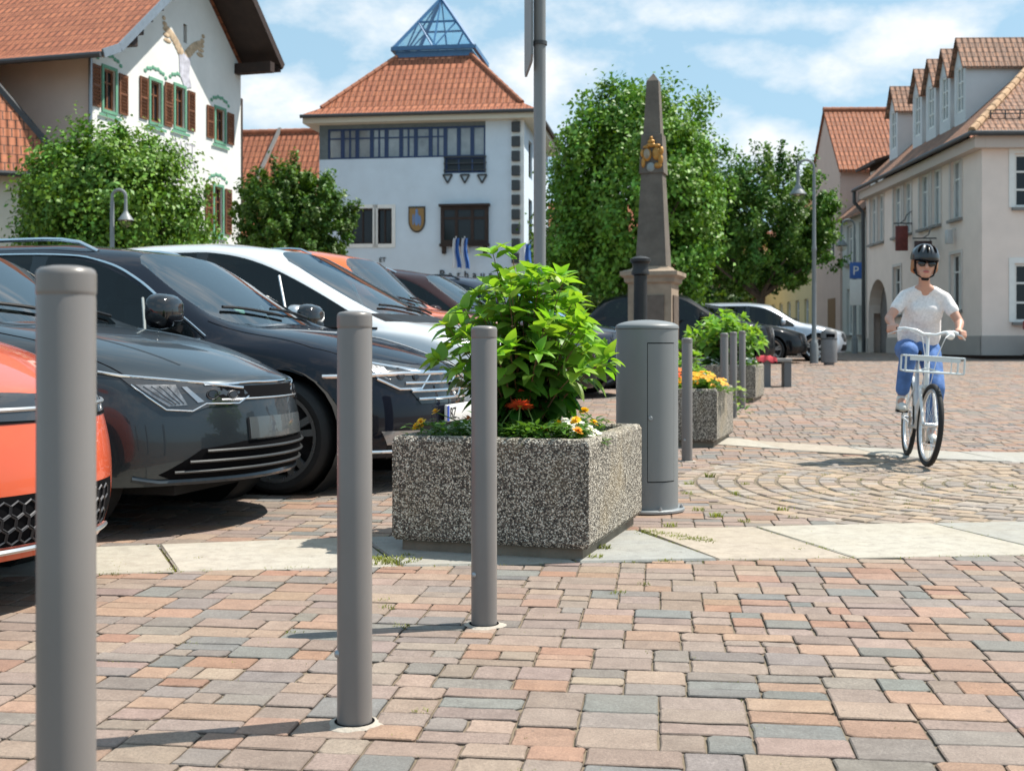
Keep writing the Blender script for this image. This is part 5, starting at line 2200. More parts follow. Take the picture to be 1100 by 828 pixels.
def lamp_guts(c, h, O, tri, l1, l2):
    """ribbed reflector and two ringed projector lenses inside a headlight"""
    guts = pm('lamp_ribs', (0.22, 0.225, 0.235), rough=.25, metal=.6, var=.5, vs=30)
    c.patch('reflector', tri, guts, O, off=.009, step=.02, mirror=True, parent=h)
    (xa, za), (xb, zb_) = tri[0], tri[1]
    (xc_, zc_), (xd, zd) = tri[-2], tri[2]
    for k in range(1, 5):
        f = k / 5
        c.line('rib', [(xa + (xb - xa) * f, za + (zb_ - za) * f - .008), (xc_ + (xd - xc_) * f, zc_ + (zd - zc_) * f + .008)], M_LENS, .0025, O, off=.010, mirror=True, parent=h)
    for (u, z), r in ((l1, .026), (l2, .022)):
        ring = [(u + r * cos(t), z + r * .85 * sin(t)) for t in [2 * pi * i / 18 for i in range(18)]]
        c.line('lens_ring', ring, M_RIMD, .0030, O, off=.010, mirror=True, parent=h, closed=True)
        c.patch('lens', [(u + r * .8 * cos(t), z + r * .7 * sin(t)) for t in [2 * pi * i / 14 for i in range(14)]], M_GLOSSB, O, off=.014, step=.02, mirror=True, parent=h)


# --- dark grey hatchback
def hatchback():
    c = Car('hatchback', 'dark grey metallic hatchback with slim headlights and a blank plate panel', HATCH, paint('grey_metallic', (0.036, 0.045, 0.053), metal=.5, rough=.30, coat=.7),
            nose(304, 6.30), RZ)
    F = c.front()
    # blank plate panel, in body colour
    c.patch('plate_panel', [(-.27, .450), (.27, .450), (.27, .555), (-.27, .555)], paint('panel_grey', (0.10, 0.11, 0.115), metal=.5, rough=.4), F, off=.014)
    # lower intake with slats
    low = [(-.62, .275), (.62, .275), (.67, .30), (.52, .415), (.30, .442), (-.30, .442), (-.52, .415), (-.67, .30)]
    g = c.patch('lower_grille', low, M_DARK, F, off=.003, step=.035)
    for z, w in ((.405, .50), (.358, .57), (.312, .62)):
        c.line('grille_bar', [(-w, z), (w, z)], pm('slat_grey', (0.055, 0.058, 0.06), rough=.35, metal=.3), .008, F, off=.012, parent=g)
    c.line('splitter', [(-.74, .285), (-.66, .262), (.66, .262), (.74, .285)], c.mat, .016, F, off=.004)
    # slim upper grille with a light strip
    g = c.patch('upper_grille', [(-.40, .655), (.40, .655), (.43, .683), (.40, .712), (-.40, .712), (-.43, .683)], M_DARK, F, off=.006)
    c.line('light_strip', [(-.46, .718), (-.2, .728), (.2, .728), (.46, .718)], M_CHROME, .006, F, off=.006, parent=g)
    c.line('grille_edge', [(-.40, .648), (.40, .648)], M_SATIN, .005, F, off=.006, parent=g)
    # headlights: outline seen from the front right, mirrored
    O = c.oblique(62)
    k = 6.15 / 1300
    q = lambda px, py: ((px - 292) * k + .02, CAM_H + (370 - py) * k)
    hl = [q(*p) for p in ((121, 400), (150, 403), (200, 409), (243, 415), (252, 425), (240, 433), (210, 434), (196, 439), (172, 436), (150, 423))]
    h = c.patch('headlight', hl, M_LENS, O, off=.006, step=.025, mirror=True)
    lamp_guts(c, h, O, [q(*p) for p in ((140, 411), (178, 412), (190, 432), (172, 433), (154, 421))], q(214, 422), q(234, 423))
    c.patch('reflector', [q(*p) for p in ((184, 414), (189, 414), (206, 429), (200, 430))], M_LAMP, O, off=.010, step=.02, mirror=True, parent=h)
    c.line('light_signature', [q(*p) for p in ((104, 398), (125, 402), (200, 410), (244, 416))], M_CHROME, .007, O, off=.008, mirror=True, parent=h)
    c.line('light_signature', [q(*p) for p in ((136, 411), (170, 436), (195, 438), (208, 431), (240, 432), (250, 425))], M_CHROME, .004, O, off=.008, mirror=True, parent=h)
    # hood shut line and creases
    T = ((0, 0, 3), (1, 0, 0), (0, 1, 0), (0, 0, -1))
    c.line('hood_seam', [(-1.25, -.74), (-.7, -.76), (-.42, -.70), (-.28, -.55)], M_DARK, .004, T, off=-.001, mirror=True)
    for (pts) in ([(-1.2, -.52), (-.35, -.42)],):
        c.line('hood_crease', pts, c.mat, .012, T, off=-.008, mirror=True, n=8)
    S = c.side()
    c.line('door_seam', [(-1.38, .86), (-1.45, .3)], M_DARK, .004, S, off=-.001, mirror=True)
    c.line('door_seam', [(-2.65, .9), (-2.62, .3)], M_DARK, .004, S, off=-.001, mirror=True)
    c.mirrors(-2.02, 1.0 * K, c.mat)
    c.handles(c.mat, (-2.42, -3.35), .84)
    c.wipers(.985 * K)
    return c


hatchback()


# --- dark blue estate
def estate():
    c = Car('estate_car', 'very dark blue estate car with chrome window trim and silver roof rails', ESTATE, paint('night_blue', (0.006, 0.0075, 0.014), rough=.25),
            nose(493, 8.05), RZ)
    F = c.front()
    gr = [(-.44, .545), (.44, .545), (.55, .685), (.52, .73), (-.52, .73), (-.55, .685)]
    g = c.patch('grille', gr, M_GLOSSB, F, off=.004)
    for z, w in ((.575, .46), (.625, .50), (.675, .53)):
        c.line('grille_bar', [(-w, z), (w, z)], M_CHROME, .009, F, off=.010, parent=g)
    c.line('grille_bar', [(-.86, .722), (-.52, .735), (.52, .735), (.86, .722)], M_CHROME, .014, F, off=.008, parent=g)
    low = [(-.66, .25), (.66, .25), (.62, .40), (.30, .42), (-.30, .42), (-.62, .40)]
    lg = c.patch('lower_grille', low, M_TRIM, F, off=.003)
    c.line('chrome_strip', [(-.74, .262), (-.4, .255), (.4, .255), (.74, .262)], M_CHROME, .010, F, off=.010, parent=lg)
    c.patch('fog_lamp', [(-.66, .30), (-.40, .30), (-.40, .38), (-.70, .385)], M_LAMP, F, off=.008, mirror=True, parent=lg)
    O = c.oblique(58)
    k = 7.75 / 1300
    q = lambda px, py: ((px - 493) * k + .02, CAM_H + (370 - py) * k)
    hl = [q(*p) for p in ((360, 383), (400, 388), (450, 396), (446, 408), (436, 416), (410, 416), (385, 405))]
    h = c.patch('headlight', hl, M_LENS, O, off=.006, step=.03, mirror=True)
    lamp_guts(c, h, O, [q(*p) for p in ((372, 391), (394, 393), (400, 408), (388, 403))], q(412, 403), q(430, 405))
    c.line('light_signature', [q(*p) for p in ((354, 386), (400, 394), (450, 401))], M_CHROME, .012, O, off=.008, mirror=True, parent=h)
    c.line('light_signature', [q(*p) for p in ((385, 406), (410, 417), (436, 417), (450, 400))], M_CHROME, .008, O, off=.008, mirror=True, parent=h)
    c.badge(.655, .072)
    c.plate(.475, 'BZ')
    T = ((0, 0, 3), (1, 0, 0), (0, 1, 0), (0, 0, -1))
    c.line('hood_seam', [(-1.42, -.78), (-.7, -.78), (-.36, -.66)], M_DARK, .004, T, off=-.001, mirror=True)
    S = c.side()
    b0, b1 = ESTATE['b0'], ESTATE['b1']
    zb = lambda x: b0 + (b1 - b0) * (-x - 1.3) / 3.4 + .006
    c.line('window_trim', [(-1.40, b0 + .012), (-2.8, zb(-2.8)), (-4.3, zb(-4.3))], M_CHROME, .011, S, off=.004, mirror=True)
    zw, H = ESTATE['zw'], ESTATE['H']
    c.line('window_trim', [(-1.38, b0 + .03), (-1.7, 1.17), (-1.96, 1.34), (-2.22, 1.455), (-2.6, 1.515), (-3.6, 1.515), (-4.2, 1.45)], M_CHROME, .010, S, off=.006, mirror=True)
    c.line('quarter_pillar', [(-1.78, b0 + .02), (-1.88, 1.22)], pm('pillar_grey', (0.35, 0.38, 0.37), rough=.4), .010, S, off=.0, mirror=True)
    c.line('door_seam', [(-1.60, .88), (-1.62, .34)], M_DARK, .004, S, off=-.001, mirror=True)
    c.line('door_seam', [(-2.85, .9), (-2.82, .34)], M_DARK, .004, S, off=-.001, mirror=True)
    c.line('side_crease', [(-1.0, .80), (-2.8, .82), (-4.4, .84)], c.mat, .010, S, off=-.006, mirror=True, n=8)
    c.mirrors(-1.60, b0 + .19, M_GLOSSB, 1.0, big=1.22)
    c.handles(c.mat, (-2.62, -3.6), .86)
    c.rails(M_CHROME, -2.35, -4.35, .60, dz=.05)
    c.wipers(zcow(ESTATE))
    q2, n2 = c.cast((1, -.34, zcow(ESTATE) + .09), (-1, 0, 0))      # round sticker inside the screen
    if q2 is not None:
        m = MB()
        m.lathe([(.001, 0), (.045, 0), (.045, .003), (.001, .003)], 16, Matrix.Translation(q2 - n2 * .006) @ n2.to_track_quat('Z', 'Y').to_matrix().to_4x4())
        m.build('sticker', pm('sticker_green', (0.30, 0.62, 0.46), rough=.5), c.root)
    return c


def zcow(P):
    return P['zc'] + .01


estate()


# --- white people carrier
def people_carrier():
    c = Car('people_carrier', 'silver white people carrier with black side windows and silver mirrors', MPV, paint('silver_white', (0.66, 0.68, 0.70), metal=.25, rough=.3),
            nose(585, 10.6), RZ)
    F = c.front()
    c.patch('grille', [(-.5, .56), (.5, .56), (.6, .74), (-.6, .74)], M_GLOSSB, F, off=.004)
    c.patch('lower_grille', [(-.6, .26), (.6, .26), (.6, .44), (-.6, .44)], M_TRIM, F, off=.003)
    O = c.oblique(50)
    c.patch('headlight', [(-.40, .72), (-.02, .76), (.10, .84), (-.10, .90), (-.42, .86)], M_LAMP, O, off=.006, mirror=True)
    c.badge(.70, .07)
    S = c.side()
    b0 = MPV['b0']
    c.line('window_trim', [(-1.2, b0 + .015), (-2.6, b0 + .05), (-4.2, MPV['b1'] + .01)], M_TRIM, .012, S, off=.003, mirror=True)
    c.line('quarter_pillar', [(-1.99, b0 + .02), (-2.16, 1.50)], M_SATIN, .011, S, off=.0, mirror=True)
    c.line('door_seam', [(-1.55, 1.0), (-1.58, .36)], M_DARK, .004, S, off=-.001, mirror=True)
    c.mirrors(-1.88, b0 + .12, M_SATIN, 1.05)
    c.handles(c.mat, (-2.4, -3.5), .98)
    c.wipers(zcow(MPV) + .02)
    c.patch('cowl', [(-.82, MPV['zc'] - .02), (.82, MPV['zc'] - .02), (.80, MPV['zc'] + .05), (-.80, MPV['zc'] + .05)], M_TRIM, F, off=.003)
    return c


people_carrier()


def simple_car(name, label, P, mat, loc, rz, rail=None, lev=3, mir=None, pl=None, dark=True, badge=False):
    c = Car(name, label, P, mat, loc, rz, lev=lev)
    F = c.front()
    nz = P['nz']
    g = c.patch('grille', [(-.46, nz - .22), (.46, nz - .22), (.55, nz - .04), (-.55, nz - .04)], M_GLOSSB, F, off=.004)
    c.line('grille_bar', [(-.48, nz - .13), (.48, nz - .13)], M_CHROME, .01, F, off=.01, parent=g)
    c.patch('lower_grille', [(-.6, .27), (.6, .27), (.55, .44), (-.55, .44)], M_TRIM, F, off=.003)
    O = c.oblique(52)
    h = c.patch('headlight', [(-.44, nz - .10), (-.02, nz - .13), (.12, nz - .06), (-.02, nz - .01), (-.44, nz + .02)], M_LENS, O, off=.006, mirror=True)
    c.patch('reflector', [(-.30, nz - .085), (-.04, nz - .10), (.04, nz - .06), (-.04, nz - .03), (-.30, nz - .01)], M_LAMP, O, off=.01, mirror=True, parent=h)
    S = c.side()
    c.line('door_seam', [(-P['xc'] - .2, P['b0'] - .03), (-P['xc'] - .25, .36)], M_DARK, .005, S, off=-.001, mirror=True)
    c.line('door_seam', [(-P['xb'] - .12, P['b0'] - .03), (-P['xb'] - .1, .36)], M_DARK, .005, S, off=-.001, mirror=True)
    c.mirrors(-P['xc'] - .55, P['b0'] + .13, mir or mat)
    c.handles(mat, (-P['xb'] + .02, -P['xC'] - .05), P['b0'] - .08)
    if rail:
        c.rails(rail, -P['xw'] - .35, -P['xr'] - .05, P['W'] * .33)
    c.wipers(zcow(P))
    if pl:
        c.plate(.50, None)
    return c


# --- red orange car at the left edge
def coral_car():
    coral = paint('coral_red', (0.62, 0.105, 0.045), rough=.3)
    c = Car('coral_car', 'coral red car at the left edge, its black grille half hidden by the bollard', dict(HATCH, chin=.02), coral, Vector((-1.55, 4.2, 0)), RZ)
    F = c.front()
    g = c.patch('upper_grille', [(-.66, .655), (.66, .655), (.68, .70), (.66, .745), (-.66, .745), (-.68, .70)], M_DARK, F, off=.004)
    c.line('grille_bar', [(-.64, .70), (.64, .70)], M_SATIN, .008, F, off=.008, parent=g)
    g = c.patch('lower_grille', [(-.40, .25), (.40, .25), (.44, .32), (.40, .42), (-.40, .42), (-.44, .32)], M_DARK, F, off=.003)
    hx = MB()
    r = .03
    for i in range(-14, 15):       # honeycomb
        for j in range(3):
            y, z = i * r * 1.75 + (j % 2) * r * .87, .285 + j * r * 1.5
            if abs(y) > .34:
                continue
            pts = []
            for k in range(6):
                q, nn = c.cast((1, y + r * .9 * sin(k * pi / 3), z + r * .9 * cos(k * pi / 3)), (-1, 0, 0))
                if q is not None:
                    pts.append(q + nn * .006)
            if len(pts) == 6:
                hx.tube(pts, .004, n=4, closed=True)
    hx.build('honeycomb', M_RIMD, g, smooth=0)
    c.line('splitter', [(-.44, .235), (.44, .235)], M_SATIN, .010, F, off=.008, parent=g)
    c.line('front_lip', [(-.80, .195), (-.6, .19), (.6, .19), (.80, .195)], coral, .026, F, off=.008)
    O = c.oblique(52)
    c.patch('headlight', [(-.46, .67), (-.05, .66), (.05, .70), (-.05, .745), (-.46, .77)], M_LENS, O, off=.006, mirror=True)
    c.mirrors(-2.02, 1.0 * K, coral)
    c.handles(coral, (-2.42, -3.35), .84)
    c.wipers(.985 * K)


coral_car()
simple_car('orange_suv', 'orange sport utility car with silver roof rails behind the white people carrier', SUVT, paint('orange_paint', (0.60, 0.13, 0.025), rough=.3),
           nose(590, 12.9), RZ, rail=M_CHROME)
simple_car('maroon_suv', 'dark maroon car with a silver roof rail behind the orange car', SUV, paint('maroon_black', (0.022, 0.008, 0.008), rough=.25),
           nose(640, 15.4), RZ, rail=M_CHROME)
simple_car('navy_estate', 'dark blue car with black roof rails, farthest visible in the parked row', SUV, paint('navy_paint', (0.012, 0.018, 0.035), rough=.25),
           nose(678, 17.9), RZ, rail=M_GLOSSB, lev=2)
simple_car('light_blue_car', 'light blue car half hidden between the hydrangea and the grey power pillar', ESTATE, paint('light_blue', (0.12, 0.26, 0.42), rough=.3),
           nose(715, 20.5), RZ, lev=2)
# --- cars parked across the far side
blk = paint('black_paint', (0.007, 0.008, 0.010), rough=.25)
simple_car('black_suv', 'tall black car parked behind the obelisk under the dark tree', SUV, blk, gp(833, 29.5), radians(-8), lev=2)
simple_car('black_hatchback', 'low black car in front of the silver one, beside the far street lamp', HATCH, blk, gp(868, 31.8), radians(-14), lev=2)
simple_car('silver_car', 'silver car parked behind the grey litter bin at the far street lamp', ESTATE, paint('silver_paint', (0.50, 0.54, 0.60), metal=.5, rough=.3),
           gp(910, 33.8), radians(-12), lev=2)
# ------------------------------------------------------------------ street furniture
M_POST = pm('grey_powdercoat', (0.180, 0.167, 0.16), rough=.36, var=.06, vs=3, dirt=.25, dirtcol=(0.12, 0.11, 0.10))
M_POST2 = pm('grey_powdercoat_pillar', (0.185, 0.195, 0.20), rough=.45, var=.05, vs=2.5, dirt=.12, dirtcol=(0.12, 0.12, 0.12))
M_STEEL = pm('galvanised', (0.34, 0.36, 0.38), rough=.4, metal=.7, var=.15, vs=5)
M_CEMENT = pm('cement', (0.38, 0.34, 0.29), rough=.95, var=.2, vs=14, bump=.5, bs=80)


def bollards():
    grp = 'grey steel bollards'
    labs = ['nearest and tallest looking grey steel bollard, in front of the coral red car', 'grey steel bollard in front of the dark blue estate car',
            'grey steel bollard standing in front of the stone planter with the hydrangea', 'grey steel bollard just right of the round grey power pillar',
            'left one of three grey bollards between the two farther planters', 'middle one of three grey bollards between the two farther planters',
            'right one of three grey bollards between the two farther planters']
    pos = [(-.663, 1.80), (-.384, 2.953), (-.092, 3.987), (1.384, 9.57), (2.245, 12.8), (2.56, 14.0), (2.91, 15.3)]
    hs = [1.035, 1.0, .98, .97, .985, .985, .985]
    t0 = None
    for i, (x, y) in enumerate(pos):
        if t0 is None:
            t = thing('bollard', labs[0], 'bollard', (x, y, gz(y)), 0, grp)
            r = .0425
            m = MB()
            m.lathe([(r, -.05), (r, .955), (r - .0007, .957), (r - .0007, .960)], 40)
            m.build('post', M_POST, t, smooth=40)
            m = MB()
            m.lathe([(r - .0005, .960), (r + .0006, .963), (r + .0006, .966), (r + .0006, .9885), (r + .0005, .9900), (r - .0015, .9955), (r - .006, .9985), (r * .5, 1.0015), (.0001, 1.002)], 40)
            m.build('cap', M_POST, t, smooth=50)
            m = MB()
            m.lathe([(.010, 0), (.009, .006), (.006, .009), (.0001, .010)], 12, Matrix.Translation((-r + .002, -.004, .17)) @ Matrix.Rotation(-pi / 2, 4, 'Y'))
            m.build('screw', M_STEEL, t, smooth=40)
            m = MB()
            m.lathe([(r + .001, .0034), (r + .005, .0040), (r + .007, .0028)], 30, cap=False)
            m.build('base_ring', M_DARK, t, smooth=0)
            q = random.Random(4)
            n = 26
            rr = [.066 + q.uniform(-.008, .012) for _ in range(n)]
            m = MB()
            vs = [(rr[k] * cos(2 * pi * k / n), rr[k] * sin(2 * pi * k / n), -.003) for k in range(n)]
            vs += [((rr[k] - .012) * cos(2 * pi * k / n), (rr[k] - .012) * sin(2 * pi * k / n), .0018) for k in range(n)]
            vs += [((r + .006) * cos(2 * pi * k / n), (r + .006) * sin(2 * pi * k / n), .0022) for k in range(n)]
            m.add(vs, [(k + b * n, (k + 1) % n + b * n, (k + 1) % n + (b + 1) * n, k + (b + 1) * n) for b in (0, 1) for k in range(n)])
            m.build('mortar_ring', M_CEMENT, t, smooth=50)
            t0 = t
        else:
            t = copy_tree(t0)
            t.location = (x, y, gz(y))
            t['label'] = labs[i]
        t.rotation_euler.z = .3 * i
        t.scale = (1, 1, hs[i])


bollards()


def aggregate_mat():
    m = bpy.data.materials.new('washed_concrete')
    m.use_nodes = True
    t = NT(m.node_tree)
    b = t.n['Principled BSDF']
    tc = t.node('ShaderNodeTexCoord')
    ob = tc.outputs['Object']
    dis = t.node('ShaderNodeVectorMath', operation='ADD')
    nz = t.node('ShaderNodeTexNoise', ins={'Vector': ob, 'Scale': 60.0, 'Detail': 2.0})
    sc = t.node('ShaderNodeVectorMath', operation='SCALE', ins={0: nz.outputs['Color'], 'Scale': .012})
    t.l.new(ob, dis.inputs[0])
    t.l.new(sc.outputs[0], dis.inputs[1])
    v = t.node('ShaderNodeTexVoronoi', ins={'Vector': dis.outputs[0], 'Scale': 165.0})
    sp = t.node('ShaderNodeSeparateColor', ins={0: v.outputs['Color']})
    rp = t.node('ShaderNodeValToRGB', ins={0: sp.outputs[0]})
    rp.color_ramp.interpolation = 'LINEAR'
    e = rp.color_ramp.elements
    e[0].position, e[0].color = 0.0, (0.022, 0.019, 0.018, 1)
    e[1].position, e[1].color = 1.0, (0.82, 0.77, 0.67, 1)
    for p, c in ((.26, (0.05, 0.043, 0.038)), (.46, (0.18, 0.152, 0.122)), (.66, (0.47, 0.42, 0.335))):
        k = e.new(p)
        k.color = c + (1,)
    mort = t.mix(t.ramp(v.outputs['Distance'], .45, .75), rp.outputs[0], (0.10, 0.088, 0.072))
    st = t.noise(ob, 2.6, 5.0, .6)
    c = t.mix(t.m('MULTIPLY', t.ramp(st, .5, .75), .35), mort, (0.40, 0.30, 0.16))
    t.put(b.inputs['Base Color'], c)
    b.inputs['Roughness'].default_value = .85
    bp = t.node('ShaderNodeBump', ins={'Strength': .8, 'Distance': .006, 'Height': t.m('SUBTRACT', 1.0, v.outputs['Distance'])})
    t.put(b.inputs['Normal'], bp.outputs[0])
    return m


M_AGG = aggregate_mat()
M_SOIL = pm('soil', (0.035, 0.025, 0.018), rough=.95, var=.4, vs=20, bump=.8, bs=60)
PW, PL, PH = .90, 1.13, .515


def planter(lab, P1, copy=None):
    """P1: near right corner on the ground; local x along the front edge, y along the row"""
    o = Vector((P1[0], P1[1], gz(P1[1])))
    t = thing('planter', lab, 'planter', o, atan2(-.30, .954), 'exposed aggregate concrete planters')
    z0 = .052
    bm = bmesh.new()
    wt = .075
    m = MB()
    zt = PH
    # outer shell with a rounded rim, hollow inside
    R = [(0, 0), (.012, .0)]
    out = lambda i, z: [(-PW + i, i, z), (-i, i, z), (-i, PL - i, z), (-PW + i, PL - i, z)]
    rings = [out(.012, z0), out(0, z0 + .02), out(0, zt - .022), out(.010, zt - .004), out(.022, zt), out(wt - .01, zt), out(wt, zt - .012), out(wt + .01, z0 + .08)]
    vs = [p for r in rings for p in r]
    fs = []
    for k in range(len(rings) - 1):
        for i in range(4):
            j = (i + 1) % 4
            fs.append((k * 4 + i, k * 4 + j, k * 4 + 4 + j, k * 4 + 4 + i))
    fs.append((3, 2, 1, 0))
    m.add(vs, fs)
    m.build('basin', M_AGG, t, smooth=0)
    bm.free()
    m = MB()
    m.box(-PW + .035, .035, 0, -.035, PL - .035, z0 - .001)
    m.build('foot', pm('dark_concrete', (0.20, 0.17, 0.13), rough=.9, var=.3, vs=6, bump=.4), t, smooth=0)
    m = MB()
    g = random.Random(5)
    n = 8
    vs, fs = [], []
    i0, i1, j0, j1 = -PW + wt + .0095, -wt - .0095, wt + .0095, PL - wt - .0095
    for a in range(n + 1):
        for b in range(n + 1):
            vs.append((i0 + (i1 - i0) * a / n, j0 + (j1 - j0) * b / n, zt - .055 + g.uniform(-.008, .012)))
    for a in range(n):
        for b in range(n):
            fs.append((a * (n + 1) + b, (a + 1) * (n + 1) + b, (a + 1) * (n + 1) + b + 1, a * (n + 1) + b + 1))
    m.add(vs, fs)
    m.build('soil', M_SOIL, t, smooth=0)
    return t


P1 = (.325, 5.12)
planter1 = planter('nearest stone planter of washed concrete, holding the big hydrangea', P1)
planter2 = planter('middle washed concrete planter with orange and yellow flowers beside the bollards', (1.80, 10.63))
planter3 = planter('farthest washed concrete planter with the round shrub, next to the bench', (3.30, 16.4))


def on_planter(t, u, v, z=None):
    """u from the right rim leftwards, v along the row"""
    M = Matrix.Translation(t.location) @ Matrix.Rotation(t.rotation_euler.z, 4, 'Z')
    return M @ Vector((-u, v, PH - .05 if z is None else z))


class Leaves:
    def __init__(s):
        s.v, s.f, s.c = [], [], []

    def leaf(s, base, d, up, L, wd, col, fold=.25, droop=.35, n=5):
        """ovate leaf: folded along the midrib and curving down to its tip"""
        d = d.normalized()
        side = d.cross(up)
        if side.length < 1e-4:
            side = d.orthogonal()
        side.normalize()
        up = side.cross(d)
        b = len(s.v)
        for i in range(n + 1):
            t = i / n
            w = wd * (sin(pi * min(1, t ** .66)) ** .75 * (1 - .12 * t)) if 0 < t < 1 else .0008
            c = base + d * (L * t) - up * (droop * L * t * t)
            lift = up * (fold * w)
            s.v += [c + side * w + lift, c, c - side * w + lift]
        for i in range(n):
            a = b + i * 3
            s.f += [(a, a + 1, a + 4, a + 3), (a + 1, a + 2, a + 5, a + 4)]
            s.c += [col, tuple(x * .96 for x in col)]

    def build(s, name, mat, parent):
        me = bpy.data.meshes.new(name)
        me.from_pydata([tuple(p) for p in s.v], [], s.f)
        at_ = me.attributes.new('leaf', 'FLOAT_COLOR', 'FACE')
        a = np.ones((len(s.f), 4), dtype=np.float32)
        a[:, :3] = np.array(s.c, dtype=np.float32)
        at_.data.foreach_set('color', a.ravel())
        me.materials.append(mat)
        me.shade_smooth()
        o = bpy.data.objects.new(name, me)
        COL.objects.link(o)
        o.parent = parent
        return o


L_HYD = leaf_mat('hydrangea_leaf', (1, 1, 1), trans=.38, rough=.42)
M_STEM = pm('woody_stem', (0.16, 0.085, 0.045), rough=.8, var=.3, vs=30)
M_GSTEM = pm('green_stem', (0.12, 0.20, 0.045), rough=.6)


def shrub(name, lab, cat, loc, W_, H_, nst, leafL, seed, col_old, col_new, D_=None, n_node=6, stems=True, sky=1.0):
    t = thing(name, lab, cat, loc)
    q = random.Random(seed)
    lv = Leaves()
    sm = MB()
    D_ = D_ or W_
    for k in range(nst):
        a = 2 * pi * (k * .618) + q.uniform(-.3, .3)
        rad = sqrt((k + .5) / nst)
        tip = Vector((cos(a) * rad * W_ * .46, sin(a) * rad * D_ * .46, H_ * (1 - .52 * rad ** 2.2) * (q.uniform(.70, .95) if q.random() < .75 else q.uniform(.95, 1.10))))
        base = Vector((cos(a) * .06 * rad, sin(a) * .06 * rad, -.02))
        mid = base.lerp(tip, .5) + Vector((-cos(a) * .04, -sin(a) * .04, H_ * .09))
        N = 12
        path = [(base * (1 - u) ** 2 + mid * 2 * u * (1 - u) + tip * u * u) for u in [i / N for i in range(N + 1)]]
        sm.tube(path, [max(.0018, .0055 * (1 - .7 * i / N)) for i in range(N + 1)], n=5)
        L_st = sum((path[i + 1] - path[i]).length for i in range(N))
        nn = max(3, int(n_node * L_st / H_ * 1.15))
        ph = q.uniform(0, pi)
        for i in range(nn):
            u = .14 + .86 * (i + .5) / nn
            f = u * N
            j = min(N - 1, int(f))
            p = path[j].lerp(path[j + 1], f - j)
            tg = (path[j + 1] - path[j]).normalized()
            e1 = tg.cross(Vector((0, 0, 1)))
            e1 = e1.normalized() if e1.length > .05 else Vector((1, 0, 0))
            e2 = tg.cross(e1)
            for w in (0, 1):
                an = ph + i * pi / 2 + w * pi + q.uniform(-.25, .25)
                d = (e1 * cos(an) + e2 * sin(an)) + tg * (.15 + .55 * u) + Vector((0, 0, q.uniform(-.25, .15)))
                young = max(0, min(1, (u - .45) / .5)) * q.uniform(.6, 1)
                L = leafL * (1.05 - .25 * abs(u - .55)) * q.uniform(.75, 1.15)
                c = tuple((o + (n_ - o) * young) * q.uniform(.85, 1.15) for o, n_ in zip(col_old, col_new))
                dd = d.normalized()
                pb = p + dd * leafL * .10
                lv.leaf(pb, dd, Vector((q.gauss(0, .35), q.gauss(0, .35), 1)).normalized(), L, L * q.uniform(.30, .37), c, droop=q.uniform(.25, .85) * (1.25 - u * .8), fold=q.uniform(.1, .35))
        for w in range(5):
            an = ph + w * 2 * pi / 5 + q.uniform(-.2, .2)
            tg = (path[-1] - path[-2]).normalized()
            e1 = tg.orthogonal().normalized()
            e2 = tg.cross(e1)
            d = (e1 * cos(an) + e2 * sin(an)) * .9 + tg * q.uniform(.5, 1.2)
            L = leafL * q.uniform(.55, .95)
            c = tuple(n_ * q.uniform(.9, 1.2) for n_ in col_new)
            lv.leaf(path[-1], d, Vector((q.gauss(0, .3), q.gauss(0, .3), 1)).normalized(), L, L * .31, c, droop=q.uniform(.15, .6))
    lv.build('foliage', L_HYD, t)
    sm.build('stems', M_STEM, t)
    return t


OLD, NEW = (0.045, 0.135, 0.018), (0.22, 0.40, 0.045)
hp = on_planter(planter1, .46, .56)
shrub('hydrangea', 'large bright green hydrangea shrub growing in the nearest stone planter', 'shrub', hp,   .92, .87, 66, .108, 12, OLD, NEW, n_node=10)
sp_ = on_planter(planter3, .50, .55)
shrub('round_shrub', 'round bright green shrub in the farthest planter, behind the three bollards', 'shrub', sp_ , 1.32, .82, 40, .15, 13, (0.06, 0.16, 0.025), (0.21, 0.38, 0.06), n_node=8)
shrub('small_shrub', 'small green shrub right beside the power pillar, behind the middle planter', 'shrub', gp(742, 15.2), .55, .82, 14, .13, 14, (0.06, 0.16, 0.025), (0.20, 0.36, 0.06), n_node=7)


def greens(t, lab, spots, seed, hgt=.07, n=26, L=.05):
    """low bedding foliage filling the planter between the flowers"""
    q = random.Random(seed)
    lv = Leaves()
    for (u, v, k) in spots:
        b = on_planter(t, u, v)
        for i in range(int(n * k)):
            a = q.uniform(0, 2 * pi)
            r = .075 * sqrt(q.random())
            p = b + Vector((cos(a) * r, sin(a) * r, q.uniform(0, hgt)))
            d = Vector((cos(a + q.uniform(-1, 1)), sin(a + q.uniform(-1, 1)), q.uniform(-.1, .9)))
            g = q.uniform(.7, 1.4)
            LL = L * q.uniform(.6, 1.2)
            lv.leaf(p, d, Vector((0, 0, 1)), LL, LL * .28, (0.075 * g, 0.165 * g, 0.03 * g), n=3)
    o = lv.build('bedding_greens', L_HYD, None)
    tag(o, lab, 'bedding plants', kind='stuff')


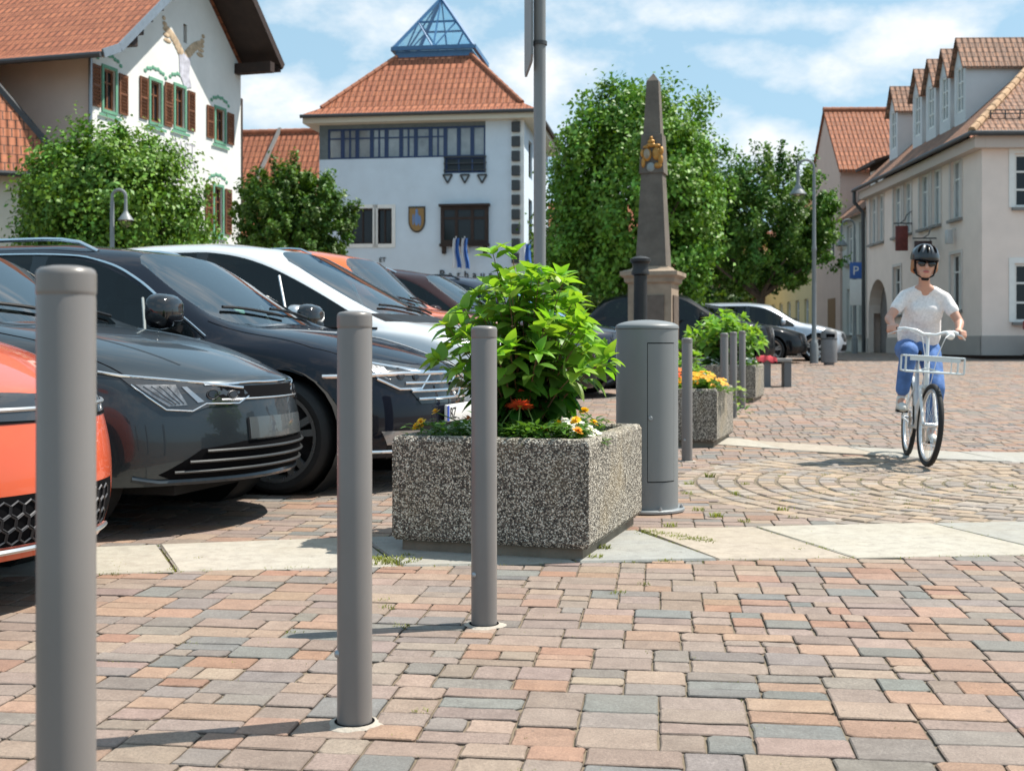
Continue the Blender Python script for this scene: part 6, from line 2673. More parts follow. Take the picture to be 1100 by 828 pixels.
def flower(name, lab, cat, p, h, r, col, ccol, rings=1, npet=16, tilt=(0, 0), group=None, seed=1, pw=.30):
    """stem, petals in rings, centre disc"""
    q = random.Random(seed)
    t = thing(name, lab, cat, p, q.uniform(0, 6), group)
    m = MB()
    m.tube([(0, 0, -.01), (0, 0, h * .5), (tilt[0] * .3, tilt[1] * .3, h)], .0028, n=6)
    m.build('stem', M_GSTEM, t)
    c = Vector((tilt[0] * .3, tilt[1] * .3, h))
    nrm = Vector((tilt[0], tilt[1], 1)).normalized()
    e1 = nrm.orthogonal().normalized()
    e2 = nrm.cross(e1)
    lv = Leaves()
    for k in range(rings):
        rr = r * (1 - .26 * k)
        nn = max(7, int(npet * (1 - .15 * k)))
        for i in range(nn):
            a = 2 * pi * (i + .5 * k) / nn + q.uniform(-.06, .06)
            d = e1 * cos(a) + e2 * sin(a) + nrm * (.12 + .42 * k)
            g = q.uniform(.85, 1.15)
            lv.leaf(c + nrm * (.004 * k), d, nrm, rr * q.uniform(.9, 1.08), rr * pw, tuple(min(.9, x * g) for x in col), n=3, droop=.12, fold=.1)
    lv.build('petals', L_PETAL, t)
    m = MB()
    m.ell(c + nrm * .004, (r * .22, r * .22, r * .14), n=10, m=6)
    m.build('flower_centre', pm('disc_' + cat.replace(' ', '_'), ccol, rough=.8), t)
    return t


L_PETAL = leaf_mat('petal', (1, 1, 1), trans=.30, rough=.6)
q = random.Random(31)
gs = [(q.uniform(.10, .80), q.uniform(.10, .95), q.uniform(.6, 1.2)) for _ in range(46)] + [(q.uniform(.1, .8), q.uniform(.09, .2), 1.2) for _ in range(18)]
greens(planter1, 'low green bedding foliage around the foot of the hydrangea', gs, 2, hgt=.10, n=34)
YEL, ORA, RED = (0.85, 0.56, 0.03), (0.84, 0.36, 0.02), (0.78, 0.11, 0.06)


def px_on(t, px, v, z=None):
    """the spot at row depth v inside a planter that the photo shows at column px"""
    best = min(((abs((on_planter(t, u / 100, v).x / on_planter(t, u / 100, v).y) * 1300 + 550 - px), u / 100) for u in range(6, 86)), key=lambda k: k[0])
    return on_planter(t, best[1], v)


fl = [(488, .20, .085, .022, YEL, 'yellow marigold next to the white patch left of the bollard'),
      (585, .13, .06, .022, ORA, 'small orange marigold low at the front rim, right of the lone yellow one'),
      (630, .34, .10, .022, YEL, 'small yellow marigold right of the white blossoms'),
      (545, .12, .055, .022, YEL, 'yellow marigold at the front rim just right of the bollard'),
      (463, .30, .085, .026, ORA, 'small orange marigold at the left rim of the nearest planter'),
      (476, .13, .055, .030, YEL, 'yellow marigold low at the front left corner of the nearest planter'),
      (507, .35, .12, .020, YEL, 'tiny yellow marigold half behind the bollard at the nearest planter'),
      (566, .14, .075, .028, YEL, 'yellow marigold standing alone right of the front bollard'),
      (598, .20, .085, .022, YEL, 'yellow marigold left of two among the white blossoms'),
      (612, .16, .070, .028, ORA, 'orange yellow marigold in front of the white blossoms'),
      (647, .62, .11, .024, YEL, 'pale yellow marigold at the back right rim of the nearest planter')]
for i, (px, v, h, r, c, lab) in enumerate(fl):
    flower('marigold', lab, 'flower', px_on(planter1, px, v), h + .022, r * 1.22, c, (0.45, 0.20, 0.01), rings=3, npet=15, tilt=(.1, -.55), group='marigolds in the nearest planter', seed=i)
flower('gerbera', 'large red orange daisy in the middle of the nearest planter', 'flower', px_on(planter1, 556, .15), .175, .066, RED, (0.30, 0.05, 0.02), rings=2, npet=22, tilt=(.1, -.35), seed=9, pw=.13)
flower('gerbera', 'small red flower bud under the hydrangea leaves, above the daisy', 'flower', px_on(planter1, 573, .24), .235, .018, RED, (0.30, 0.05, 0.02), rings=2, npet=12, tilt=(0, -.6), seed=10)
flower('gerbera', 'small dark red flower half behind the front bollard in the nearest planter', 'flower', px_on(planter1, 539, .26), .19, .022, (0.5, 0.03, 0.02), (0.2, 0.02, 0.02), rings=2, npet=12, tilt=(0, -.6), seed=11)


def blossom_clump(name, lab, p, w, d, h, n, col, seed, size=.012):
    t = thing(name, lab, 'flowers', p)
    qq = random.Random(seed)
    lv, gr = Leaves(), Leaves()
    for i in range(n):
        a, r = qq.uniform(0, 2 * pi), sqrt(qq.random())
        x, y = cos(a) * r * w, sin(a) * r * d
        z = h * (1 - .55 * r * r) * qq.uniform(.75, 1.05)
        c = Vector((x, y, z))
        nr = Vector((x / w * .6, y / d * .6 - .3, 1)).normalized()
        e1 = nr.orthogonal().normalized()
        e2 = nr.cross(e1)
        k = qq.choice(col) if isinstance(col, list) else col
        for j in range(5):
            an = 2 * pi * j / 5
            lv.leaf(c, e1 * cos(an) + e2 * sin(an) + nr * .25, nr, size * qq.uniform(.8, 1.2), size * .42, k, n=2, droop=.1, fold=.1)
    for i in range(int(n * 1.6)):
        a, r = qq.uniform(0, 2 * pi), sqrt(qq.random()) * 1.15
        z = h * .8 * (1 - .6 * r * r) * qq.uniform(.2, 1)
        g = qq.uniform(.7, 1.4)
        gr.leaf(Vector((cos(a) * r * w, sin(a) * r * d, max(.0, z))), Vector((cos(a), sin(a), qq.uniform(0, 1))), Vector((0, 0, 1)), size * 2.6, size * .8, (0.08 * g, 0.17 * g, 0.03 * g), n=3)
    lv.build('blossoms', L_PETAL, t)
    gr.build('leaves', L_HYD, t)


WHT = (0.80, 0.80, 0.80)
blossom_clump('white_blossoms', 'clump of white blossoms in the right half of the nearest planter', px_on(planter1, 608, .28), .15, .13, .12, 120, WHT, 3, .017)
blossom_clump('white_blossoms', 'small white flower patch in the front left of the nearest planter', px_on(planter1, 495, .22), .10, .09, .10, 40, WHT, 4, .014)
gs = [(q.uniform(.10, .80), q.uniform(.10, 1.0), q.uniform(.8, 1.4)) for _ in range(36)]
greens(planter2, 'low green bedding foliage in the middle planter', gs, 5, hgt=.12, L=.07)
greens(planter3, 'low green bedding foliage in the farthest planter', gs, 6, hgt=.10, L=.08)
blossom_clump('orange_blossoms', 'orange and yellow flowers spilling over the middle planter', px_on(planter2, 752, .35), .27, .28, .19, 110, [(0.8, .33, .02), (.82, .48, .03), (.8, .42, .02)], 5, .030)
blossom_clump('red_blossoms', 'red orange flowers on the left in the middle planter', px_on(planter2, 731, .60), .15, .2, .22, 40, [(0.72, .12, .03), (.7, .2, .05)], 6, .032)
blossom_clump('white_blossoms', 'white blossoms left of the three bollards in the farthest planter', px_on(planter3, 760, .25), .2, .15, .16, 50, WHT, 7, .030)
blossom_clump('white_blossoms', 'white blossoms at the right front corner of the farthest planter', px_on(planter3, 803, .25), .13, .15, .15, 30, WHT, 8, .030)
blossom_clump('trailing_greens', 'green trailing weed at the foot of the middle planter by the bollards', gp(794, 13.9), .10, .10, .42, 16, (0.30, 0.42, 0.06), 9, .03)


# --- round power pillar
def pillar():
    x, y = .752, 6.74
    t = thing('power_pillar', 'round grey power pillar with a domed lid and locked service door', 'pillar', (x, y, 0), radians(-28))
    r = .172
    H = 1.005
    # shell with a door opening on the front right
    a0, a1 = radians(-68), radians(-10)
    z0, z1 = .17, .93
    n = 72
    m = MB()
    ang = [2 * pi * k / n for k in range(n)]
    ang = sorted(ang + [a0 % (2 * pi), a1 % (2 * pi)])
    ins = lambda a: (a0 % (2 * pi)) < a < (a1 % (2 * pi))
    zs = [0, z0, z1, H]
    for i in range(len(ang)):
        a, b = ang[i], ang[(i + 1) % len(ang)]
        bb = b if b > a else b + 2 * pi
        for j in range(3):
            if j == 1 and ins((a + bb) / 2):
                continue
            m.add([(r * cos(a), r * sin(a), zs[j]), (r * cos(b), r * sin(b), zs[j]), (r * cos(b), r * sin(b), zs[j + 1]), (r * cos(a), r * sin(a), zs[j + 1])], [(0, 1, 2, 3)])
    m.build('shell', M_POST2, t, smooth=40, weld=True)
    m = MB()
    m.lathe([(r - .006, .02), (r - .006, H - .02)], 48, cap=False)
    m.build('inner_shell', M_DARK, t, smooth=40)
    m = MB()
    g = .006
    k = 24
    for lay, rr in enumerate((r + .0015, r - .012)):
        for i in range(k + 1):
            a = a0 + .02 + (a1 - a0 - .04) * i / k
            m.v += [Vector((rr * cos(a), rr * sin(a), z0 + g)), Vector((rr * cos(a), rr * sin(a), z1 - g))]
    b = 2 * (k + 1)
    for i in range(k):
        m.f.append([2 * i, 2 * i + 2, 2 * i + 3, 2 * i + 1])
        m.f.append([b + 2 * i, b + 2 * i + 1, b + 2 * i + 3, b + 2 * i + 2])
        m.f.append([2 * i, b + 2 * i, b + 2 * i + 2, 2 * i + 2])
        m.f.append([2 * i + 1, 2 * i + 3, b + 2 * i + 3, b + 2 * i + 1])
    m.f.append([0, 1, b + 1, b])
    m.f.append([2 * k, b + 2 * k, b + 2 * k + 1, 2 * k + 1])
    d = m.build('door', M_POST2, t, smooth=40)
    al = a0 + .10
    m = MB()
    m.lathe([(.012, 0), (.012, .006), (.010, .009), (.004, .009), (.003, .004), (.0001, .004)], 20,
            Matrix.Translation((r * cos(al), r * sin(al), .52)) @ Matrix.Rotation(al, 4, 'Z') @ Matrix.Rotation(pi / 2, 4, 'Y'))
    m.build('lock', M_STEEL, d, smooth=40)
    m = MB()
    prof = [(r - .004, H), (r + .004, H + .003), (r + .004, H + .012)] + [(max(.0001, (r + .004) * cos(pi / 2 * i / 10)), H + .012 + .040 * sin(pi / 2 * i / 10)) for i in range(1, 11)]
    m.lathe(prof, 56)
    m.build('dome_lid', M_POST2, t, smooth=50)
    m = MB()
    m.lathe([(.001, .002), (.205, .002), (.208, .005), (.208, .016), (.204, .019), (.001, .019)], 48)
    m.build('base_plate', pm('light_grey_plate', (0.30, 0.32, 0.33), rough=.4, metal=.4), t, smooth=40)
    for i in range(6):
        a = i * pi / 3 + .25
        m = MB()
        m.lathe([(.011, .018), (.011, .030), (.005, .031), (.005, .038), (.0001, .039)], 6, Matrix.Translation((.190 * cos(a), .190 * sin(a), 0)))
        m.build('bolt', M_STEEL, t, smooth=30)


pillar()


# --- dark cast iron post behind the pillar
def iron_post():
    p = gp(688, 18)
    t = thing('iron_post', 'black cast iron post with a moulded cap in front of the stone obelisk', 'post', p)
    H = at(688, 276, 18).z - p.z
    bk = pm('cast_iron', (0.014, 0.013, 0.014), rough=.5, var=.3)
    m = MB()
    m.lathe([(.15, 0), (.15, .12), (.12, .2), (.105, .3), (.10, H - .28)], 20)
    m.build('shaft', bk, t)
    m = MB()
    m.lathe([(.10, H - .28), (.135, H - .26), (.135, H - .22), (.115, H - .18), (.125, H - .10), (.155, H - .07), (.155, H - .03), (.09, H), (.0001, H + .015)], 20)
    m.build('cap', bk, t)


iron_post()


# --- stone obelisk
def obelisk():
    p = gp(702, 25)
    t = thing('obelisk', 'tall grey stone obelisk with a gilded crest on a sandstone pedestal', 'monument', p, radians(-17))
    Z = lambda py: at(700, py, 25).z - p.z
    st = pm('weathered_stone', (0.135, 0.115, 0.095), rough=.9, var=.25, vs=3, bump=.5, bs=30, dirt=.5, dirtcol=(0.05, 0.045, 0.04))
    sand = pm('pedestal_sandstone', (0.30, 0.23, 0.17), rough=.9, var=.2, vs=3, bump=.4, bs=25, dirt=.35, dirtcol=(0.12, 0.09, 0.07))

    def stack(m, rows):
        for (h0, z0), (h1, z1) in zip(rows[:-1], rows[1:]):
            vs = [(-h0, -h0, z0), (h0, -h0, z0), (h0, h0, z0), (-h0, h0, z0), (-h1, -h1, z1), (h1, -h1, z1), (h1, h1, z1), (-h1, h1, z1)]
            m.add(vs, [(0, 1, 5, 4), (1, 2, 6, 5), (2, 3, 7, 6), (3, 0, 4, 7)])
        h, z = rows[-1]
        m.add([(-h, -h, z), (h, -h, z), (h, h, z), (-h, h, z)], [(0, 1, 2, 3)])
    k = 25 / 1300 * .80
    m = MB()
    zb, zt = Z(287), Z(88)
    hb, ht = 20.5 * k, 8.0 * k
    hh = lambda z: hb + (ht - hb) * (z - zb) / (zt - zb)
    z1, z2 = Z(188), Z(146)
    stack(m, [(hb, zb - .06), (hb, zb), (hh(z1), z1), (hh(z1) + .035, z1 + .01), (hh(z2) + .035, z2), (hh(z2), z2 + .01), (ht, zt), (.001, Z(79))])
    m.build('shaft', st, t, smooth=0)
    m = MB()
    w = 29 * k
    stack(m, [(w + .16, -.05), (w + .16, .22), (w + .05, .26), (w, .34), (w, Z(306)), (w + .06, Z(304)), (w + .07, Z(300)), (w + .14, Z(297)), (w + .14, Z(293)),
              (w * .9, Z(290)), (hb + .04, Z(288)), (hb + .04, zb)])
    m.build('pedestal', sand, t, smooth=0)
    for a in range(4):
        m = MB()
        M = Matrix.Rotation(a * pi / 2, 4, 'Z')
        m.box(-.30, -w - .03, .50, .30, -w - .002, Z(318), M)
        m.build('inscription_panel', pm('bronze_panel', (0.12, 0.09, 0.07), rough=.6, var=.2), t, smooth=0)
    # gilded crest: crown above two oval shields with supporters
    gold = pm('gilding', (0.42, 0.21, 0.045), rough=.5, metal=.3, var=.3, vs=12)
    m = MB()
    zc = Z(170)
    Y0 = -(hh(zc) + .035)
    s = 25 / 1300
    for x, z, a, b, c in ((-5, 2, 5.5, 8, .05), (6, 3, 5, 8, .05), (-9.5, -7, 2.6, 6, .05), (11, -4, 3.2, 6.5, .06), (12, 6, 3, 5, .06), (-10.5, 4, 2.5, 5, .05), (0, 13, 6, 3, .07),
                          (0, 17, 4.5, 3, .07), (0, 21, 2.2, 2.2, .06), (8, -11, 5, 3.5, .06), (-6, 11, 4, 2.2, .05), (7, 12, 4, 2.2, .05)):
        m.ell((x * s * .9, Y0 - .015, zc + z * s * .92), (a * s * .9, c, b * s * .9), n=12, m=8)
    cr = m.build('gilded_crest', gold, t)
    m = MB()
    m.ell((-4.5 * s, Y0 - .06, zc + 2.5 * s), (3.4 * s, .02, 5.4 * s), n=12, m=8)
    m.build('crest_shield', pm('crest_grey', (0.30, 0.25, 0.18), rough=.6, var=.3, vs=9), cr)
    m = MB()
    m.ell((-.5 * s, Y0 - .02, zc - 11.5 * s), (4.6 * s, .04, 5.0 * s), n=12, m=8)
    m.build('crest_plate', pm('crest_blue', (0.24, 0.27, 0.27), rough=.6), cr)


obelisk()


# --- big grey pole with a traffic sign seen edge on
def sign_pole():
    p = Vector((.29, 12.67, gz(12.67)))
    t = thing('sign_pole', 'tall grey steel pole rising behind the hydrangea out of the picture', 'pole', p)
    m = MB()
    m.lathe([(.0635, -.05), (.0635, 5.6), (.0001, 5.62)], 24)
    m.build('tube', M_POST2, t)
    m = MB()
    m.lathe([(.10, 0), (.10, .04), (.07, .06)], 20)
    m.build('collar', M_POST2, t)
    z = lambda py: at(580, py, 12.67).z - p.z
    s = thing('traffic_sign', 'grey backed traffic sign seen edge on, clamped to the tall pole', 'sign', (p.x, p.y, p.z + z(40)), 0)
    m = MB()
    R = .36
    # plate turned away from us, standing just left of the pole
    poly = [(-.42, -.28), (-.36, -.34), (.36, -.34), (.42, -.28), (.42, .9), (-.42, .9)]
    M = Matrix.Translation((-.115, 0, 0)) @ Matrix.Rotation(radians(4), 4, 'Z') @ Matrix.Rotation(pi / 2, 4, 'Z') @ Matrix.Rotation(pi / 2, 4, 'X')
    m.prism(poly, -.012, .012, M)
    m.build('plate', M_POST2, s, smooth=0)
    for zz in (z(47) - z(40), .62):
        m = MB()
        m.lathe([(.066, zz - .02), (.078, zz - .02), (.078, zz + .02), (.066, zz + .02)], 20, cap=False)
        m.box(-.105, -.03, zz - .018, -.07, .03, zz + .018)
        m.build('clamp', M_DGREY, s, smooth=30)
    return t


sign_pole()


# --- street lamps with swan neck and bell shade
M_LAMPP = pm('lamp_grey_paint', (0.19, 0.21, 0.22), rough=.45, var=.1)
M_GLOBE = glass_mat('globe_glass', (0.88, 0.86, 0.80), ior=1.6, rough=.05)


def lamp(lab, p, H, sgn, k=1.0, reach=.50):
    t = thing('street_lamp', lab, 'street lamp', p, 0, 'swan neck street lamps')
    m = MB()
    m.lathe([(.11, 0), (.11, .5), (.075, .58), (.062, .62), (.055, H * .55), (.066, H * .555), (.066, H * .57), (.05, H * .58), (.042, H - reach * .9)], 14)
    m.build('post', M_LAMPP, t)
    m = MB()
    r = reach
    pts = [(0, 0, H - r * .9)] + [(sgn * (r * .5 - r * .5 * cos(a)), 0, H - r * .5 + r * .5 * sin(a)) for a in [pi * i / 12 for i in range(13)]] + [(sgn * r, 0, H - r * .75)]
    m.tube(pts, [.038] + [.034] * 13 + [.03], n=8)
    m.build('swan_neck', M_LAMPP, t)
    z = H - r * .75
    M = Matrix.Translation((sgn * r, 0, z))
    m = MB()
    m.lathe([(.03, .02), (.045, 0), (.05, -.30), (.075, -.36), (.13, -.44), (.215, -.56), (.225, -.585), (.205, -.59)], 24, M @ Matrix.Scale(k, 4), cap=False)
    sh = m.build('shade', M_LAMPP, t)
    m = MB()
    m.lathe([(.19, -.58), (.185, -.66), (.14, -.745), (.06, -.785), (.0001, -.79)], 20, M @ Matrix.Scale(k, 4), cap=False)
    m.build('globe', M_GLOBE, sh)
    m = MB()
    m.lathe([(.03, -.45), (.045, -.52), (.04, -.6), (.0001, -.62)], 12, M @ Matrix.Scale(k, 4))
    m.build('bulb', M_WHITE, sh)
    return t


p = gp(874.5, 31.6)
lamp('grey swan neck street lamp standing by the parked silver car and litter bin', p, at(874, 172, 31.6).z - p.z, -1, 1.0, .42)
p = gp(918, 41)
lamp2_p = p
lamp('farther swan neck street lamp carrying a blue sign, against the grey house', p, at(918, 236, 41).z - p.z, -1, .95, .44)
p = gp(120.5, 25)
lamp('swan neck street lamp in front of the round tree by the gabled house', p, at(120, 204, 25).z - p.z, 1, .72, .28)


def parking_sign():
    p = lamp2_p
    z = at(914, 298, 41).z
    t = thing('parking_sign', 'blue sign over a white plate on the farther street lamp', 'sign', (p.x, p.y - .12, z), 0)
    m = MB()
    m.rbox(-.20, -.015, -.05, .20, .015, .50, r=.012)
    b = m.build('blue_plate', pm('sign_blue', (0.03, 0.12, 0.42), rough=.4), t)
    text_obj('sign_letter', 'P', .42, M_WHITE, b, Matrix.Translation((0, -.018, .08)) @ Matrix.Rotation(pi / 2, 4, 'X'), ext=.003)
    m = MB()
    m.rbox(-.20, -.015, -.95, .20, .015, -.08, r=.012)
    m.build('white_plate', M_WHITE, t)
    for zz in (.2, -.5):
        m = MB()
        m.box(-.07, .015, zz, .07, .075, zz + .05)
        m.build('clamp', M_DGREY, t, smooth=0)


parking_sign()


def litter_bin():
    p = gp(890.5, 30.3)
    t = thing('litter_bin', 'grey metal litter bin beside the far street lamp', 'litter bin', p)
    g = pm('bin_grey', (0.16, 0.16, 0.165), rough=.5, var=.1)
    m = MB()
    m.lathe([(.13, 0), (.13, .05), (.20, .06), (.20, .80), (.17, .86), (.10, .90), (.0001, .905)], 24, sy=.8)
    m.build('body', g, t)
    m = MB()
    m.lathe([(.203, .64), (.207, .645), (.207, .665), (.203, .67)], 24, sy=.8, cap=False)
    m.build('rim_band', M_DGREY, t)
    m = MB()
    m.rbox(-.11, -.168, .69, .11, -.14, .78, r=.012)
    m.build('slot', M_DARK, t)


litter_bin()


def bench():
    a = gp(806, 20.2)
    t = thing('bench', 'backless grey bench with slab legs behind the farthest planter', 'bench', gp(828, 20.5), radians(-6))
    m = MB()
    for i in range(4):
        m.rbox(-.62, -.22 + i * .115, .42, .33, -.12 + i * .115, .475, r=.008)
    m.build('seat', pm('bench_plank', (0.30, 0.28, 0.26), rough=.7, var=.2, vs=6), t, smooth=0)
    for x in (-.08, .26):
        m = MB()
        m.rbox(x - .06, -.20, -.02, x + .06, .22, .419, r=.008)
        m.build('leg', pm('bench_leg', (0.13, 0.135, 0.14), rough=.6), t, smooth=0)
    p = t.location + Vector((-.10, -.10, .476))
    c = thing('red_cloth', 'red folded cloth lying on the left end of the grey bench', 'cloth', p, radians(-6))
    m = MB()
    q_ = random.Random(2)
    n = 14
    vs, fs = [], []
    for i in range(n + 1):
        for j in range(5):
            x = -.17 + .34 * i / n
            y = -.16 + .22 * j / 4
            drop = max(0, -.115 - y) * 1.6
            vs.append((x, y + drop * .35, .012 + .02 * sin(i * 1.1 + j) - drop + (.02 if 2 < i < 11 else 0)))
    for i in range(n):
        for j in range(4):
            fs.append((i * 5 + j, (i + 1) * 5 + j, (i + 1) * 5 + j + 1, i * 5 + j + 1))
    b = m.add(vs, fs)
    m.add([(v[0], v[1], v[2] - .012) for v in vs], [f[::-1] for f in fs])
    m.build('fabric', pm('red_fabric', (0.50, 0.045, 0.06), rough=.85), c, smooth=60)


bench()


# --- flags at the town hall
def flags():
    q_ = random.Random(8)
    wht, blu = pm('flag_white', (0.72, 0.74, 0.78), rough=.8), pm('flag_blue', (0.05, 0.16, 0.48), rough=.8)
    for px, py0, py1, lab, wd, off in ((495, 256, 288, 'left white and blue flag hanging under the dark bay window', .34, 0),
                                       (504, 256, 289, 'right white and blue flag hanging under the dark bay window', .32, 0),
                                       (566, 262, 305, 'large blue and white flag hanging by the corner strip of the town hall', .62, 1)):
        s = TH.sx(px)
        base = TH.o + TH.ux * s - TH.uy * (.9 if not off else .35)
        z1, z0 = at(px, py0, base.y).z, at(px, py1, base.y).z
        t = thing('flag', lab, 'flag', (base.x, base.y, z0), TH.rot, 'flags on the town hall')
        H = z1 - z0
        m = MB()
        m.tube([(0, .9 if not off else .34, H - .45), (0, -.05, H + .05)], .022, n=8)
        m.build('flag_pole', M_WHITE, t)
        for half, mt in ((0, wht), (1, blu)):
            vs, fs = [], []
            nx, nz = 10, 12
            for i in range(nx + 1):
                for j in range(nz + 1):
                    u = i / nx
                    w = wd * (.55 + .45 * (1 - j / nz))
                    x = (u * .5 + half * .5 - .5) * w + .03 * sin(j * .5 + half)
                    y = .05 * sin((u + half) * 9 + j * .25) - .02
                    vs.append((x, y, H * j / nz + (.02 * sin(u * 4) if j == 0 else 0)))
            for i in range(nx):
                for j in range(nz):
                    a = i * (nz + 1) + j
                    fs.append((a, a + nz + 1, a + nz + 2, a + 1))
            m = MB()
            m.add(vs, fs)
            m.add([(v[0], v[1] + .006, v[2]) for v in vs], [f[::-1] for f in fs])
            m.build('cloth', mt, t, smooth=60)


flags()
# ------------------------------------------------------------------ cyclist and bicycles
def merge_skin(mb, voxel, smooth_it=6, name='skin'):
    """fuse overlapping tapered volumes into one continuous surface"""
    ob = mb.build(name, None, smooth=0)
    r = ob.modifiers.new('r', 'REMESH')
    r.mode = 'VOXEL'
    r.voxel_size = voxel
    s = ob.modifiers.new('s', 'SMOOTH')
    s.factor = .5
    s.iterations = smooth_it
    bpy.context.view_layer.update()
    me = bpy.data.meshes.new_from_object(ob.evaluated_get(bpy.context.evaluated_depsgraph_get()))
    bpy.data.objects.remove(ob)
    me.shade_smooth()
    return me


def skin_obj(mb, voxel, name, mat, parent, it=6):
    me = merge_skin(mb, voxel, it, name)
    me.name = name
    me.materials.clear()
    me.materials.append(mat)
    o = bpy.data.objects.new(name, me)
    COL.objects.link(o)
    o.parent = parent
    return o


def wheel_parts(t, cx, R, steer=None, rimc=None):
    """tyre with rim, spokes and hub as its pieces; steer: matrix applied to the front wheel"""
    S = steer or Matrix.Identity(4)
    M = S @ Matrix.Translation((cx, 0, R)) @ Matrix.Rotation(pi / 2, 4, 'X')
    ring = lambda r, n=44: [M @ Vector((r * cos(a), r * sin(a), 0)) for a in [2 * pi * k / n for k in range(n)]]
    m = MB()
    m.tube(ring(R - .021), .021, n=10, closed=True)
    w = m.build('wheel', pm('bike_tyre', (0.014, 0.014, 0.015), rough=.75), t, smooth=60)
    m = MB()
    m.tube(ring(R - .052), .014, n=8, closed=True)
    m.build('rim', rimc or M_SATIN, w, smooth=60)
    m = MB()
    for k in range(28):
        a = 2 * pi * k / 28
        b = a + (.35 if k % 2 else -.35)
        m.tube([M @ Vector((.022 * cos(b), .022 * sin(b), .022 * (1 if k % 4 < 2 else -1))), M @ Vector(((R - .06) * cos(a), (R - .06) * sin(a), 0))], .0016, n=4)
    m.build('spokes', M_SATIN, w, smooth=0)
    m = MB()
    m.tube([M @ Vector((0, 0, -.05)), M @ Vector((0, 0, .05))], .018, n=10)
    m.build('hub', M_SATIN, w)
    return w


def bicycle(lab, loc, rz, k=1.0, frame_mat=None, carrier=True, steer_deg=6):
    t = thing('bicycle', lab, 'bicycle', loc, rz)
    fm = frame_mat or pm('bike_white', (0.70, 0.72, 0.73), rough=.3, coat=.6)
    R = .325
    wb = .98
    H0, H1 = Vector((.775, 0, .64)), Vector((.735, 0, .84))       # head tube
    ax = (H1 - H0).normalized()
    ST = Matrix.Translation(H0) @ Matrix.Rotation(radians(steer_deg), 4, ax) @ Matrix.Translation(-H0)
    BB = Vector((.43, 0, .275))
    seat = Vector((.235, 0, .80))
    m = MB()
    m.tube([H0 - ax * .02, H1], .022, n=12)
    m.tube([H0 + ax * .02, (.62, 0, .47), BB], [.024, .026, .026], n=12)        # low step-through tube
    m.tube([H0 + ax * .10, (.52, 0, .50), (.375, 0, .415)], .016, n=10)
    m.tube([BB, seat], .018, n=12)
    for y in (-.055, .055):
        m.tube([BB + Vector((0, y * .6, 0)), (0, y, R)], .011, n=8)
        m.tube([(.30, y * .3, .60), (0, y, R)], .009, n=8)
    m.build('frame', fm, t)
    wheel_parts(t, 0, R)
    wheel_parts(t, wb, R, ST)
    m = MB()
    for y in (-.052, .052):
        m.tube([ST @ Vector((H0.x, y * .9, H0.z - .03)), ST @ Vector((.85, y, .52)), ST @ Vector((wb, y, R))], [.014, .013, .010], n=8)
    m.tube([ST @ Vector((H0.x, -.05, H0.z - .03)), ST @ Vector((H0.x, .05, H0.z - .03))], .016, n=8)
    m.build('fork', fm, t)
    for cx, a0, a1, T in ((0, 20, 190, Matrix.Identity(4)),):
        m = MB()
        pts = [T @ Vector((cx - (R + .018) * cos(radians(a)) * -1, 0, R + (R + .018) * sin(radians(a)))) for a in range(a0, a1 + 1, 10)]
        m.tube(pts, .020, n=8)
        m.build('mudguard', fm, t)
    m = MB()
    top = H1 + ax * .19
    m.tube([H1, top], .014, n=10)
    m.tube([ST @ top, ST @ (top + Vector((.045, 0, .005)))], .018, n=10)
    m.build('stem', fm, t)
    c = top + Vector((.045, 0, .005))
    B = [(c.x, 0, c.z), (c.x, .05, c.z), (c.x + .015, .11, c.z + .025), (c.x - .02, .19, c.z + .035), (c.x - .085, .27, c.z + .02), (c.x - .13, .30, c.z + .012)]
    path = [Vector((x, -y, z)) for x, y, z in B[::-1]] + [Vector(p) for p in B[1:]]
    m = MB()
    m.tube([ST @ p for p in path], .0125, n=10)
    bar = m.build('handlebar', fm, t, smooth=60)
    for sg in (-1, 1):
        m = MB()
        a, b = Vector((c.x - .055, sg * .235, c.z + .027)), Vector((c.x - .135, sg * .303, c.z + .011))
        m.tube([ST @ a, ST @ b], .0165, n=10)
        m.build('grip', pm('grip_rubber', (0.025, 0.02, 0.018), rough=.7), bar)
        m = MB()
        m.tube([ST @ (a + Vector((.03, -sg * .03, -.005))), ST @ (a + Vector((.05, sg * .02, -.02))), ST @ (b + Vector((.055, 0, -.03)))], .006, n=6)
        m.build('brake_lever', M_SATIN, bar)
    m = MB()
    for sg in (-1, 1):
        m.tube([ST @ Vector((c.x + .03, sg * .16, c.z + .02)), ST @ Vector((c.x + .13, sg * .09, c.z - .02)), ST @ Vector((c.x + .10, sg * .05, c.z - .16)), ST @ Vector((.80, sg * .02, .60))], .0035, n=5)
    m.build('cable', M_WHITE, t, smooth=60)
    # saddle
    m = MB()
    m.tube([seat, seat + Vector((-.02, 0, .06))], .013, n=8)
    m.build('seat_post', M_SATIN, t)
    m = MB()
    p = seat + Vector((-.03, 0, .085))
    m.ell(p + Vector((-.06, 0, 0)), (.10, .085, .030))
    m.caps(p + Vector((-.02, 0, .0)), .045, p + Vector((.15, 0, -.004)), .018)
    skin_obj(m, .010, 'saddle', pm('saddle_black', (0.02, 0.018, 0.016), rough=.6), t)
    # cranks
    m = MB()
    for sg, dx, dz in ((-1, .098, .125), (1, -.098, -.125)):
        m.tube([BB + Vector((0, sg * .055, 0)), BB + Vector((dx, sg * .075, dz))], .010, n=8)
    m.tube([BB + Vector((0, -.07, 0)), BB + Vector((0, .07, 0))], .016, n=10)
    m.lathe([(.055, -.002), (.085, -.002), (.085, .002), (.055, .002)], 28, Matrix.Translation(BB + Vector((0, -.045, 0))) @ Matrix.Rotation(pi / 2, 4, 'X'), cap=False)
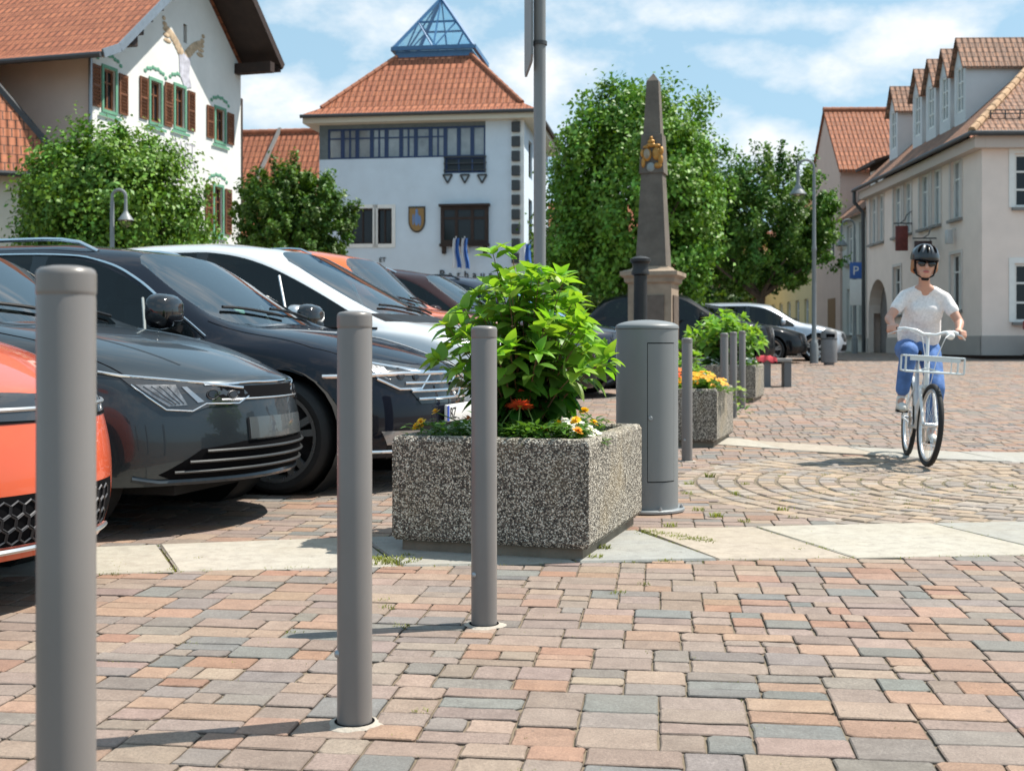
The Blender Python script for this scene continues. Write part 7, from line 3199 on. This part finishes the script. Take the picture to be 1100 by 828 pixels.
    m.build('crank', M_SATIN, t)
    for sg, dx, dz in ((-1, .098, .125), (1, -.098, -.125)):
        q = BB + Vector((dx, sg * .14, dz))
        m = MB()
        m.rbox(q.x - .045, q.y - .045, q.z - .011, q.x + .045, q.y + .045, q.z + .011, r=.006)
        m.build('pedal', M_TRIM, t)
    if carrier:
        m = MB()
        x0, x1, y, za, zb = .86, 1.12, .215, .735, .855
        F = Matrix.Identity(4)
        for z in (za, zb):
            m.tube([F @ Vector(q) for q in ((x0, -y, z), (x1, -y, z), (x1, y, z), (x0, y, z))], .0075, n=8, closed=True)
        for q in ((x0, -y), (x1, -y), (x1, y), (x0, y)):
            m.tube([F @ Vector((q[0], q[1], za)), F @ Vector((q[0], q[1], zb))], .0075, n=8)
        for i in range(1, 7):
            yy = -y + 2 * y * i / 7
            m.tube([F @ Vector((x0, yy, za)), F @ Vector((x1, yy, za))], .005, n=6)
        for yy in (-.12, .12):
            m.tube([F @ Vector((x1, yy, za)), F @ Vector((x1, yy, zb))], .005, n=6)
        m.bar((x1 - .002, -y + .03, zb - .02), (x1 - .002, y - .03, zb - .02), .008, .03)
        m.tube([(H0.x + .01, -.015, .76), (x0, -.09, za)], .008, n=6)
        m.tube([(H0.x + .01, .015, .76), (x0, .09, za)], .008, n=6)
        m.tube([(H0.x + .01, 0, .81), (x0, 0, zb)], .008, n=6)
        m.build('front_carrier', pm('carrier_white', (0.62, 0.67, 0.68), rough=.35, metal=.2), t)
    m = MB()
    q = ST @ Vector((c.x + .03, .155, c.z + .0))
    m.ell(q, (.035, .034, .030))
    m.build('front_lamp', M_WHITE, t)
    t.scale = (k, k, k)
    return t, ST, c


BIKE_AT = Vector((3.262, 10.0, 0.0))
HEAD = Vector((-.175, -.985, 0))
BRZ = atan2(HEAD.y, HEAD.x)
bike, STEER, BARC = bicycle('white step through bicycle with a wire front carrier, ridden by the woman', (BIKE_AT.x, BIKE_AT.y, gz(9.6) + .002), BRZ, k=.965)


def cyclist():
    t = thing('person', 'woman in a white t-shirt, blue jeans and black helmet riding the white bicycle', 'person', (BIKE_AT.x, BIKE_AT.y, gz(9.6)), BRZ)
    skin = pm('skin', (0.56, 0.30, 0.215), rough=.5, var=.06, vs=8)
    V = Vector
    hip = V((.20, .0, .90))
    chest = V((.31, .01, 1.20))
    neck0, neck1 = V((.365, .0, 1.345)), V((.405, -.015, 1.45))
    head = V((.440, -.022, 1.548))
    sh = {sg: V((.345, .008 + sg * .152, 1.295)) for sg in (-1, 1)}
    grip = {sg: (STEER @ (BARC + V((-.095, sg * .268, .020)))) * .965 for sg in (-1, 1)}
    el = {sg: V((.435, sg * .268, 1.110)) for sg in (-1, 1)}
    wr = {sg: grip[sg] + V((-.062, -sg * .004, .040)) for sg in (-1, 1)}
    ped = {-1: V((.528, -.14, .40)) * .965, 1: V((.332, .145, .15)) * .965}
    ank = {-1: ped[-1] + V((-.065, 0, .115)), 1: ped[1] + V((-.065, 0, .115))}
    hj = {sg: V((.205, sg * .085, .875)) for sg in (-1, 1)}

    def knee(sg):
        a, b = hj[sg], ank[sg]
        mid = (a + b) / 2
        d = b - a
        h = sqrt(max(.001, .385 ** 2 - (d.length / 2) ** 2))
        f = V((-d.z, 0, d.x))
        if f.x < 0:
            f = -f
        return mid + f.normalized() * h + V((0, sg * .01, 0))
    kn = {sg: knee(sg) for sg in (-1, 1)}
    m = MB()
    # trunk
    m.ell(hip, (.11, .150, .12))
    m.caps(V((.22, -.03, .98)), .095, V((.27, -.025, 1.12)), .09)
    m.caps(V((.22, .03, .98)), .095, V((.27, .035, 1.12)), .09)
    m.ell(chest, (.095, .140, .14))
    m.caps(sh[-1] + V((0, .02, 0)), .048, sh[1] + V((0, -.02, 0)), .048)
    m.caps(neck0, .046, neck1, .043)
    # head with jaw, nose, brow, lips, ears
    m.ell(head, (.096, .078, .116))
    for sg in (-1, 1):
        m.caps(neck0.lerp(neck1, .35), .040, sh[sg] + V((0, -sg * .03, .018)), .036)
    m.ell(head + V((.036, 0, -.060)), (.056, .052, .060))
    m.caps(head + V((.078, 0, -.072)), .020, head + V((.074, 0, -.078)), .020)
    m.caps(head + V((.090, 0, .010)), .011, head + V((.114, 0, -.026)), .0145)
    for sg in (-1, 1):
        m.ell(head + V((.060, sg * .034, -.018)), (.028, .024, .022))
        m.ell(head + V((-.005, sg * .072, -.010)), (.018, .009, .030))
        m.caps(head + V((.072, sg * .030, .016)), .013, head + V((.084, sg * .008, .018)), .012)
        # arms
        m.caps(sh[sg], .046, sh[sg].lerp(el[sg], .55), .040)
        m.caps(sh[sg].lerp(el[sg], .5), .041, el[sg], .034)
        m.caps(el[sg], .034, el[sg].lerp(wr[sg], .35), .035)
        m.caps(el[sg].lerp(wr[sg], .35), .035, wr[sg], .022)
        # hand: palm, four unequal fingers closed round the grip, thumb from the side
        g = grip[sg]
        axd = V((-.62, sg * .78, -.06)).normalized()       # along the grip, outwards
        fw = axd.cross(V((0, 0, 1))).normalized()
        if fw.x < 0:
            fw = -fw
        pal = g + V((0, 0, .030)) - fw * .022
        m.caps(wr[sg], .022, pal, .022)
        m.caps(pal - axd * .022, .018, pal + axd * .024, .017)
        for i, L in enumerate((.95, 1.05, 1.0, .82)):
            b = g + axd * ((i - 1.5) * .0195)
            p0 = b - fw * .012 + V((0, 0, .034))
            p1 = b + fw * .024 * L + V((0, 0, .026))
            p2 = b + fw * .032 * L + V((0, 0, -.008))
            p3 = b + fw * .012 + V((0, 0, -.030 * L))
            m.caps(p0, .0105, p1, .0098, n=8)
            m.caps(p1, .0098, p2, .0090, n=8)
            m.caps(p2, .0090, p3, .0080, n=8)
        tb = pal - axd * .028
        m.caps(tb, .013, g - axd * .046 + fw * .006 + V((0, 0, .010)), .011, n=8)
        m.caps(g - axd * .046 + fw * .006 + V((0, 0, .010)), .011, g - axd * .040 + fw * .020 + V((0, 0, -.018)), .009, n=8)
        # legs
        m.caps(hj[sg], .082, hj[sg].lerp(kn[sg], .5), .068)
        m.caps(hj[sg].lerp(kn[sg], .5), .068, kn[sg], .050)
        m.caps(kn[sg], .050, kn[sg].lerp(ank[sg], .35), .050)
        m.caps(kn[sg].lerp(ank[sg], .35), .050, ank[sg], .032)
        m.caps(ank[sg], .032, ped[sg] + V((.0, 0, .035)), .030)
    body = skin_obj(m, .0065, 'body', skin, t, it=3)
    # clothes, each its own surface a little outside the body
    m = MB()
    m.ell(hip + V((.0, 0, .0)), (.125, .165, .125))
    for sg in (-1, 1):
        m.caps(hj[sg], .097, hj[sg].lerp(kn[sg], .5), .084)
        m.caps(hj[sg].lerp(kn[sg], .5), .084, kn[sg], .068)
        hem = kn[sg].lerp(ank[sg], .84)
        m.caps(kn[sg], .068, kn[sg].lerp(ank[sg], .4), .064)
        m.caps(kn[sg].lerp(ank[sg], .4), .064, hem, .055)
    skin_obj(m, .009, 'jeans', pm('denim', (0.075, 0.165, 0.40), rough=.85, var=.3, vs=11, bump=1.0, bs=16), t, it=4)
    m = MB()
    m.caps(V((.215, -.05, .99)), .122, V((.27, -.04, 1.12)), .108)
    m.caps(V((.215, .05, .99)), .122, V((.27, .05, 1.12)), .108)
    m.ell(chest + V((.005, 0, -.01)), (.118, .152, .145))
    m.caps(V((.378, -.047, 1.195)), .060, V((.378, .063, 1.195)), .060)
    m.caps(sh[-1] + V((0, .03, -.008)), .054, sh[1] + V((0, -.03, -.008)), .054)
    for sg in (-1, 1):
        m.caps(sh[sg] + V((.008, -sg * .098, .046)), .053, sh[sg] + V((0, 0, .002)), .051)
    for sg in (-1, 1):
        m.caps(sh[sg], .053, sh[sg].lerp(el[sg], .50), .053)
    for k in range(9):       # soft folds
        a = k * .7
        m.caps(V((.33 - .01 * k, -.13 + .02 * k, 1.02 + .012 * k)), .012, V((.36 - .01 * k, .10 - .01 * k, 1.08 + .016 * k)), .010, n=8)
    shirt = pm('shirt_white', (0.80, 0.76, 0.75), rough=.9, var=.14, vs=60, bump=.8, bs=14)
    skin_obj(m, .009, 't_shirt', shirt, t, it=5)
    # neckline: skin showing in the V
    for sg in (-1, 1):
        m = MB()
        d = V((.10, 0, 0))
        p = ped[sg]
        m.caps(p + V((-.075, 0, .040)), .036, p + V((.02, 0, .036)), .036)
        m.caps(p + V((.02, 0, .036)), .038, p + V((.105, 0, .028)), .030)
        m.caps(p + V((-.075, 0, .045)), .036, p + V((-.055, 0, .095)), .040)
        skin_obj(m, .008, 'shoe', pm('shoe_white', (0.66, 0.64, 0.60), rough=.7, var=.1), t, it=3)
        m = MB()
        m.rbox(p.x - .115, p.y - .036, p.z + .0115, p.x + .135, p.y + .036, p.z + .024, r=.005)
        m.build('sole', pm('sole_rubber', (0.45, 0.42, 0.36), rough=.8), t)
    # hair below the helmet
    m = MB()
    for k in range(22):
        a = pi * (-.68 + 1.36 * k / 21)
        c = head + V((-.022 - .060 * cos(a), .084 * sin(a), .0))
        m.caps(c + V((0, 0, .05)), .020, c + V((.0, .010 * sin(a), -.040 - .03 * cos(a))), .012, n=8)
    skin_obj(m, .008, 'hair', pm('hair_blond_red', (0.34, 0.15, 0.06), rough=.5, var=.3, vs=40), t, it=2)
    # helmet with vents and straps
    hc = head + V((-.016, 0, .058))
    tilt = Matrix.Translation(hc) @ Matrix.Rotation(radians(7), 4, 'Y')
    m = MB()
    n, k = 40, 12
    vs, fs = [], []
    for i in range(k + 1):
        th = (pi / 2 + .18) * i / k
        for j in range(n):
            a = 2 * pi * j / n
            rib = 1.0 + .030 * (1 if (j // 2) % 2 == 0 else -1) * sin(min(1, th / 1.2) * pi)
            vs.append(tilt @ V((.140 * sin(th) * cos(a) * rib, .110 * sin(th) * sin(a) * rib, .110 * cos(th) * (1 + .5 * (rib - 1)))))
    for i in range(k):
        for j in range(n):
            fs.append((i * n + j, i * n + (j + 1) % n, (i + 1) * n + (j + 1) % n, (i + 1) * n + j))
    m.add(vs, fs)
    b0 = len(m.v)
    m.add([v + (hc - v) * .12 for v in vs], [f[::-1] for f in fs])
    for j in range(n):
        m.f.append([k * n + j, k * n + (j + 1) % n, b0 + k * n + (j + 1) % n, b0 + k * n + j])
    he = m.build('helmet', pm('helmet_black', (0.012, 0.013, 0.016), rough=.3, coat=.5), t, smooth=50, weld=True)
    for j in range(-2, 3):
        m = MB()
        p = []
        for i in range(7):
            th = .45 + .72 * i / 6
            a = j * .36
            p.append(tilt @ V((.143 * sin(th) * cos(a), .113 * sin(th) * sin(a), .113 * cos(th))))
        m.tube(p, [.004, .009, .011, .011, .010, .008, .003], n=8)
        m.build('vent', pm('vent_grey', (0.15, 0.16, 0.18), rough=.4) if j % 2 else M_DARK, he)
    m = MB()
    pk = [tilt @ V((.140 * cos(a), .110 * sin(a), -.018)) for a in [(-.9 + 1.8 * i / 12) for i in range(13)]]
    m.tube([p + V((.006, 0, 0)) for p in pk], .007, n=8)
    m.build('visor_rim', M_DARK, he, smooth=60)
    m = MB()
    for sg in (-1, 1):
        m.tube([tilt @ V((.06, sg * .085, .0)), head + V((.035, sg * .077, -.03)), head + V((.045, sg * .062, -.085)), head + V((.060, 0, -.118))], .007, n=6)
        m.tube([tilt @ V((-.04, sg * .090, .0)), head + V((.01, sg * .080, -.05)), head + V((.045, sg * .062, -.085))], .006, n=6)
    m.caps(head + V((.062, -.018, -.116)), .012, head + V((.062, .018, -.116)), .012)
    m.build('strap', M_TRIM, he, smooth=60)
    # sunglasses
    m = MB()
    for sg in (-1, 1):
        m.ell(head + V((.096, sg * .035, .002)), (.014, .031, .024))
    g = m.build('sunglasses', M_GLOSSB, t)
    m = MB()
    m.tube([head + V((.107, -.012, .012)), head + V((.107, .012, .012))], .004, n=6)
    for sg in (-1, 1):
        m.tube([head + V((.090, sg * .056, .010)), head + V((.03, sg * .074, .008)), head + V((-.01, sg * .078, .0))], .004, n=6)
    m.build('spectacle_frame', M_TRIM, g)
    m = MB()
    m.ell(head + V((.0955, 0, -.060)), (.007, .025, .009))
    m.build('lips', pm('lips', (0.42, 0.12, 0.11), rough=.5), t)
    return t


rider = cyclist()
LEAN = radians(-3.6)          # she leans a little into the curve, bicycle and all
bike.rotation_euler.x = LEAN
rider.rotation_euler.x = LEAN

# --- parked bicycle by the corner house
pb = Vector((14.35, 33.9, 0))
bike2, _, _ = bicycle('dark bicycle with a red saddle bag leaning by the corner house at the right edge', (pb.x + .1, pb.y, gz(pb.y)), radians(60), frame_mat=pm('bike_dark', (0.05, 0.05, 0.055), rough=.4), carrier=False)
m = MB()
m.rbox(-.11, -.15, -.12, .13, .15, .13, r=.03)
bk = thing('bike_bag', 'dark red bag fixed on the parked bicycle at the right edge', 'bag', bike2.location + Vector((.11, .19, .98)), radians(60))
m.build('bag', pm('bag_red', (0.22, 0.045, 0.04), rough=.8, var=.2), bk)
